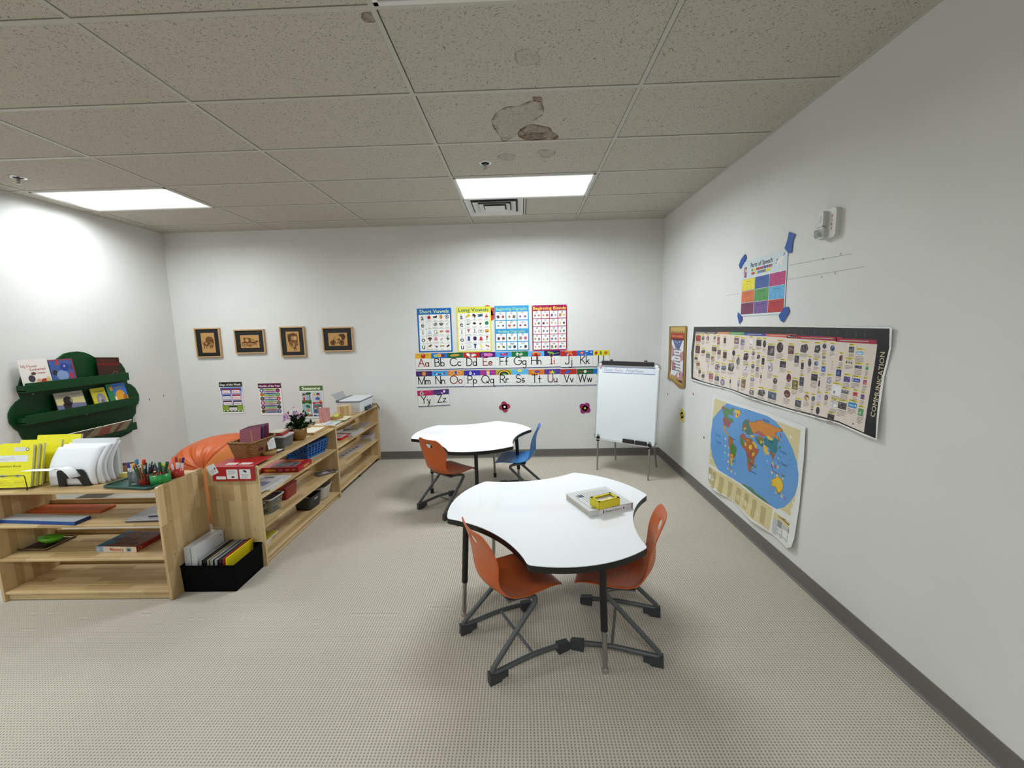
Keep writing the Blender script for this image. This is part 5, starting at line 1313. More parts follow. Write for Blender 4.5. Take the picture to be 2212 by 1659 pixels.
GP = mat('grey_corner_plastic', '8d9092', .5)
for (cx, cz, a) in ((BX0, BZ0, 180), (BX1, BZ0, 270), (BX1, BZ1, 0), (BX0, BZ1, 90)):
    sx_ = 1 if cx == BX0 else -1; sz_ = 1 if cz == BZ0 else -1
    f = MB(); f.M = Mb
    o_cx, o_cz = cx + sx_ * .055, cz + sz_ * .055
    pts = [(o_cx + .058 * math.cos(R(a + k * 10)), -.0015, o_cz + .058 * math.sin(R(a + k * 10))) for k in range(10)]
    f.tube(pts, .013, 8, sc=(1.0, .65)); f.build('corner_cap', GP, t)
f = MB(); f.M = Mb; f.box(BX0 + .055, -.028, BZ1 - .030, BX1 - .06, -.004, BZ1 + .018)
o = f.build('paper_clamp', mat('clamp_black', '121212', .35), t, bevel=.004)
for cx in (.10, .49):
    f = MB(); f.M = Mb; f.box(cx, -.022, BZ1 + .016, cx + .03, -.004, BZ1 + .034); f.build('clamp_knob', mat('clamp_black', '121212'), o, bevel=.004)
f = MB(); f.M = Mb; f.box(BX0 + .03, -.045, BZ0 - .004, BX1 - .05, -.008, BZ0 + .004); f.build('pen_ledge', ALU, t, bevel=.002)
# legs
for k, (top, foot) in enumerate((((.0, .02, .42), (0, 0, 0)), ((.595, .02, .42), (.5956, 0, 0)))):
    f = MB(); f.cyl(top, foot, .0095, 14); o = f.build('leg', STEEL, t)
    f = MB(); f.cyl((top[0], .02, .395), (top[0], .017, .345), .019, 14); f.build('leg_clamp', mat('clamp_black', '121212'), o)
c, s = math.cos(-EA), math.sin(-EA)
for wx, wy, tx in ((1.693, -.183, .12), (2.104, -.462, .50)):
    lx, ly = wx - 1.403, wy + .528
    lx, ly = lx * c - ly * s, lx * s + ly * c
    f = MB(); f.cyl((lx, ly, 0), (tx, .145, 1.10), .0095, 14); f.build('leg', STEEL, t)
    f = MB(); f.box(tx - .015, .128, 1.08, tx + .015, .16, 1.13); f.build('hinge', GP, t)
Me = Matrix.Translation((1.403, -.528, 0)) @ Matrix.Rotation(EA, 4, 'Z') @ Mb
def on_board(o, u, z, out=.0105):
    o.matrix_world = Me @ Matrix.Translation((u, -out, z)); return o
f = sheet(.60, .075, 'd6dde6', .0004)
f.rect(0, .066, .60, .005, '2c4c9a', 1); f.rect(0, .004, .60, .005, '2c4c9a', 1); f.rect(0, .036, .6, .001, 'a8b8d0', 1)
hand(f, 'Nouns', .07, .022, .036, .0022, '5f84b4', 2, .10); hand(f, 'Verbs', .195, .022, .036, .0022, 'b8606e', 2, .12); hand(f, 'Adjectives', .375, .022, .036, .0022, '4a4c58', 2, .14)
o = f.build('word_strip', ink(.4)); on_board(o, .012, 1.125)
tag(o, 'paper strip lettered Nouns Verbs Adjectives at the top of the easel', 'sign')
f = MB(); f.P = WALLP.copy(); f.line(arc(0, 0, .012, .016, 180, 360) , .012, 'b0b0b8', 0); f.prism(rrect(-.018, -.022, .018, .028, .008), 0, .004, 'd8d4d8', M=WALLP)
f.P = Matrix.Translation((0, -.0042, 0)) @ WALLP; f.line([(-.010, .02), (-.010, -.004)] + arc(0, -.004, .010, .011, 180, 360, 8) + [(.010, .02)], .0075, '8c1a2c', 1)
o = f.build('letter_magnet', ink(.4)); on_board(o, -.012, 1.195, .0115); tag(o, 'crimson letter U magnet on the top left corner of the easel', 'magnet')
ER = mat('eraser_felt', '1d1c1c', .8, bump=.3)
for u, lab in ((.30, 'left black felt eraser on the easel ledge'), (.44, 'right black felt eraser on the easel ledge')):
    t2 = thing('board_eraser', lab, 'eraser', group='easel erasers')
    f = MB(); f.box(0, -.030, 0, .125, -.014, .045); f.build('body', mat('eraser_body', '26211f', .5), t2, bevel=.006)
    f = MB(); f.box(.002, -.014, .002, .123, -.001, .043); f.build('felt', ER, t2, bevel=.003)
    t2.matrix_world = Me @ Matrix.Translation((u, -.0105, BZ0 + .0045))

# ------------------------------------------------------------------ green tree shelf on the left wall
GRN = mat('green_painted_mdf', '073a18', .42, spec=.3, bump=.15, bscale=60)
t = thing('tree_bookshelf', 'green cloud shaped tree bookshelf mounted on the left wall', 'bookshelf', (XL, -1.2, 0), PI / 2)
tl = [((y / 1000 + 1.2), z / 1000) for y, z in TREE]
f = MB(); f.prism(tl, 0, .018, M=WALLP, sm=False)
f.build('back_panel', GRN, t, bevel=.003)
def ledge(y0, y1, z, nm='ledge'):
    f = MB()
    a, c = y0 + 1.2, y1 + 1.2
    f.box(a, -.10, z - .075, c, -.0185, z - .060)          # shelf board
    f.box(a, -.115, z - .083, c, -.10, z)                # front lip
    f.box(a, -.10, z - .083, a + .012, -.0185, z - .02); f.box(c - .012, -.10, z - .083, c, -.0185, z - .02)
    f.build(nm, GRN, t, bevel=.004)
ledge(-1.735, -.80, 1.268); ledge(-1.772, -.735, .992); ledge(-1.68, -.79, .720)
for y, z in ((-1.62, 1.16), (-1.20, .89)):
    f = MB(); f.P = Matrix.Translation((0, -.0185, 0)) @ WALLP; f.oval(y + 1.2, z, .012, .004, 'a8a8a8', 1, 10); f.build('bracket_screw', ink(.3), t)
def leaning(y0, y1, zb, zt, cov, draw, lab, lean=12, tw=0.0, th=.008, dist=.085):
    """a picture book standing on a ledge, leaning back against the panel"""
    w = y1 - y0; h = (zt - zb)
    f = MB()
    f.box(0, 0, 0, w, th, h, cov); f.box(.002, .001, .002, w + .0005, th - .001, h + .0005, 'd8d4c8')
    f.P = WALLP.copy(); f.rect(0, 0, w, h, cov, 1); draw(f, w, h)
    o = f.build('picture_book', ink(.35, .45))
    o.location = (XL + dist, y0, zb); o.rotation_euler = (0, 0, 0)
    o.matrix_world = Matrix.Translation((XL + dist, y0, zb)) @ Matrix.Rotation(PI / 2, 4, 'Z') @ Matrix.Rotation(-R(lean), 4, 'X') @ Matrix.Rotation(tw, 4, 'Y')
    return tag(o, lab, 'book', 'picture books on the green shelf')
def bk1(f, w, h):
    hand(f, 'My House', w * .34, h * .74, h * .085, .0028, 'a83040', 2, .2); hand(f, 'Enchanted', w * .60, h * .62, h * .085, .0028, 'a83040', 2, .15); hand(f, 'Stories', w * .68, h * .50, h * .07, .0026, 'a83040', 2, .15)
    for c, x, y, a, b2 in (('3a3440', .32, .36, .12, .12), ('9aa8a0', .25, .12, .16, .11), ('b83030', .74, .24, .13, .09), ('c8a078', .55, .24, .1, .1), ('8a7a3a', .6, .06, .3, .07), ('4a3a34', .42, .52, .09, .05), ('c8b070', .88, .22, .09, .16), ('6a8050', .1, .06, .1, .12)): f.oval(x * w, y * h, a * w, b2 * h, c, 2.5 + x, 12)
def bk2(f, w, h):
    f.rect(0, 0, w, h, '3d5490', 1.5)
    for c, x, y, a, b2 in (('a0402a', .33, .88, .07, .1), ('2a3a8a', .6, .7, .2, .15), ('2a2430', .15, .52, .1, .1), ('a83040', .8, .35, .08, .16), ('7a90b8', .45, .4, .25, .2), ('5a78b0', .5, .12, .4, .12), ('38406a', .9, .68, .09, .12), ('c8c8d8', .6, .75, .05, .05)): f.oval(x * w, y * h, a * w, b2 * h, c, 2 + x, 12)
    f.rect(w * .94, 0, w * .06, h, '8a3048', 4); f.rect(0, h * .96, w, h * .04, '8a3048', 4)
def bk3(f, w, h):
    f.rect(0, h * .66, w, h * .10, '5e0f10', 2); f.text('THE KAPOK', w * .5, h * .82, h * .11, '6e2a22', 2, fit=w * .7)
    f.line([(w * .1, h * .1), (w * .4, h * .12), (w * .7, h * .1), (w * .85, h * .25), (w * .8, h * .4), (w * .65, h * .38), (w * .62, h * .28)], .006, '7a6248', 2)
    for k in range(8): f.line([(w * (k / 8), h * .02), (w * (k / 8 + .1), h * .3)], .003, '1e2214', 1.6)
def bk4(f, w, h):
    f.rect(0, h * .42, w, h * .58, 'cfc58a', 1.5); f.rect(0, h * .74, w, h * .26, '9a988c', 2); f.poly([(0, h * .48), (w * .3, h * .44), (w * .6, h * .5), (w, h * .44), (w, 0), (0, 0)], '6c7090', 2.2); f.text('ELEPHANT MOON', w * .5, h * .83, h * .10, '6e6c62', 3, fit=w * .72)
    f.oval(w * .40, h * .60, w * .16, h * .22, '241c20', 3); f.poly([(w * .2, h * .5), (w * .48, h * .6), (w * .44, 0), (w * .22, 0)], '241c20', 3); f.oval(w * .52, h * .62, w * .05, h * .1, '8a8064', 3.5); f.poly([(w * .36, h * .25), (w * .5, h * .12), (w * .4, h * .02)], '3c3440', 3.6); f.poly([(w * .65, h * .2), (w * .88, h * .06), (w * .72, h * .08)], 'c8d0d8', 3)
def bk5(f, w, h):
    f.text('LITTLE HEARTS', w * .55, h * .8, h * .08, '3a3a20', 2, bold=.02, fit=w * .7); f.oval(w * .55, h * .42, w * .32, h * .33, '8a869a', 2); f.oval(w * .5, h * .4, w * .12, h * .2, 'b0a8a0', 3); f.oval(w * .6, h * .25, w * .14, h * .2, '6a6a72', 3)
def bk6(f, w, h):
    f.rect(0, 0, w * .28, h, '1f7a44', 1.5); f.rect(w * .28, 0, w * .72, h, '2f72c8', 1.5); f.oval(w * .22, h * .8, w * .09, h * .1, 'd8902a', 3)
    f.rect(w * .28, 0, w * .72, h * .42, 'd09228', 2)
    for c, x, y, a, b2 in (('d89a20', .62, .45, .26, .26), ('3a1c10', .60, .5, .15, .12), ('d8a848', .6, .42, .1, .08), ('e8e0d8', .36, .35, .06, .1), ('a06018', .85, .3, .1, .2), ('c87818', .5, .12, .18, .1)): f.oval(x * w, y * h, a * w, b2 * h, c, 3 + x, 14)
    f.rect(w * .42, h * .76, w * .4, h * .1, '7a8090', 3)
leaning(-1.722, -1.500, 1.205, 1.47, 'ddd6d0', bk1, 'white picture book with red handwritten title, top left of the green shelf', 6, R(-1))
leaning(-1.495, -1.294, 1.205, 1.455, '3d5490', bk2, 'blue picture book with a red border on the top green ledge', 6)
leaning(-1.085, -.850, 1.205, 1.452, '33160f', bk3, 'dark brown picture book at the right end of the top green ledge', 6, R(4))
leaning(-1.498, -1.250, .930, 1.148, '9a988c', bk4, 'cream picture book with a dark elephant on the middle green ledge', 12, R(1), dist=.10)
leaning(-1.172, -1.030, .930, 1.145, 'c4c024', bk5, 'small yellow book with a grey elephant on the middle green ledge', 12, dist=.10)
leaning(-1.020, -.820, .930, 1.165, '2f72c8', bk6, 'blue and green book with a yellow tiger on the middle green ledge', 10, dist=.105)
def bk7(f, w, h):
    f.rect(0, 0, w, h, '4a3a30', 1.5); f.poly([(w * .6, 0), (w, h * .3), (w, h), (w * .8, h)], '8a7a68', 2)
def bk8(f, w, h):
    f.rect(0, 0, w, h, '8a8068', 1.5); f.poly([(0, 0), (w * .4, 0), (w * .3, h), (0, h * .8)], '8a3428', 2); f.poly([(w * .5, 0), (w * .6, h), (w * .75, h), (w * .65, 0)], '6a2a22', 2)
leaning(-1.55, -1.235, .655, .80, '5a4a3c', bk7, 'brown book tilting forward on the lowest green ledge', -38, R(0), dist=.105)
leaning(-1.225, -.92, .655, .80, 'a89a6a', bk8, 'tan and red book tilting forward at the right of the lowest green ledge', -38, R(0), dist=.105)
for (y, z) in ((-.48, .92), (-.28, .93)):
    f = MB(); f.P = WALLP.copy(); f.oval(0, 0, .006, .014, '4a4644', 1, 8)
    hang(f, 'wall_scuff', 'left', y, z, 'small dark scuff on the left wall right of the green shelf', 'wall mark', 'dark scuffs on the left wall', out=.0006)
# ------------------------------------------------------------------ pine shelf units
WX, WZ = wood('x'), wood('z')
LEV = (.065, .285, .505, .72)
def shelf_unit(L, D, lab, loc, rz, casters=False):
    t = thing('shelf_unit', lab, 'shelf', loc, rz, 'low pine shelf units')
    th = .018
    for x in (0, L - th):
        f = MB(); z0 = .012 if casters else 0.0
        f.prism(rrect(0, z0, D, .737, .012, 3), x, x + th, M=Matrix(((0, 0, 1, 0), (1, 0, 0, 0), (0, 1, 0, 0), (0, 0, 0, 1))))
        o = f.build('side_panel', WZ, t, bevel=.003)
        if True:
            g = MB(); xx = x + th + .0004 if x > 0 else x - .0004
            for yy in (.06, D - .06):
                for zz in LEV:
                    g.lathe([(.0035, 0), (.0035, .0006)], 10, M=Matrix.Translation((xx, yy, zz - .009)) @ Matrix.Rotation(PI / 2 if x > 0 else -PI / 2, 4, 'Y'))
            g.build('screw_plug', mat('plug_brown', '6e5636', .4), o)
    for z in LEV:
        f = MB(); f.box(th, .004, z - th, L - th, D - .004, z); f.build('shelf_board', WX, t, bevel=.005, bseg=3)
    for z in LEV[:3]:
        f = MB(); f.box(th, D - .036, z, L - th, D - .020, z + .033); f.build('back_rail', WX, t, bevel=.003)
    if not casters:
        f = MB(); f.box(th, .020, .004, L - th, .036, .047); f.build('kick_board', WX, t, bevel=.002)
    else:
        for x in (.07, L / 2 - .02, L - .07):
            for y in (.045, D - .06):
                f = MB(); f.cyl((x - .012, y, .021), (x + .012, y, .021), .021, 18)
                f.box(x - .016, y - .018, .026, x + .016, y + .018, .047)
                f.build('caster', mat('caster_black', '141414', .5), t, bevel=.002)
    return t
A1 = R(0.4)
S1O = Vector((-1.650, -2.822, 0)) - Vector((math.cos(A1), math.sin(A1), 0)) * 1.085
shelf_unit(1.085, .365, 'pine shelf unit nearest the camera holding yellow workbooks and marker cups', tuple(S1O), A1)
# the other two stand with their open side facing right (+x)
shelf_unit(1.222, .362, 'middle pine shelf unit with wicker basket, flowers and blue crate', (-1.282, -2.445, 0), PI / 2)
shelf_unit(1.205, .350, 'far pine shelf unit on black casters carrying the printer', (-1.290, -1.218, 0), PI / 2, True)

# ------------------------------------------------------------------ things on the nearest shelf unit (world placed, turned with it)
TOP = .7205
def obj_at(f, name, m, x, y, z, rz, lab, cat, group=None, **kw):
    return tag(f.build(name, m, None, (x, y, z), rz, **kw), lab, cat, group)
# wire racks holding the yellow workbooks
WIRE = mat('black_wire', '17120f', .4)
rk = thing('wire_rack', 'black wire rack standing on the near shelf, full of yellow workbooks', 'rack', (-2.735, -2.805, TOP), R(3))
f = MB()
W_, D_ = .245, .30
loop = lambda y, h: fillet([(0, y, .012), (0, y - .0, h), (W_, y, h), (W_, y, .012)], .012)
f.tube(fillet([(0, 0, .012), (0, -.004, .095), (W_, -.004, .095), (W_, 0, .012)], .012), .0022, 8)
for x in (0.0, W_): f.tube([(x, 0, .012), (x, D_, .012)], .0022, 8)
for y in (0, .10, .2, D_): f.tube([(0, y, .012), (W_, y, .012)], .0018, 6)
for y in (.10, .2): f.tube(fillet([(0, y, .012), (0, y + .02, .10), (W_, y + .02, .10), (W_, y, .012)], .012), .0018, 6)
f.tube(fillet([(0, D_, .012), (0, D_ + .03, .13), (W_, D_ + .03, .13), (W_, D_, .012)], .012), .0022, 8)
for x in (.004, W_ - .004):
    for y in (0, D_): f.cyl((x, y, 0), (x, y, .014), .003, 8)
f.build('wire_frame', WIRE, rk)
def workbook(x, y, w, h, th, lab, first=False, lean=14, rz=3):
    f = MB()
    f.box(0, 0, 0, w, .001, h, 'e4de2e'); f.box(0, th - .001, 0, w, th, h, 'e4de2e'); f.box(.001, .001, .001, w - .0005, th - .001, h - .002, 'cfcbbd')
    f.P = WALLP.copy()
    if first:
        f.rect(w * .52, h * .84, w * .30, h * .10, 'cfd4c8', 1); f.oval(w * .86, h * .885, w * .045, w * .045, '6a6a50', 1.5, 16); f.oval(w * .86, h * .885, w * .028, w * .028, 'd8dac8', 2, 16)
        f.rect(w * .02, h * .60, w * .86, h * .15, 'dcdfe4', 1); f.bars(w * .05, h * .62, w * .6, h * .1, 3, 'b0b4b8', 2, 3, .25)
        f.text('Composition Book', w * .38, h * .475, h * .07, '2a2a1c', 2, fit=w * .72)
        for cx, q in ((.22, .17), (.58, .13)): f.oval(w * cx + .02, h * .27, w * q * .6, h * .035, 'c3c49c', 2, 16); f.oval(w * cx + .02, h * .265, w * q * .3, h * .02, '8a8a60', 2.5, 12)
        f.bars(w * .08, h * .10, w * .35, h * .07, 2, 'b5b228', 2, 5, .3); f.bars(w * .6, h * .10, w * .3, h * .07, 2, 'b5b228', 2, 6, .3)
    o = f.build('workbook', ink(.45))
    o.matrix_world = Matrix.Translation((x, y, TOP + .0145)) @ Matrix.Rotation(R(rz), 4, 'Z') @ Matrix.Rotation(-R(lean), 4, 'X')
    return tag(o, lab, 'book', 'yellow workbooks in the wire rack')
workbook(-2.735, -2.790, .245, .262, .012, 'front yellow workbook in the wire rack, cover facing the camera', True, 13)
workbook(-2.73, -2.772, .250, .262, .014, 'yellow workbook right behind the front one, thick wavy page edges', False, 13)
workbook(-2.72, -2.752, .252, .262, .012, 'third yellow workbook from the front in the wire rack', False, 13)
workbook(-2.70, -2.690, .262, .268, .013, 'fourth yellow workbook, standing apart behind the third', False, 16)
workbook(-2.70, -2.60, .285, .278, .014, 'rearmost yellow workbook, tallest, with white corner', False, 17)
# file sorter with paper stack
st = thing('book_stand', 'black file stand propping the stack of loose white paper', 'stand', (-2.353, -2.735, TOP), R(3))
f = MB()
out = [(0, 0), (.045, 0), (.045, .045), (.052, .052), (.115, .052), (.125, .045), (.15, 0), (.198, 0), (.165, .098), (.150, .108), (.008, .104), (0, .09)]
f.prism(out, 0, .006, M=WALLP); f.build('front_plate', mat('stand_black', '0e0e10', .4), st, bevel=.003)
f = MB(); f.box(0, 0, 0, .198, .20, .004); f.build('base', mat('stand_black', '0e0e10', .4), st, bevel=.001)
f = MB(); f.box(.02, .19, 0, .19, .196, .11); f.build('rear_plate', mat('stand_black', '0e0e10', .4), st, bevel=.003)
PAPER = mat('white_paper', 'e4e6ea', .6, var=.03, bscale=6)
def curved_paper(x, y, w, h, th, bow, lab, top=.03, col=PAPER):
    f = MB()
    def fn(u, v):
        t_ = v * 1.0
        yy = bow * math.sin(t_ * PI * .9) * (0.3 + .7 * u) + top * t_ * t_ * 3
        return (u * w - .006 * math.sin(t_ * 3), yy, t_ * h * (1 - .05 * t_))
    f.grid(fn, 6, 14)
    o = f.build('paper_stack', col, None, (x, y, TOP + .005), R(3))
    md = o.modifiers.new('s', 'SOLIDIFY'); md.thickness = th; md.offset = 1
    return tag(o, lab, 'paper', 'sheaves of white paper in the file stand')
curved_paper(-2.415, -2.722, .285, .232, .010, -.012, 'front sheaf of white paper in the black stand, curling back', .028)
curved_paper(-2.405, -2.700, .300, .240, .012, -.020, 'second sheaf of white paper in the black stand, wavy edge', .030)
curved_paper(-2.400, -2.672, .300, .244, .012, -.026, 'third sheaf of white paper in the black stand, wavy edge', .030)
curved_paper(-2.395, -2.640, .300, .246, .012, -.018, 'rear sheaf of white paper in front of the blue binder', .026)
f = MB()
def flop(u, v):
    x = -.085 + u * .285
    k = max(0, (u - .62) / .38)
    z = .118 + .012 * math.sin(k * PI) * 1.4 - .05 * k ** 3 + (.004 * (1 - u))
    return (x - .02 * v, -.012 - .05 * v + .02 * u * 0, z + (.002 if v > .5 else 0) - .10 * (k ** 4) * 0)
f.grid(flop, 16, 3)
o = f.build('loose_sheet', PAPER, None, (-2.40, -2.738, TOP), R(3)); md = o.modifiers.new('s', 'SOLIDIFY'); md.thickness = .0006
tag(o, 'single white sheet flopping left over the black stand', 'paper')
f = MB(); f.box(0, 0, 0, .285, .003, .262, 'dfe3e6'); f.box(0, .022, 0, .285, .025, .262, 'd5dadd'); f.box(.003, .003, 0, .282, .022, .258, 'cfd3d6'); f.P = WALLP.copy(); f.rect(.0, .200, .27, .040, '2f4f98', 1)
f.box(-.012, .004, .0, 0, .024, .235, '2c4a90')
o = f.build('ring_binder', ink(.4)); o.matrix_world = Matrix.Translation((-2.393, -2.60, TOP + .002)) @ Matrix.Rotation(R(2), 4, 'Z') @ Matrix.Rotation(-R(3), 4, 'X')
tag(o, 'white folder with a blue band standing behind the paper stack', 'binder')
f = MB(); f.box(0, 0, 0, .11, .09, .004, 'b08a62'); f.box(0, 0, .004, .11, .004, .062, 'a98560'); f.box(0, .086, .004, .11, .09, .062, 'a98560'); f.box(0, 0, .004, .004, .09, .062, 'a98560'); f.box(.106, 0, .004, .11, .09, .062, 'b38d66')
obj_at(f, 'cardboard_tray', ink(.7), -2.195, -2.56, TOP, R(20), 'small open cardboard tray behind the white paper on the near shelf', 'box', bevel=.001)
f = MB(); f.box(0, 0, 0, .045, .03, .032, 'cdbf62'); f.box(.001, .001, .032, .044, .029, .0325, 'd8d2a0')
obj_at(f, 'eraser_block', ink(.6), -2.098, -2.603, TOP, R(10), 'small yellow block between the paper stack and the green tray', 'block', bevel=.002)
# green tray with cups
TG = mat('green_tray_plastic', '14463c', .35, bump=.3, bscale=300)
t = thing('serving_tray', 'dark green plastic tray under the marker cups on the near shelf', 'tray', (-1.850, -2.680, TOP), R(-8))
f = MB(); f.prism(rrect(-.165, -.115, .165, .115, .03), 0, .004); f.build('base', TG, t, bevel=.0015)
f = MB(); pts = [Vector((x, y, .011)) for x, y in rrect(-.172, -.122, .172, .122, .034)]
f.tube(pts, .008, 8, closed=True, sc=(1, 1)); f.build('rim', TG, t)
def cup(x, y, r, h, m, lab, open_top=True, n=28):
    t = thing('marker_cup', lab, 'cup', (x, y, TOP + .0045), group='cups on the green tray')
    f = MB(); f.lathe([(0, 0), (r, 0), (r, h), (r - .0025, h), (r - .0025, .003), (0, .003)], n); f.build('wall', m, t)
    return t
RED = mat('red_plastic', 'b02a1c', .35); GRNP = mat('green_plastic', '1f8a40', .3); CLEAR = mat('clear_plastic', 'e8eef0', .08, trans=.92); CLEAR.node_tree.nodes['Principled BSDF'].inputs['IOR'].default_value = 1.2
cup(-1.806, -2.722, .034, .066, RED, 'red pencil cup at the front left of the green tray')
gc = cup(-1.712, -2.722, .052, .068, GRNP, 'wide green cup full of short red crayons on the tray')
cup(-1.690, -2.625, .037, .068, RED, 'red cup of coloured markers at the right back of the tray')
cup(-1.893, -2.700, .036, .085, CLEAR, 'clear plastic jar of markers at the left of the green tray')
def marker(x, y, z, L, r, body, capc, tx, ty, name, lab, caplen=.035):
    t = thing(name, lab, 'pen' if name == 'marker' else 'pencil', (x, y, TOP + z), rot=(R(tx), R(ty), 0), group='pens and markers in the cups')
    f = MB(); f.lathe([(r * .8, 0), (r, .004), (r, L - caplen)], 10, body); f.build('barrel', ink(.4), t)
    f = MB(); f.lathe([(r * 1.08, L - caplen), (r * 1.12, L - .004), (r * .8, L)], 12, capc); f.build('cap', ink(.35), t)
rd = random.Random(3)
mk = [(-1.905, -2.705, 'e6e6e8', '4a3a90', 'purple capped marker in the clear jar', .008, .13, 4, -6), (-1.880, -2.712, 'e6e6e6', 'e0b02a', 'yellow capped marker in the clear jar', .008, .125, 6, 4), (-1.888, -2.685, 'e2e4e8', '3a7ab0', 'blue capped marker at the back of the clear jar', .008, .138, -4, -3),
      (-1.862, -2.690, 'e8e2e0', 'c8402a', 'orange red capped marker leaning out of the clear jar', .009, .14, -3, 9), (-1.912, -2.680, 'd8dade', 'e8e8ea', 'white marker in the clear jar', .007, .11, 3, -9),
      (-1.700, -2.632, 'e6e0e8', 'e8a0b8', 'pale pink capped marker in the back red cup', .0065, .125, -3, -10), (-1.692, -2.618, 'e6dfe0', 'a01a40', 'crimson capped marker in the back red cup', .0065, .128, -6, -4), (-1.678, -2.628, 'e4e0e0', 'd87a2a', 'orange capped marker in the back red cup', .007, .132, -3, 6), (-1.668, -2.622, 'e0e0e6', '2a2a86', 'navy capped marker at the right of the back red cup', .0065, .130, -2, 12), (-1.684, -2.642, 'a8c04a', 'b8d04a', 'lime green pen leaning left out of the back red cup', .006, .125, 5, -34)]
for x, y, bc, cc, lab, r_, L, tx, ty in mk: marker(x, y, .012, L, r_, bc, cc, tx, ty, 'marker', lab)
pc = ['3a2a20', '5a2a1a', '8a6a2a', '2a5a3a', '6a6a6a', '3a3a40', 'a88a4a', '2a6a4a', '7a2a2a', '40506a', '2f6a38', '8a5a3a', '1a4a30', '27406a']
for i, c in enumerate(pc):
    a = 2 * PI * i / len(pc); rr = .020 * (0.4 + .6 * rd.random())
    gx, gy = (-1.806, -2.722) if i < 9 else (-1.765, -2.690)
    cap_ = ['2a2420', 'b09a7a', 'c8b060', '2a6a40', '8a8a8a', '303038', 'd0b070', '1f6a40', 'a04030', '5070a0', '1f7a40', 'b08a60', '1a5a38', '305a9a'][i]
    lab_pos = ['at the front', 'to the right', 'near the right rim', 'behind', 'at the back', 'to the left back', 'to the left', 'near the front left', 'in the middle'][i] if i < 9 else ''
    zz = .01 if i < 9 else .0
    if i >= 9: gx, gy, rr = -1.806, -2.722, .024
    kind = {0: 'dark brown', 1: 'rust brown', 2: 'mustard', 3: 'forest green', 4: 'grey', 5: 'charcoal', 6: 'tan', 7: 'bright green', 8: 'maroon', 9: 'slate blue', 10: 'leaf green', 11: 'light brown', 12: 'deep green', 13: 'navy blue'}[i]
    marker(gx + rr * math.cos(a), gy + rr * math.sin(a), .008, .115 + .02 * rd.random(), .0042, c, cap_, -14 * math.sin(a), 14 * math.cos(a) + 4, 'pencil', kind + ' pencil or pen standing in the front red cup', .008)
f = MB()
for i in range(60):
    a = rd.random() * 2 * PI; r2 = .044 * math.sqrt(rd.random()); cx, cy = r2 * math.cos(a), r2 * math.sin(a)
    d = Vector((rd.uniform(-1, 1), rd.uniform(-1, 1), rd.uniform(.1, .9))).normalized() * .022
    c = Vector((cx, cy, .052 + .010 * rd.random() + .008 * (1 - r2 / .044)))
    f.tube([c - d * .5, c + d * .5], .0042, 6, rd.choice(['7a241c', '8a2f20', '5a1c18', '94402a', '3a1a16', 'a85038']))
f.lathe([(0, .045), (.048, .045)], 20, '3a1814', caps=False)
obj_at(f, 'crayon_pile', ink(.5), -1.712, -2.722, TOP + .0045, 0, 'pile of short red and brown crayons filling the green cup', 'crayons', kind='stuff')
for k, (dx, dy, c, ty, lab) in enumerate(((-.012, .02, '14532c', -12, 'dark green marker lying across the crayon cup'), (.006, .026, '1a4a2a', 8, 'bottle green marker at the back of the crayon cup'), (-.03, .02, '2a5a78', -22, 'teal pen leaning left from the crayon cup'))):
    marker(-1.712 + dx, -2.722 + dy, .05, .085, .008 if k < 2 else .005, c, c, -12, ty, 'marker', lab, .03)

# ------------------------------------------------------------------ inside the nearest shelf unit
def on_s1(x, y, z, da=0.0): return (x, y, z), A1 + R(da)
f = MB(); f.box(0, 0, 0, .665, .105, .016, 'b85a2c'); f.P = Matrix.Translation((0, 0, .016)); f.rect(.02, .02, .62, .002, '9a4822', 1); f.rect(.02, .08, .62, .002, '9a4822', 1)
obj_at(f, 'wooden_board', ink(.5), -2.87, -2.640, .505, R(-1.5), 'long flat orange board on the upper shelf of the near unit', 'board', bevel=.003)
f = MB(); f.box(0, 0, 0, .62, .088, .004, '24508c'); f.box(.002, .002, .004, .618, .086, .018, 'b8babc'); f.box(0, 0, .018, .62, .088, .022, 'b4b8bc'); f.box(0, -.002, .0, .62, .001, .022, '1f4a90'); f.box(.618, 0, 0, .622, .088, .022, '1f3a6a')
obj_at(f, 'drawing_pad', ink(.3), -2.81, -2.775, .505, R(-4.5), 'long grey pad with blue edges at the front of the upper near shelf', 'pad', bevel=.002)
for k, (x, y, a, w, d, lab) in enumerate(((-1.905, -2.800, 3, .225, .215, 'silver laptop lying closed at the right of the upper near shelf'), (-1.79, -2.765, 8, .115, .17, 'smaller silver tablet resting on the closed laptop'))):
    t = thing('laptop' if k == 0 else 'tablet', lab, 'computer', (x, y, .505 + (.0185 if k else 0)), R(a))
    f = MB(); f.prism(rrect(0, 0, w, d, .01), 0, .009); f.build('body', mat('dark_alu', '46444a', .4, .6), t, bevel=.001)
    f = MB(); f.prism(rrect(0, 0, w, d, .01), .0095, .0165); f.build('lid', mat('silver_lid', 'b4b6bc', .25, .3), t, bevel=.001)
t = thing('baking_tray', 'shallow dark metal baking tray on the middle near shelf', 'tray', (-2.655, -2.635, .285), R(0))
f = MB(); f.prism([(-.12, -.085), (.12, -.085), (.13, .085), (-.13, .085)], 0, .003); f.build('base', mat('tray_dark', '26262e', .3, .5), t)
f = MB(); f.tube([(-.125, -.09, .012), (.125, -.09, .012), (.135, .09, .012), (-.135, .09, .012)], .006, 8, closed=True); f.build('rim', mat('tray_brass', '7a6a44', .35, .6), t)
f = MB(); f.lathe([(0, .002), (.03, .002), (.055, .022), (.062, .042), (.060, .042), (.052, .022), (.028, .006), (0, .006)], 28)
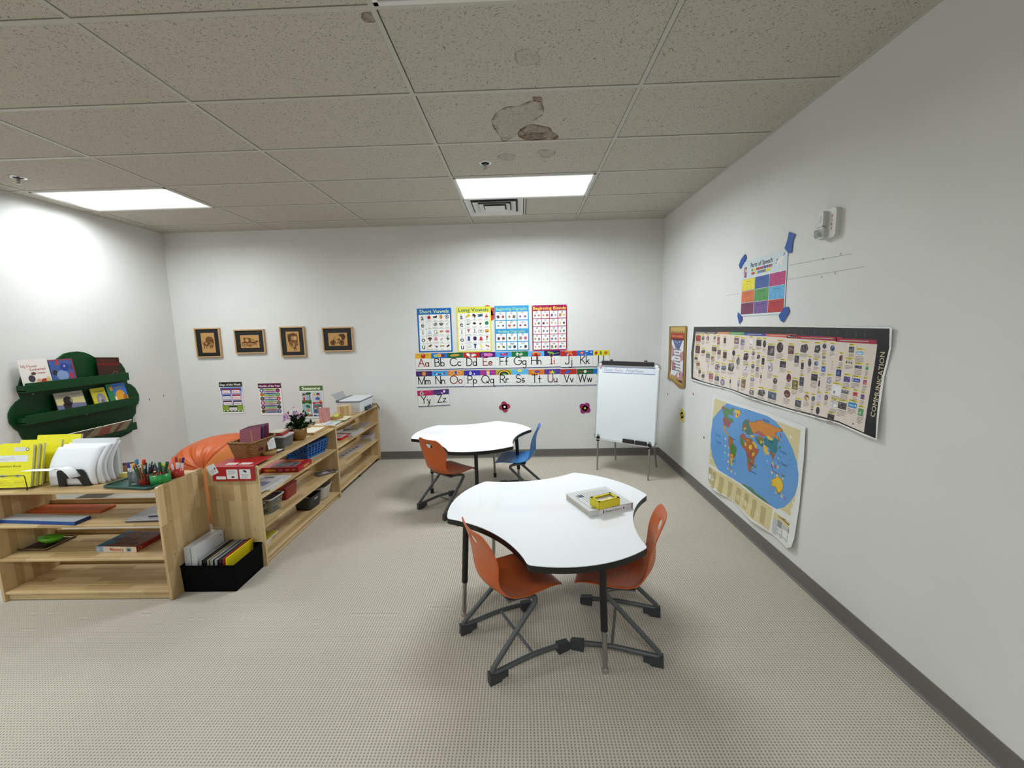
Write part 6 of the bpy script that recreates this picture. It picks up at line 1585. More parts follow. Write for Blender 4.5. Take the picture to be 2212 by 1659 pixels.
o = obj_at(f, 'bowl', mat('lime_plastic', '5fae2a', .35), -2.60, -2.640, .2885, 0, 'lime green bowl lying on the dark baking tray', 'bowl', sub=0); o.rotation_euler = (R(-12), R(6), 0); o.location.z = .296
def game_box(f, w, d, h, top, side):
    f.box(0, 0, 0, w, d, h, side); f.box(-.001, -.001, h * .15, w + .001, d + .001, h + .001, side)
    f.P = Matrix.Translation((0, 0, h + .001)); f.rect(-.001, -.001, w + .002, d + .002, top, 1)
f = MB(); game_box(f, .272, .205, .038, '6b4136', 'c9b6a2')
f.rect(0, 0, .035, .205, '2a6a8c', 2); f.poly([(.035, 0), (.10, .07), (.06, .205), (.0, .205), (0, .1)], '3a6078', 1.5)
rdb = random.Random(7)
for k in range(9): f.oval(.05 + rdb.random() * .2, .02 + rdb.random() * .16, .03, .018, rdb.choice(['5a3026', '4a3226', '7a4a40', '39302a', '84564e']), 2 + k * .1, 12)
f.P = Matrix.Translation((0, -.001, 0)) @ WALLP
f.rect(0, .004, .272, .036, 'd3c4ae', 1); f.rect(0, .004, .048, .036, '8fa8b4', 2); f.text('4', .012, .010, .024, 'd8e0e0', 3); f.rect(.05, .006, .038, .03, 'd8cfc4', 2); f.ring(.069, .02, .012, .008, .0015, 'a09080', 3)
f.text('Memory', .140, .013, .026, 'b8442c', 3, bold=.025, fit=.095); f.rect(.095, .008, .085, .0015, 'c87a60', 3); f.rect(.205, .007, .032, .028, '8f9aa0', 2); f.oval(.222, .018, .011, .006, '22305a', 3)
f.P = Matrix(((0, 0, 1, .273), (1, 0, 0, 0), (0, 1, 0, 0), (0, 0, 0, 1))); f.rect(0, .004, .205, .035, '8a2a1c', 1); f.ring(.022, .02, .011, .011, .003, 'c89a80', 2); f.text('Memory', .12, .012, .022, '5a1a10', 2, fit=.10)
obj_at(f, 'game_box', ink(.4), -2.172, -2.745, .285, R(-2.5), 'Memory board game box with red lettering on the near unit', 'board game')

# ------------------------------------------------------------------ on top of the middle unit
# red pocket folder draped over the end panel
t = thing('pocket_folder', 'red folder of label cards draped over the end of the middle shelf unit', 'folder', (-1.590, -2.452, .738), 0)
REDF = mat('red_vinyl', 'a81c22', .35, bump=.2, bscale=40)
f = MB(); f.box(0, 0, .002, .295, .215, .007); f.build('top_flap', REDF, t, bevel=.002)
f = MB(); f.box(.002, -.012, -.098, .297, -.0015, .006); f.build('front_flap', REDF, t, bevel=.003)
def card(x, z, w, h, lines, seed, ang=0):
    f = MB(); f.P = Matrix.Translation((x, -.0135, z)) @ Matrix.Rotation(-R(ang), 4, 'Y') @ WALLP
    f.poly(rrect(0, 0, w, h, .005), 'dfe0e2', 1)
    if seed < 5 or seed == 9: f.bars(w * .15, h * .45 if seed == 1 else h * .08, w * .7, h * .45, 5, '8a8c90', 2, seed, .3)
    if seed == 1: f.oval(w * .55, h * .2, w * .16, h * .09, '4a2c28', 3, 12)
    elif seed == 2: f.oval(w * .48, h * .82, w * .15, h * .08, '2c2a30', 3, 12); f.oval(w * .56, h * .72, w * .1, h * .07, '2c2a30', 3, 12)
    elif seed == 9: f.oval(w * .8, h * .5, w * .08, h * .12, '7a4a4a', 3, 10)
    o = f.build('label_card', ink(.35), t)
card(.105, -.083, .078, .068, 4, 1); card(.195, -.083, .078, .068, 4, 2); 
card(.030, -.085, .068, .022, 1, 5, 0)
card(-.004, -.060, .062, .072, 4, 9, 24)
f = MB(); f.P = Matrix.Translation((0, 0, .0075)); f.rect(.075, .018, .075, .045, 'd9c8c4', 1); f.rect(.17, .02, .08, .045, 'd9c8c4', 1); f.rect(.085, .03, .05, .006, 'a09094', 2); f.rect(.18, .03, .05, .006, 'a09094', 2)
f.build('label_card', ink(.35), t)
# wicker basket
def weave_mat():
    m = bpy.data.materials.new('wicker'); nt, N, L, b = nodes(m)
    tc = N.new('ShaderNodeTexCoord'); sp = N.new('ShaderNodeSeparateXYZ'); L.new(tc.outputs['Object'], sp.inputs[0])
    sx = math_node(N, L, 'SINE', math_node(N, L, 'MULTIPLY', math_node(N, L, 'ADD', sp.outputs[0], sp.outputs[1]), 2 * PI / .034))
    sz = math_node(N, L, 'SINE', math_node(N, L, 'MULTIPLY', sp.outputs[2], 2 * PI / .012))
    pr = math_node(N, L, 'MULTIPLY_ADD', math_node(N, L, 'MULTIPLY', sx, sz), .5, .5)
    L.new(ramp(N, L, pr, [(0, '5e3f1e'), (.5, '80582a'), (1, 'a07a44')]), b.inputs['Base Color'])
    bp = N.new('ShaderNodeBump'); bp.inputs['Strength'].default_value = .9; bp.inputs['Distance'].default_value = .003
    L.new(pr, bp.inputs['Height']); L.new(bp.outputs['Normal'], b.inputs['Normal']); b.inputs['Roughness'].default_value = .6
    return m
WICK = weave_mat()
def rbasket(name, lab, loc, rz, w0, d0, w1, d1, h, th, m, r=.03, dip=0.0, rim=None, cat='basket'):
    """open basket or tub: bottom w0 x d0, mouth w1 x d1"""
    t = thing(name, lab, cat, loc, rz)
    f = MB(); n = 6
    lv = 6
    for ins in (0, th):
        pts = []
        for j in range(lv + 1):
            k = j / lv
            w = w0 + (w1 - w0) * k - 2 * ins; d = d0 + (d1 - d0) * k - 2 * ins
            o = rrect(-w / 2, -d / 2, w / 2, d / 2, r, n)
            for x, y in o:
                z = h * k
                z += dip * k * (abs(x) / (w1 / 2)) ** 2
                pts.append((x, y, max(z, ins if j == 0 else 0)))
        m_ = len(o)
        fs = [(j * m_ + i, j * m_ + (i + 1) % m_, (j + 1) * m_ + (i + 1) % m_, (j + 1) * m_ + i) for j in range(lv) for i in range(m_)]
        if ins: fs = [q[::-1] for q in fs]
        f.add(pts, fs + [tuple(range(m_)) if ins else tuple(range(m_ - 1, -1, -1))], None, None, True)
    b0 = lv * m_; b1 = (lv + 1) * m_ + lv * m_
    s = len(f.V) - 2 * (lv + 1) * m_
    for i in range(m_):
        f.F.append((s + b0 + i, s + b0 + (i + 1) % m_, s + b1 + (i + 1) % m_, s + b1 + i)); f.C.append(f.col); f.S.append(False); f.K.append(0)
    f.build('body', m, t)
    f = MB(); o = rrect(-w1 / 2, -d1 / 2, w1 / 2, d1 / 2, r, n)
    f.tube([(x, y, h + dip * (abs(x) / (w1 / 2)) ** 2) for x, y in o], rim or th * 1.1, 8, closed=True); f.build('rim', m, t)
    return t
rbasket('wicker_basket', 'brown wicker basket of maroon notebooks on the middle shelf unit', (-1.487, -2.165, .7215), R(82), .225, .135, .285, .185, .118, .006, WICK, .03, .024, .008)
for i, (c, lab) in enumerate((('7e2f40', 'rearmost maroon notebook in the wicker basket'), ('7a2c3c', 'second maroon notebook from the back of the wicker basket'), ('3c2c60', 'purple notebook in the middle of the wicker basket'), ('7e3444', 'maroon notebook just ahead of the middle purple one'), ('32265a', 'purple notebook directly behind the front maroon one'), ('84384a', 'front maroon notebook with a tan ribbon in the wicker basket'))):
    f = MB(); w, h, th = .150, .185, .012
    f.box(0, 0, 0, w, .0015, h, c); f.box(0, th - .0015, 0, w, th, h, c); f.box(0, 0, 0, .002, th, h, c); f.box(.002, .0015, .002, w - .002, th - .0015, h - .002, 'c9c0b4' if i < 0 else c)
    if i == 5: f.P = WALLP.copy(); f.line([(.08, .165), (.095, .06)], .007, 'a8743a', 1, False)
    o = f.build('notebook', ink(.5)); a = R(4)
    o.matrix_world = Matrix.Translation((-1.560 + .003 * i, -2.115 - .024 * i, .762)) @ Matrix.Rotation(a, 4, 'Z') @ Matrix.Rotation(-R(26), 4, 'X') @ Matrix.Rotation(-R(9), 4, 'Y')
    tag(o, lab, 'notebook', 'notebooks in the wicker basket')
f = MB(); f.lathe([(0, 0), (.025, 0), (.045, .015), (.055, .040), (.052, .040), (.042, .017), (.023, .004), (0, .004)], 28, sx=1.0, sy=.8)
obj_at(f, 'wooden_bowl', mat('bowl_wood', 'a88452', .5, var=.15, bscale=30), -1.375, -2.145, TOP, R(40), 'small pale wooden bowl in front of the wicker basket', 'bowl')
f = MB(); f.prism(rrect(0, 0, .065, .085, .004), 0, .0005, 'dcdcde'); f.P = Matrix.Translation((0, 0, .0006)); f.bars(.01, .02, .045, .05, 4, 'a8a8ac', 1, 2, .25)
o = obj_at(f, 'note_card', ink(.5), -1.395, -2.10, .765, 0, 'white note card leaning on the wicker basket above the wooden bowl', 'card')
o.matrix_world = Matrix.Translation((-1.387, -2.135, .762)) @ Matrix.Rotation(R(70), 4, 'Z') @ Matrix.Rotation(R(80), 4, 'X')
t = thing('phone', 'black phone with a white card on it beside the wooden bowl', 'phone', (-1.375, -2.045, TOP), R(80))
f = MB(); f.prism(rrect(-.045, -.028, .045, .028, .008), 0, .009); f.build('case', mat('phone_black', '14161c', .2), t, bevel=.002)
f = MB(); f.prism(rrect(-.02, -.02, .035, .022, .002), .0092, .0098); f.build('card', mat('card_white', 'd6d8dc', .4), t)
# clear lidded box of counters
t = rbasket('storage_box', 'clear lidded box of dark counters behind the wooden bowl', (-1.435, -1.880, .7215), R(90), .15, .115, .165, .13, .088, .0025, CLEAR, .02, cat='box')
f = MB(); f.prism(rrect(-.070, -.052, .070, .052, .018), .003, .058, '2c303c'); rdc = random.Random(9)
for k in range(60): f.oval(0, 0, .001, .001, '000000', 0, 3) if False else f.box(*(lambda x, y: (x, y, .056, x + .012, y + .01, .062 + rdc.random() * .006))(rdc.uniform(-.065, .05), rdc.uniform(-.045, .035)), rdc.choice(['20242e', '3a3f52', '6a6a50', '8a8050', '2a2c38']))
f.build('contents', ink(.5), t)
f = MB(); f.prism(rrect(-.088, -.070, .088, .070, .024), .088, .098); f.build('lid', mat('frosted_lid', 'c6c0c0', .4, alpha=.85), t, bevel=.003)
f = MB(); f.box(-.06, -.045, .0985, .05, .045, .113, '9a2028'); 
obj_at(f, 'pencil_case', ink(.4), -1.44, -1.885, .7225, R(96), 'flat red case lying on the clear lidded box', 'case', bevel=.003)
f = MB()
for k, (c, dx, a) in enumerate((('c9bfa8', 0, 0), ('e0d6a8', .01, 8), ('b9b4a4', -.012, -6))):
    f.box(-.06 + dx, -.045, .1145 + k * .003, .06 + dx, .045, .117 + k * .003, c, Matrix.Rotation(R(a), 4, 'Z'))
obj_at(f, 'envelope_bundle', ink(.6), -1.465, -1.86, .7225, R(96), 'bundle of cream envelopes on top of the clear box', 'envelopes')
f = MB(); f.box(0, 0, 0, .012, .10, .105, '7e1418'); f.box(.012, .0, 0, .09, .10, .10, '8a181c')
obj_at(f, 'red_file_box', ink(.4), -1.525, -1.775, TOP, R(-4), 'dark red file box standing left of the flower pot', 'box', bevel=.003)
# potted flowers
t = thing('potted_flowers', 'wooden pot of pink and lilac flowers on the middle shelf unit', 'potted plant', (-1.395, -1.675, TOP))
f = MB(); f.lathe([(0, 0), (.036, 0), (.050, .018), (.060, .048), (.060, .080), (.055, .104), (.050, .104), (.054, .078), (.05, .05), (0, .05)], 32); f.build('pot', mat('turned_wood', '8f6a34', .45, var=.25, bscale=14), t)
f = MB(); f.lathe([(0, .088), (.051, .090)], 20, caps=False); f.build('soil', mat('moss', '2e3a1e', .9), t)
rdp = random.Random(21)
f = MB(); f.sm = True
LEAFC = ['1a3018', '24401f', '14281a', '2f4c28', '1c361c']
def leaf(f, base, d, L, w, col):
    d = d.normalized(); s = d.cross(Vector((0, 0, 1)));
    if s.length < .1: s = Vector((1, 0, 0))
    s.normalize(); n = s.cross(d)
    pts = [base, base + d * L * .35 + s * w - n * w * .2, base + d * L * .7 + s * w * .7, base + d * L - n * L * .15, base + d * L * .7 - s * w * .7, base + d * L * .35 - s * w - n * w * .2, base + d * L * .4 + n * w * .3]
    f.add([tuple(p) for p in pts], [(0, 1, 6), (1, 2, 6), (2, 3, 6), (3, 4, 6), (4, 5, 6), (5, 0, 6)], col, None, False)
tips = []
for k in range(62):
    a = rdp.random() * 2 * PI; el = rdp.uniform(.12, 1.5)
    d = Vector((math.cos(a) * math.cos(el), math.sin(a) * math.cos(el), math.sin(el)))
    L = rdp.uniform(.06, .12) * (1.25 if el > .8 else .85)
    p0 = Vector((d.x * .03, d.y * .03, .095)); p1 = p0 + d * L * .55 + Vector((0, 0, .02)); p2 = p0 + d * L + Vector((0, 0, .012))
    f.tube([p0, p1, p2], .0018, 4, '2a4520')
    for q in range(11):
        u = rdp.uniform(.15, 1.0); b_ = p0 * (1 - u) ** 2 + p1 * 2 * u * (1 - u) + p2 * u * u
        dd = d + Vector((rdp.uniform(-1, 1), rdp.uniform(-1, 1), rdp.uniform(-.4, .7)))
        leaf(f, b_, dd, rdp.uniform(.022, .040), rdp.uniform(.006, .010), rdp.choice(LEAFC))
f.build('foliage', ink(.5), t)
for (dx, dy, dz, sc) in ((-.080, -.05, .215, 1.2), (-.060, -.065, .228, 1.2), (-.095, -.03, .200, 1.1), (-.04, -.085, .205, 1.2), (-.025, -.02, .285, .9), (.035, -.06, .235, 1.3), (.065, -.04, .225, 1.2), (.05, -.075, .212, 1), (-.070, -.05, .24, 1), (-.10, -.04, .178, 1.1), (.02, -.07, .245, 1)):
    f = MB()
    for k in range(9):
        a = 2 * PI * k / 9 + dx * 50
        leaf(f, Vector((0, 0, 0)), Vector((math.cos(a), math.sin(a), .35 + .3 * (k % 2))), .020 * sc, .006 * sc, rdp.choice(['c9a3c6', 'b88ab8', 'd6b6d2', 'a678a8']))
    f.lathe([(0, .008), (.003, .006), (.003, .002)], 8, 'a88a5a', caps=False)
    f.build('flower', ink(.6), t, (dx, dy, dz), rot=(R(rdp.uniform(-30, 30)) + .7, R(rdp.uniform(-25, 25)), 0))
f = MB(); leaf(f, Vector((0, 0, 0)), Vector((1, 0, .2)), .04, .008, 'b8863a'); leaf(f, Vector((0, 0, 0)), Vector((.6, -.6, .3)), .03, .006, 'c8964a'); f.build('flower', ink(.6), t, (.012, -.055, .165))
# framed wooden tray at the far end
t = thing('wooden_tray', 'shallow pine tray with white paper inside, right of the flower pot', 'tray', (-1.440, -1.385, TOP), PI / 2)
f = MB()
for a, b_, c, d in ((-.15, -.10, .15, -.088), (-.15, .088, .15, .10), (-.15, -.088, -.138, .088), (.138, -.088, .15, .088)): f.box(a, b_, 0, c, d, .022)
f.build('frame', WX, t, bevel=.002)
f = MB(); f.box(-.138, -.088, 0, .138, .088, .008); f.build('paper', mat('cream_paper', 'dcd8c6', .6), t)
# ------------------------------------------------------------------ inside the middle unit
def holes_crate():
    t = thing('plastic_crate', 'blue perforated plastic crate on the upper shelf of the middle unit', 'crate', (-1.482, -1.425, .5055), R(82))
    w0, d0, w1, d1, h = .26, .20, .31, .245, .13
    f = MB(); n = 6; th = .003
    def wallp(ax, s):
        nu, nv = 13, 7
        pts = []
        for j in range(nv + 1):
            k = j / nv; w = (w0 + (w1 - w0) * k) / 2; d = (d0 + (d1 - d0) * k) / 2; z = h * k
            for i in range(nu + 1):
                q = -1 + 2 * i / nu
                pts.append((q * w, s * d, z) if ax == 'x' else (s * w, q * d, z))
        fs = []
        for j in range(nv):
            for i in range(nu):
                if 1 <= j <= nv - 2 and i % 2 == 1: continue
                fs.append((j * (nu + 1) + i, j * (nu + 1) + i + 1, (j + 1) * (nu + 1) + i + 1, (j + 1) * (nu + 1) + i))
        f.add(pts, fs, None, None, False)
    for ax in 'xy':
        for s in (-1, 1): wallp(ax, s)
    f.add([(-w0 / 2, -d0 / 2, 0), (w0 / 2, -d0 / 2, 0), (w0 / 2, d0 / 2, 0), (-w0 / 2, d0 / 2, 0)], [(0, 1, 2, 3)])
    # cross ribs split the slots into small openings
    for k in (.32, .5, .68):
        w = (w0 + (w1 - w0) * k) / 2; d = (d0 + (d1 - d0) * k) / 2
        f.tube([(-w, -d, h * k), (w, -d, h * k), (w, d, h * k), (-w, d, h * k)], .0032, 6, closed=True)
    m = mat('blue_crate_plastic', '0f58a0', .35)
    f.build('body', m, t, solid=th)
    f = MB(); f.tube([(x, y, h) for x, y in rrect(-w1 / 2, -d1 / 2, w1 / 2, d1 / 2, .02)], .006, 8, closed=True); f.build('rim', m, t)
holes_crate()
f = MB(); game_box(f, .305, .225, .040, 'a81c24', '9c1a20')
f.P = Matrix.Translation((0, 0, .0412)); f.rect(0, 0, .07, .225, 'c86a70', 2); f.rect(.075, .03, .19, .11, '9a9aa0', 2.5); f.text('Alphabet', .16, .17, .05, 'd8b03a', 3, bold=.03, fit=.20)
for k in range(6): f.rect(.085 + (k % 3) * .06, .04 + (k // 3) * .05, .05, .042, ['6a6a72', '8a8a90', '50505a'][k % 3], 3)
f.P = Matrix.Translation((0, -.001, 0)) @ WALLP
f.text('Alphabet', .075, .013, .026, 'd8b03a', 2, bold=.03, fit=.095); f.bars(.14, .010, .05, .022, 2, 'c88a90', 2, 3); f.bars(.20, .012, .04, .02, 2, 'c88a90', 2, 5); f.bars(.255, .014, .03, .018, 2, 'c88a90', 2, 8)
f.P = Matrix(((0, 0, 1, .306), (1, 0, 0, 0), (0, 1, 0, 0), (0, 0, 0, 1))); f.text('Alphabet', .13, .013, .024, 'd8b03a', 2, bold=.03, fit=.09)
obj_at(f, 'game_box', ink(.35), -1.606, -1.918, .505, R(1), 'red Alphabet game box with yellow lettering on the middle unit', 'board game')
def mag(x, y, z, w, d, a, th, top, lab, seed, group='magazines and workbooks'):
    f = MB(); f.box(0, 0, 0, w, d, th, 'cfcbc4'); f.P = Matrix.Translation((0, 0, th)); f.rect(0, 0, w, d, top, 1)
    r2 = random.Random(seed)
    for k in range(5):
        ww, hh = w * r2.uniform(.2, .5), d * r2.uniform(.12, .3); f.rect(r2.uniform(0, w - ww), r2.uniform(0, d - hh), ww, hh, r2.choice(['5a6a8a', 'c8c8ca', '9aa0a8', '44485a', 'd8d4d0', '8a6a80']), 2 + k * .2)
    f.bars(w * .1, d * .35, w * .6, d * .3, 6, '9a9a9c', 4, seed, .35)
    return obj_at(f, 'workbook', ink(.3), x, y, z, R(a), lab, 'book', group, bevel=.0008)
mag(-1.565, -2.335, .505, .28, .31, 3, .014, 'c5c6c8', 'white workbook under the red Alphabet box, at the near end of the middle unit', 3)
mag(-1.575, -2.415, .519, .26, .30, -1, .012, 'b9bbc0', 'workbook with a grey blue cover, topmost of the near stack in the middle unit', 8)
f = MB(); f.box(0, 0, 0, .29, .30, .016, 'd0ccc6'); obj_at(f, 'workbook', ink(.4), -1.585, -2.41, .4885 + .0165, 0, 'thick white pad at the bottom of the near stack in the middle unit', 'book', 'magazines and workbooks') if False else None
# clear box of yellow toys
t = rbasket('storage_box', 'clear box with a dark blue lid holding yellow plastic pieces', (-1.415, -2.150, .2855), R(88), .135, .105, .165, .14, .115, .0025, CLEAR, .02, cat='box')
f = MB(); rdc = random.Random(5)
for k in range(70):
    x, y, z = rdc.uniform(-.055, .05), rdc.uniform(-.042, .035), rdc.uniform(.004, .085)
    f.box(x, y, z, x + rdc.uniform(.01, .03), y + rdc.uniform(.008, .015), z + .006, rdc.choice(['b8b03c', '8f8a34', 'c9c46a', '6a6630', '3a3a22']), Matrix.Rotation(rdc.uniform(-.5, .5), 4, 'Z') @ Matrix.Rotation(rdc.uniform(-.25, .25), 4, 'X'))
f.build('contents', ink(.4), t)
f = MB(); f.prism(rrect(-.075, -.062, .075, .062, .02), .106, .113); f.build('lid', mat('navy_lid', '14264a', .35), t, bevel=.003)
f = MB(); f.tube([(x, y, .116) for x, y in rrect(-.086, -.073, .086, .073, .024)], .006, 8, closed=True); f.build('rim', mat('frosted_rim', 'b9bcba', .4), t)
t = rbasket('storage_box', 'translucent red lidded box on the second shelf of the middle unit', (-1.455, -1.880, .2855), R(92), .165, .12, .18, .135, .098, .003, mat('red_translucent', 'a02820', .25, trans=.3), .016, cat='box')
f = MB(); f.prism(rrect(-.094, -.071, .094, .071, .018), .098, .108); f.build('lid', mat('red_lid', 'b03a34', .35), t, bevel=.003)
t = thing('photo_tray', 'small tray with a printed card at the far end of the second shelf', 'tray', (-1.375, -1.32, .2855), R(50))
f = MB(); f.prism(rrect(-.085, -.05, .085, .05, .01), 0, .003); f.build('base', mat('tray_grey', '5a5c5a', .4), t)
f = MB(); f.tube([(x, y, .01) for x, y in rrect(-.088, -.053, .088, .053, .012)], .005, 8, closed=True); f.build('rim', mat('tray_grey', '5a5c5a', .4), t)
f = MB(); f.box(-.075, -.042, .003, .075, .042, .006, '6a5a62'); f.P = Matrix.Translation((0, 0, .006)); f.oval(.0, .0, .04, .025, 'b8a8b0', 1); f.oval(.04, .01, .02, .02, '3a3040', 2); f.build('card', ink(.3), t)
DG = mat('dark_grey_plastic', '2b2d2e', .5, bump=.25, bscale=250)
t = rbasket('plastic_basket', 'charcoal plastic basket with a white ball inside on the bottom shelf', (-1.425, -1.590, .0655), R(86), .165, .14, .19, .165, .115, .004, DG, .02)
f = MB(); f.box(-.035, -.0815, .080, .035, -.0785, .094); f.build('handle', mat('handle_grey', 'a8a8a6', .5), t) if False else None
f = MB(); f.prism(rrect(-.028, .078, .028, .093, .006), 0, .0015, M=Matrix.Translation((.0, -.0815, 0)) @ WALLP); f.build('handle_slot', mat('handle_grey', '9a9a98', .5), t)
f = MB(); f.lathe([(.04 * math.sin(PI * k / 10), -.04 * math.cos(PI * k / 10)) for k in range(11)], 20, caps=False)
obj_at(f, 'ball', mat('white_ball', 'c9c6bc', .5), -1.430, -1.615, .125, 0, 'white ball lying in the charcoal basket', 'ball')
t = rbasket('plastic_basket', 'white oval plastic basket at the far end of the bottom shelf', (-1.42, -1.400, .0655), R(88), .15, .15, .21, .20, .125, .003, mat('white_plastic', 'b5b1aa', .45), .05, .012)
for i, (c, a, lab) in enumerate((('b9b534', 3, 'yellow covered booklet, topmost at the near end of the bottom shelf'), ('d8d6d2', 8, 'white booklet under the yellow one on the bottom shelf'), ('5a3a4a', 14, 'plum booklet at the bottom of the small bottom shelf stack'))):
    f = MB(); f.box(0, 0, 0, .16, .20, .012, 'd0ccc8'); f.box(0, 0, .012, .16, .20, .0135, c)
    if i == 0: f.P = Matrix.Translation((0, 0, .0135)); f.oval(.10, .06, .03, .03, '3a4a4a', 1)
    obj_at(f, 'booklet', ink(.4), -1.535, -2.33 + i * .006, .0655 + (2 - i) * .0145, R(a), lab, 'booklet', 'booklets on the bottom shelf')

# ------------------------------------------------------------------ on and in the far unit
t = thing('printer', 'white and grey all in one printer on the far shelf unit', 'printer', (-1.440, -.330, TOP), PI / 2)
PW = mat('printer_white', 'd3d6dc', .3); PG = mat('printer_grey', '5d636b', .35)
f = MB(); w, d, h = .205, .135, .155
f.add([(-w + .02, -d + .01, 0), (w - .02, -d + .01, 0), (w - .02, d, 0), (-w + .02, d, 0), (-w, -d, h - .03), (w, -d, h - .03), (w, d, h - .03), (-w, d, h - .03)], [(0, 3, 2, 1), (4, 5, 6, 7), (0, 1, 5, 4), (1, 2, 6, 5), (2, 3, 7, 6), (3, 0, 4, 7)])
f.build('body', PW, t, bevel=.006)
f = MB(); f.box(-w - .002, -d - .002, h - .03, w + .002, d + .002, h - .020); f.build('seam', PG, t, bevel=.001)
f = MB(); f.box(-w, -d, h - .020, w, d - .03, h - .006); o = f.build('scanner_lid', PW, t, bevel=.003)
f = MB(); f.P = Matrix.Translation((0, 0, h - .0055)); f.ring(0, .0, .018, .018, .002, 'a8acb2', 1); f.rect(.1, -.02, .03, .006, '8a8e94', 1); f.build('badge', ink(.3), o)
f = MB(); f.box(-w, d - .03, h - .03, w, d + .01, h - .004); f.build('paper_slot', PG, t, bevel=.002)
f = MB(); f.add([(-w + .03, d + .006, h - .01), (w - .13, d + .006, h - .01), (w - .10, d + .055, h + .065), (-w + .0, d + .055, h + .065)], [(0, 1, 2, 3)]); f.build('paper_support', mat('smoky_clear', 'a6acae', .2, alpha=.55), t, solid=.003)
f = MB(); f.box(-.06, -d - .012, .012, .12, -d + .02, .045); f.build('output_tray', mat('printer_dark', '2c3036', .4), t, bevel=.004)
f = MB(); f.box(-.05, -d - .035, .008, .13, -d, .014); f.build('tray_flap', PG, t, bevel=.002)
f = MB(); f.tube(fillet([(-1.32, -.12, .735), (-1.31, -.08, .745), (-1.29, -.045, .742), (-1.272, -.05, .715), (-1.262, -.04, .67)], .02), .0045, 8)
f.tube(fillet([(-1.38, -.10, .735), (-1.36, -.06, .765), (-1.34, -.05, .742), (-1.31, -.06, .74)], .02), .004, 8)
tag(f.build('power_cable', mat('cable_black', '17110f', .5)), 'black cable draping off the end of the far shelf unit behind the printer', 'cable')
f = MB(); f.cyl((-1.262, -.04, .672), (-1.259, -.036, .655), .006, 8); o = f.build('plug_tip', mat('plug_light', 'c8c8c4', .4)); tag(o, 'pale plug at the end of the black printer cable', 'plug')
f = MB(); f.box(-.06, -.05, 0, .06, .05, .115); obj_at(f, 'wooden_block', wood('z', 'block'), -1.435, -.66, TOP, R(80), 'tall pale wooden block in front of the printer', 'block', bevel=.002)
f = MB(); f.prism(rrect(-.11, -.075, .11, .075, .01), 0, .006, '2f4350'); f.prism(rrect(-.108, -.073, .108, .073, .009), .006, .010, 'c9d0d4'); f.P = Matrix.Translation((0, 0, .0102)); f.oval(-.03, .0, .05, .03, 'a8b4cc', 1); f.oval(.05, .0, .03, .04, 'b9c4a8', 1)
obj_at(f, 'picture_book', ink(.25), -1.395, -1.08, TOP, R(90), 'glossy pale picture book with dark blue edge at the near end of the far unit', 'book')
f = MB(); f.prism(rrect(-.07, -.10, .07, .10, .004), 0, .012, '8a6a2c'); f.box(-.065, -.095, .012, .065, .095, .016, 'd9d3b6'); f.prism(rrect(-.075, -.105, .09, .105, .004), .0165, .020, 'd6d0b4')
obj_at(f, 'clipboard', ink(.4), -1.385, -.89, TOP, R(4), 'cream folder on a thin tan tray in front of the wooden block', 'folder')
t = thing('wooden_dish', 'tan wooden dish holding a lime green mound on the far unit', 'dish', (-1.405, -.92, TOP + .021), R(80))
f = MB(); f.prism([(-.06, -.03), (.06, -.03), (.06, .03), (-.06, .03)], 0, .002)
for a, b_, c, d_, in ((-.062, -.034, .062, -.028), (-.062, .028, .062, .034), (-.062, -.034, -.056, .034), (.056, -.034, .062, .034)): f.box(a, b_, 0, c, d_, .03)
f.build('dish', mat('dish_wood', 'a07c40', .5, var=.1), t, bevel=.002)
f = MB(); f.lathe([(.042, .005), (.040, .022), (.028, .036), (.012, .044), (0, .045)], 20, sx=1.0, sy=.62, caps=False); f.build('mound', mat('lime_sand', 'b4c04a', .8, bump=.4, bscale=120), t)
f = MB(); f.box(-.055, -.006, 0, .055, .006, .155, 'c48a88'); f.P = Matrix.Translation((0, -.0062, 0)) @ WALLP
for x0, x1 in ((-.045, -.03), (-.02, .01), (.0, .03), (-.035, -.045)): f.line([(x0, .14), (x1, .01)], .005, 'dcaaa6', 1)
obj_at(f, 'letter_block', ink(.5), -1.50, -.99, TOP, R(6), 'pink card packet standing upright behind the lime dish', 'packet', bevel=.002)
f = MB(); f.box(-.03, -.03, 0, .03, .04, .012, 'd8d8d6'); obj_at(f, 'eraser_block', ink(.5), -1.50, -1.15, TOP, R(15), 'small white block at the left of the glossy picture book', 'block', bevel=.003)
f = MB(); f.box(-.16, -.05, 0, .12, .05, .02, 'b2885a'); obj_at(f, 'wooden_plank', WX, -1.475, -.80, TOP, R(88), 'flat pine plank behind the lime dish on the far unit', 'board', bevel=.003)
k = 0
for (x, y, z, w, d, th, a, c, lab) in ((-1.42, -.63, .5055, .23, .30, .016, 88, 'b4b0b4', 'clear sleeve pad at the bottom of the pile in the far unit'), (-1.43, -.58, .522, .22, .26, .014, 80, 'a8a49e', 'second sleeve pad in the pile on the top shelf of the far unit'), (-1.42, -.50, .5365, .17, .16, .014, 92, '857d66', 'olive pad, topmost of the pile on the top shelf of the far unit'),
                                       (-1.42, -.22, .5055, .14, .22, .012, 86, '9a9296', 'flat grey packet at the far end of the top shelf of the far unit')):
    f = MB(); f.prism(rrect(-d / 2, -w / 2, d / 2, w / 2, .004), 0, th, c); f.P = Matrix.Translation((0, 0, th + .0002)); f.bars(-d * .3, -w * .3, d * .5, w * .4, 4, '6a6668', 1, k, .3); k += 1
    obj_at(f, 'paper_pad', ink(.2, .5), x, y, z, R(a), lab, 'paper pad', 'pads in the far unit', bevel=.001)
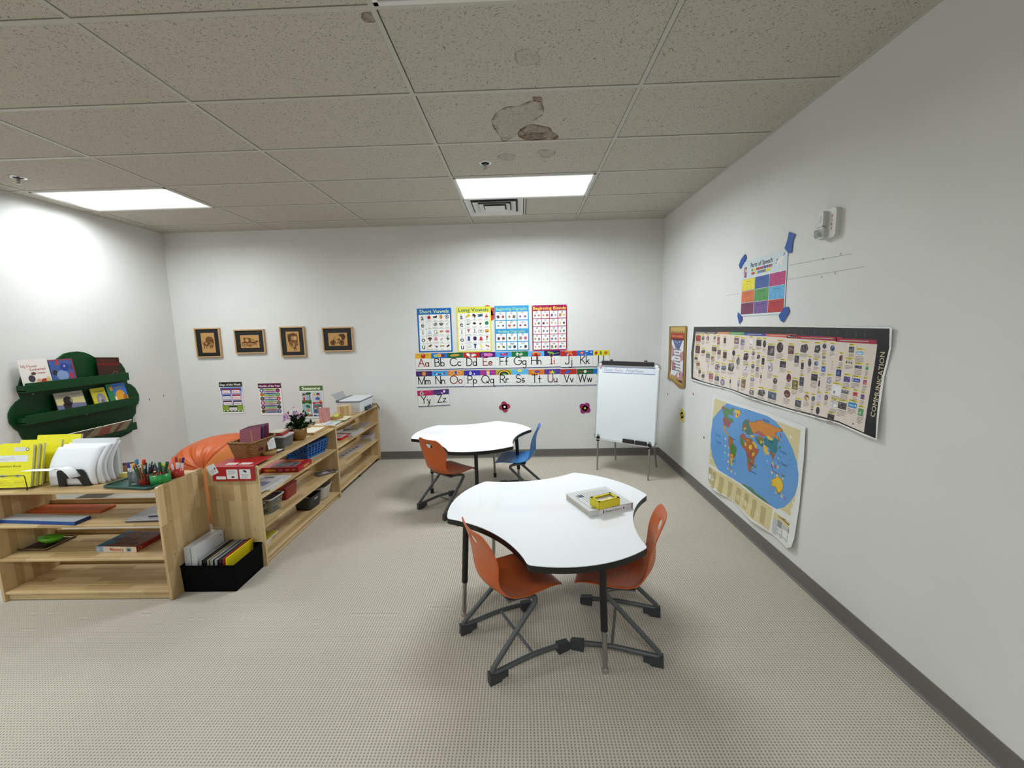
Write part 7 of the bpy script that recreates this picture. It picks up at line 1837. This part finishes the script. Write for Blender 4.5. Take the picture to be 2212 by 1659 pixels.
f = MB(); f.prism(rrect(-.10, -.07, .10, .07, .01), 0, .022, 'b01c20'); f.P = Matrix.Translation((0, 0, .0222)); f.rect(-.09, -.055, .17, .11, 'c8a8aa', 1); f.bars(-.07, -.04, .1, .07, 4, '8a5a60', 2, 3)
obj_at(f, 'card_case', ink(.3), -1.44, -.82, .5055, R(86), 'flat red card case on the top shelf of the far unit', 'case', bevel=.002)
for i in range(4):
    f = MB(); f.prism(rrect(-.075, -.065, .075, .065, .006), 0, .017, 'b2aeb0'); f.prism(rrect(-.073, -.063, .073, .063, .006), .017, .0185, '8e8a8e')
    obj_at(f, 'plastic_case', ink(.15, .6), -1.41 + .004 * (i % 2), -.085 - .006 * (i % 3), .2855 + i * .019, R(90 + 2 * (i % 2)), ['lowest', 'second from the bottom', 'third from the bottom', 'topmost'][i] + ' clear plastic case in the far unit stack', 'case', 'stacked clear cases', bevel=.002)
f = MB(); f.box(-.26, -.055, 0, .26, .055, .003, 'a3a2a2'); f.P = Matrix.Translation((0, 0, .0032))
for x, c in ((-.20, '5a4038'), (-.12, '8a4a30'), (-.03, '5a4a44'), (.05, '30343a'), (.13, '3a3430')): f.oval(x, 0, .028, .018, c, 1)
obj_at(f, 'picture_strip', ink(.35), -1.435, -.55, .2855, R(86), 'long grey strip with small brown pictures on the second shelf of the far unit', 'chart')

# ------------------------------------------------------------------ black bin of binders in the corner
BF = mat('black_fabric', '030304', .9, spec=.12, bump=.3, bscale=300)
t = rbasket('fabric_bin', 'black fabric bin of books on the floor between the two shelf units', (-1.478, -2.592, .0), R(0), .345, .285, .352, .292, .178, .004, BF, .006, cat='bin')
def upright(x, y, w, d, h, lean, lab, body, name='binder', cat='binder', pages=None, z=.006, edge=None, ay=0):
    f = MB(); f.box(0, 0, 0, w, d, h, body)
    if pages: f.box(.0025, -.001, .003, w - .0025, d - .003, h + .0005, pages)
    if edge: edge(f, w, d, h)
    o = f.build(name, ink(.4)); o.matrix_world = Matrix.Translation((x, y, z)) @ Matrix.Rotation(R(ay), 4, 'Z') @ Matrix.Rotation(R(lean), 4, 'Y')
    return tag(o, lab, cat, 'books in the black bin')
upright(-1.638, -2.715, .040, .245, .285, 1, 'white ring binder at the far left of the black bin', 'c2c6ca')
upright(-1.594, -2.715, .034, .245, .285, 1.5, 'second white ring binder in the black bin, black dot on its cover', 'cbced2', edge=lambda f, w, d, h: f.box(w, d - .03, h - .03, w + .0008, d - .022, h - .022, '202024'))
bx = -1.552
for i, (w, c, e, lab) in enumerate(((.022, '0e0e12', None, 'first black book right of the white binders'), (.020, '121216', None, 'second black book right of the white binders'), (.012, '8d8268', None, 'thin tan folder standing between the black books'), (.024, '0c0c10', None, 'black book just right of the tan folder'), (.022, '10141c', 1, 'black comic covered book with small coloured marks'), (.020, '0e1a22', 1, 'dark teal book left of the red folder'), (.014, '7e161c', None, 'red folder standing in the black bin'), (.007, 'd8c41e', None, 'bright yellow folder at the right of the black bin'))):
    def ed(f, w_, d, h):
        r2 = random.Random(i)
        for k in range(10): f.box(r2.uniform(0, w_ - .006), r2.uniform(0, d - .02), h, r2.uniform(.004, w_), r2.uniform(.01, d), h + .0006, r2.choice(['3a5a6a', '2a2a30', '8a8a80', '1a3a4a'])) if k < 5 else None
    upright(bx, -2.722, w, .262, .205 if i < 6 else .215, 4, lab, c, 'book' if i not in (2, 6, 7) else 'folder', 'book' if i not in (2, 6, 7) else 'folder', pages=('8a8a86' if i in (0, 3, 4) else None), edge=ed if e else None)
    bx += w + .006
# ------------------------------------------------------------------ bean bag and felt cushion behind the shelves
def beanbag_mat():
    m = mat('orange_leatherette', 'bd5826', .42, spec=.4, bump=.25, bscale=30); return m
t = thing('bean_bag', 'large orange bean bag chair in the left back corner', 'bean bag', (-2.50, -1.04, 0))
f = MB(); NU, NV = 160, 60
ax = Vector((.02, -.80, .28)).normalized()       # gathered seam points at the room
sx_ = ax.cross(Vector((0, 0, 1))).normalized(); sy_ = sx_.cross(ax)
rng = random.Random(2); ph = [rng.uniform(0, 6.28) for _ in range(8)]
def bb(u, v):
    th = PI * v; a = 2 * PI * u
    st = math.sin(th)
    wr = .020 * math.sin(19 * a + ph[0] + 1.2 * math.sin(3 * a + ph[3])) + .012 * math.sin(31 * a + ph[1] + 2 * th) + .010 * math.sin(11 * a + ph[2])
    fall = math.exp(-((th - .5) / .55) ** 2)
    seam = .020 * math.exp(-((th - 1.15) / .035) ** 2) + .018 * math.exp(-((th - 2.0) / .04) ** 2)
    dent = .16 * math.exp(-(th / .33) ** 2)
    r = 1.0 + wr * fall * min(1, th * 3) - seam - dent
    d = ax * math.cos(th) + (sx_ * math.cos(a) + sy_ * math.sin(a)) * st
    p = Vector((d.x * .58 * r, d.y * .50 * r, d.z * .34 * r + .275))
    if p.z < 0.0: p.z = 0.002 + 0.0 * p.z
    k = max(0, .25 - p.z) / .25
    p.x *= 1 + .06 * k; p.y *= 1 + .06 * k
    return tuple(p)
f.grid(bb, NU, NV, wrap=True)
f.build('body', beanbag_mat(), t, weld=True)
t = thing('felt_cushion', 'round brownish orange felt cushion leaning in front of the bean bag', 'cushion', (-2.02, -1.78, 0))
f = MB()
def cush(u, v):
    th = PI * v; a = 2 * PI * u; ax2 = Vector((-.35, -.85, .35)).normalized(); s1 = ax2.cross(Vector((0, 0, 1))).normalized(); s2 = s1.cross(ax2)
    e = abs(math.sin(th)) ** .6
    d = ax2 * math.cos(th) * .10 + (s1 * math.cos(a) + s2 * math.sin(a)) * e * .33
    return (d.x, d.y, d.z + .345)
f.grid(cush, 48, 24, wrap=True); f.build('body', mat('orange_felt', 'b5662a', .9, bump=.4, bscale=400), t, weld=True)
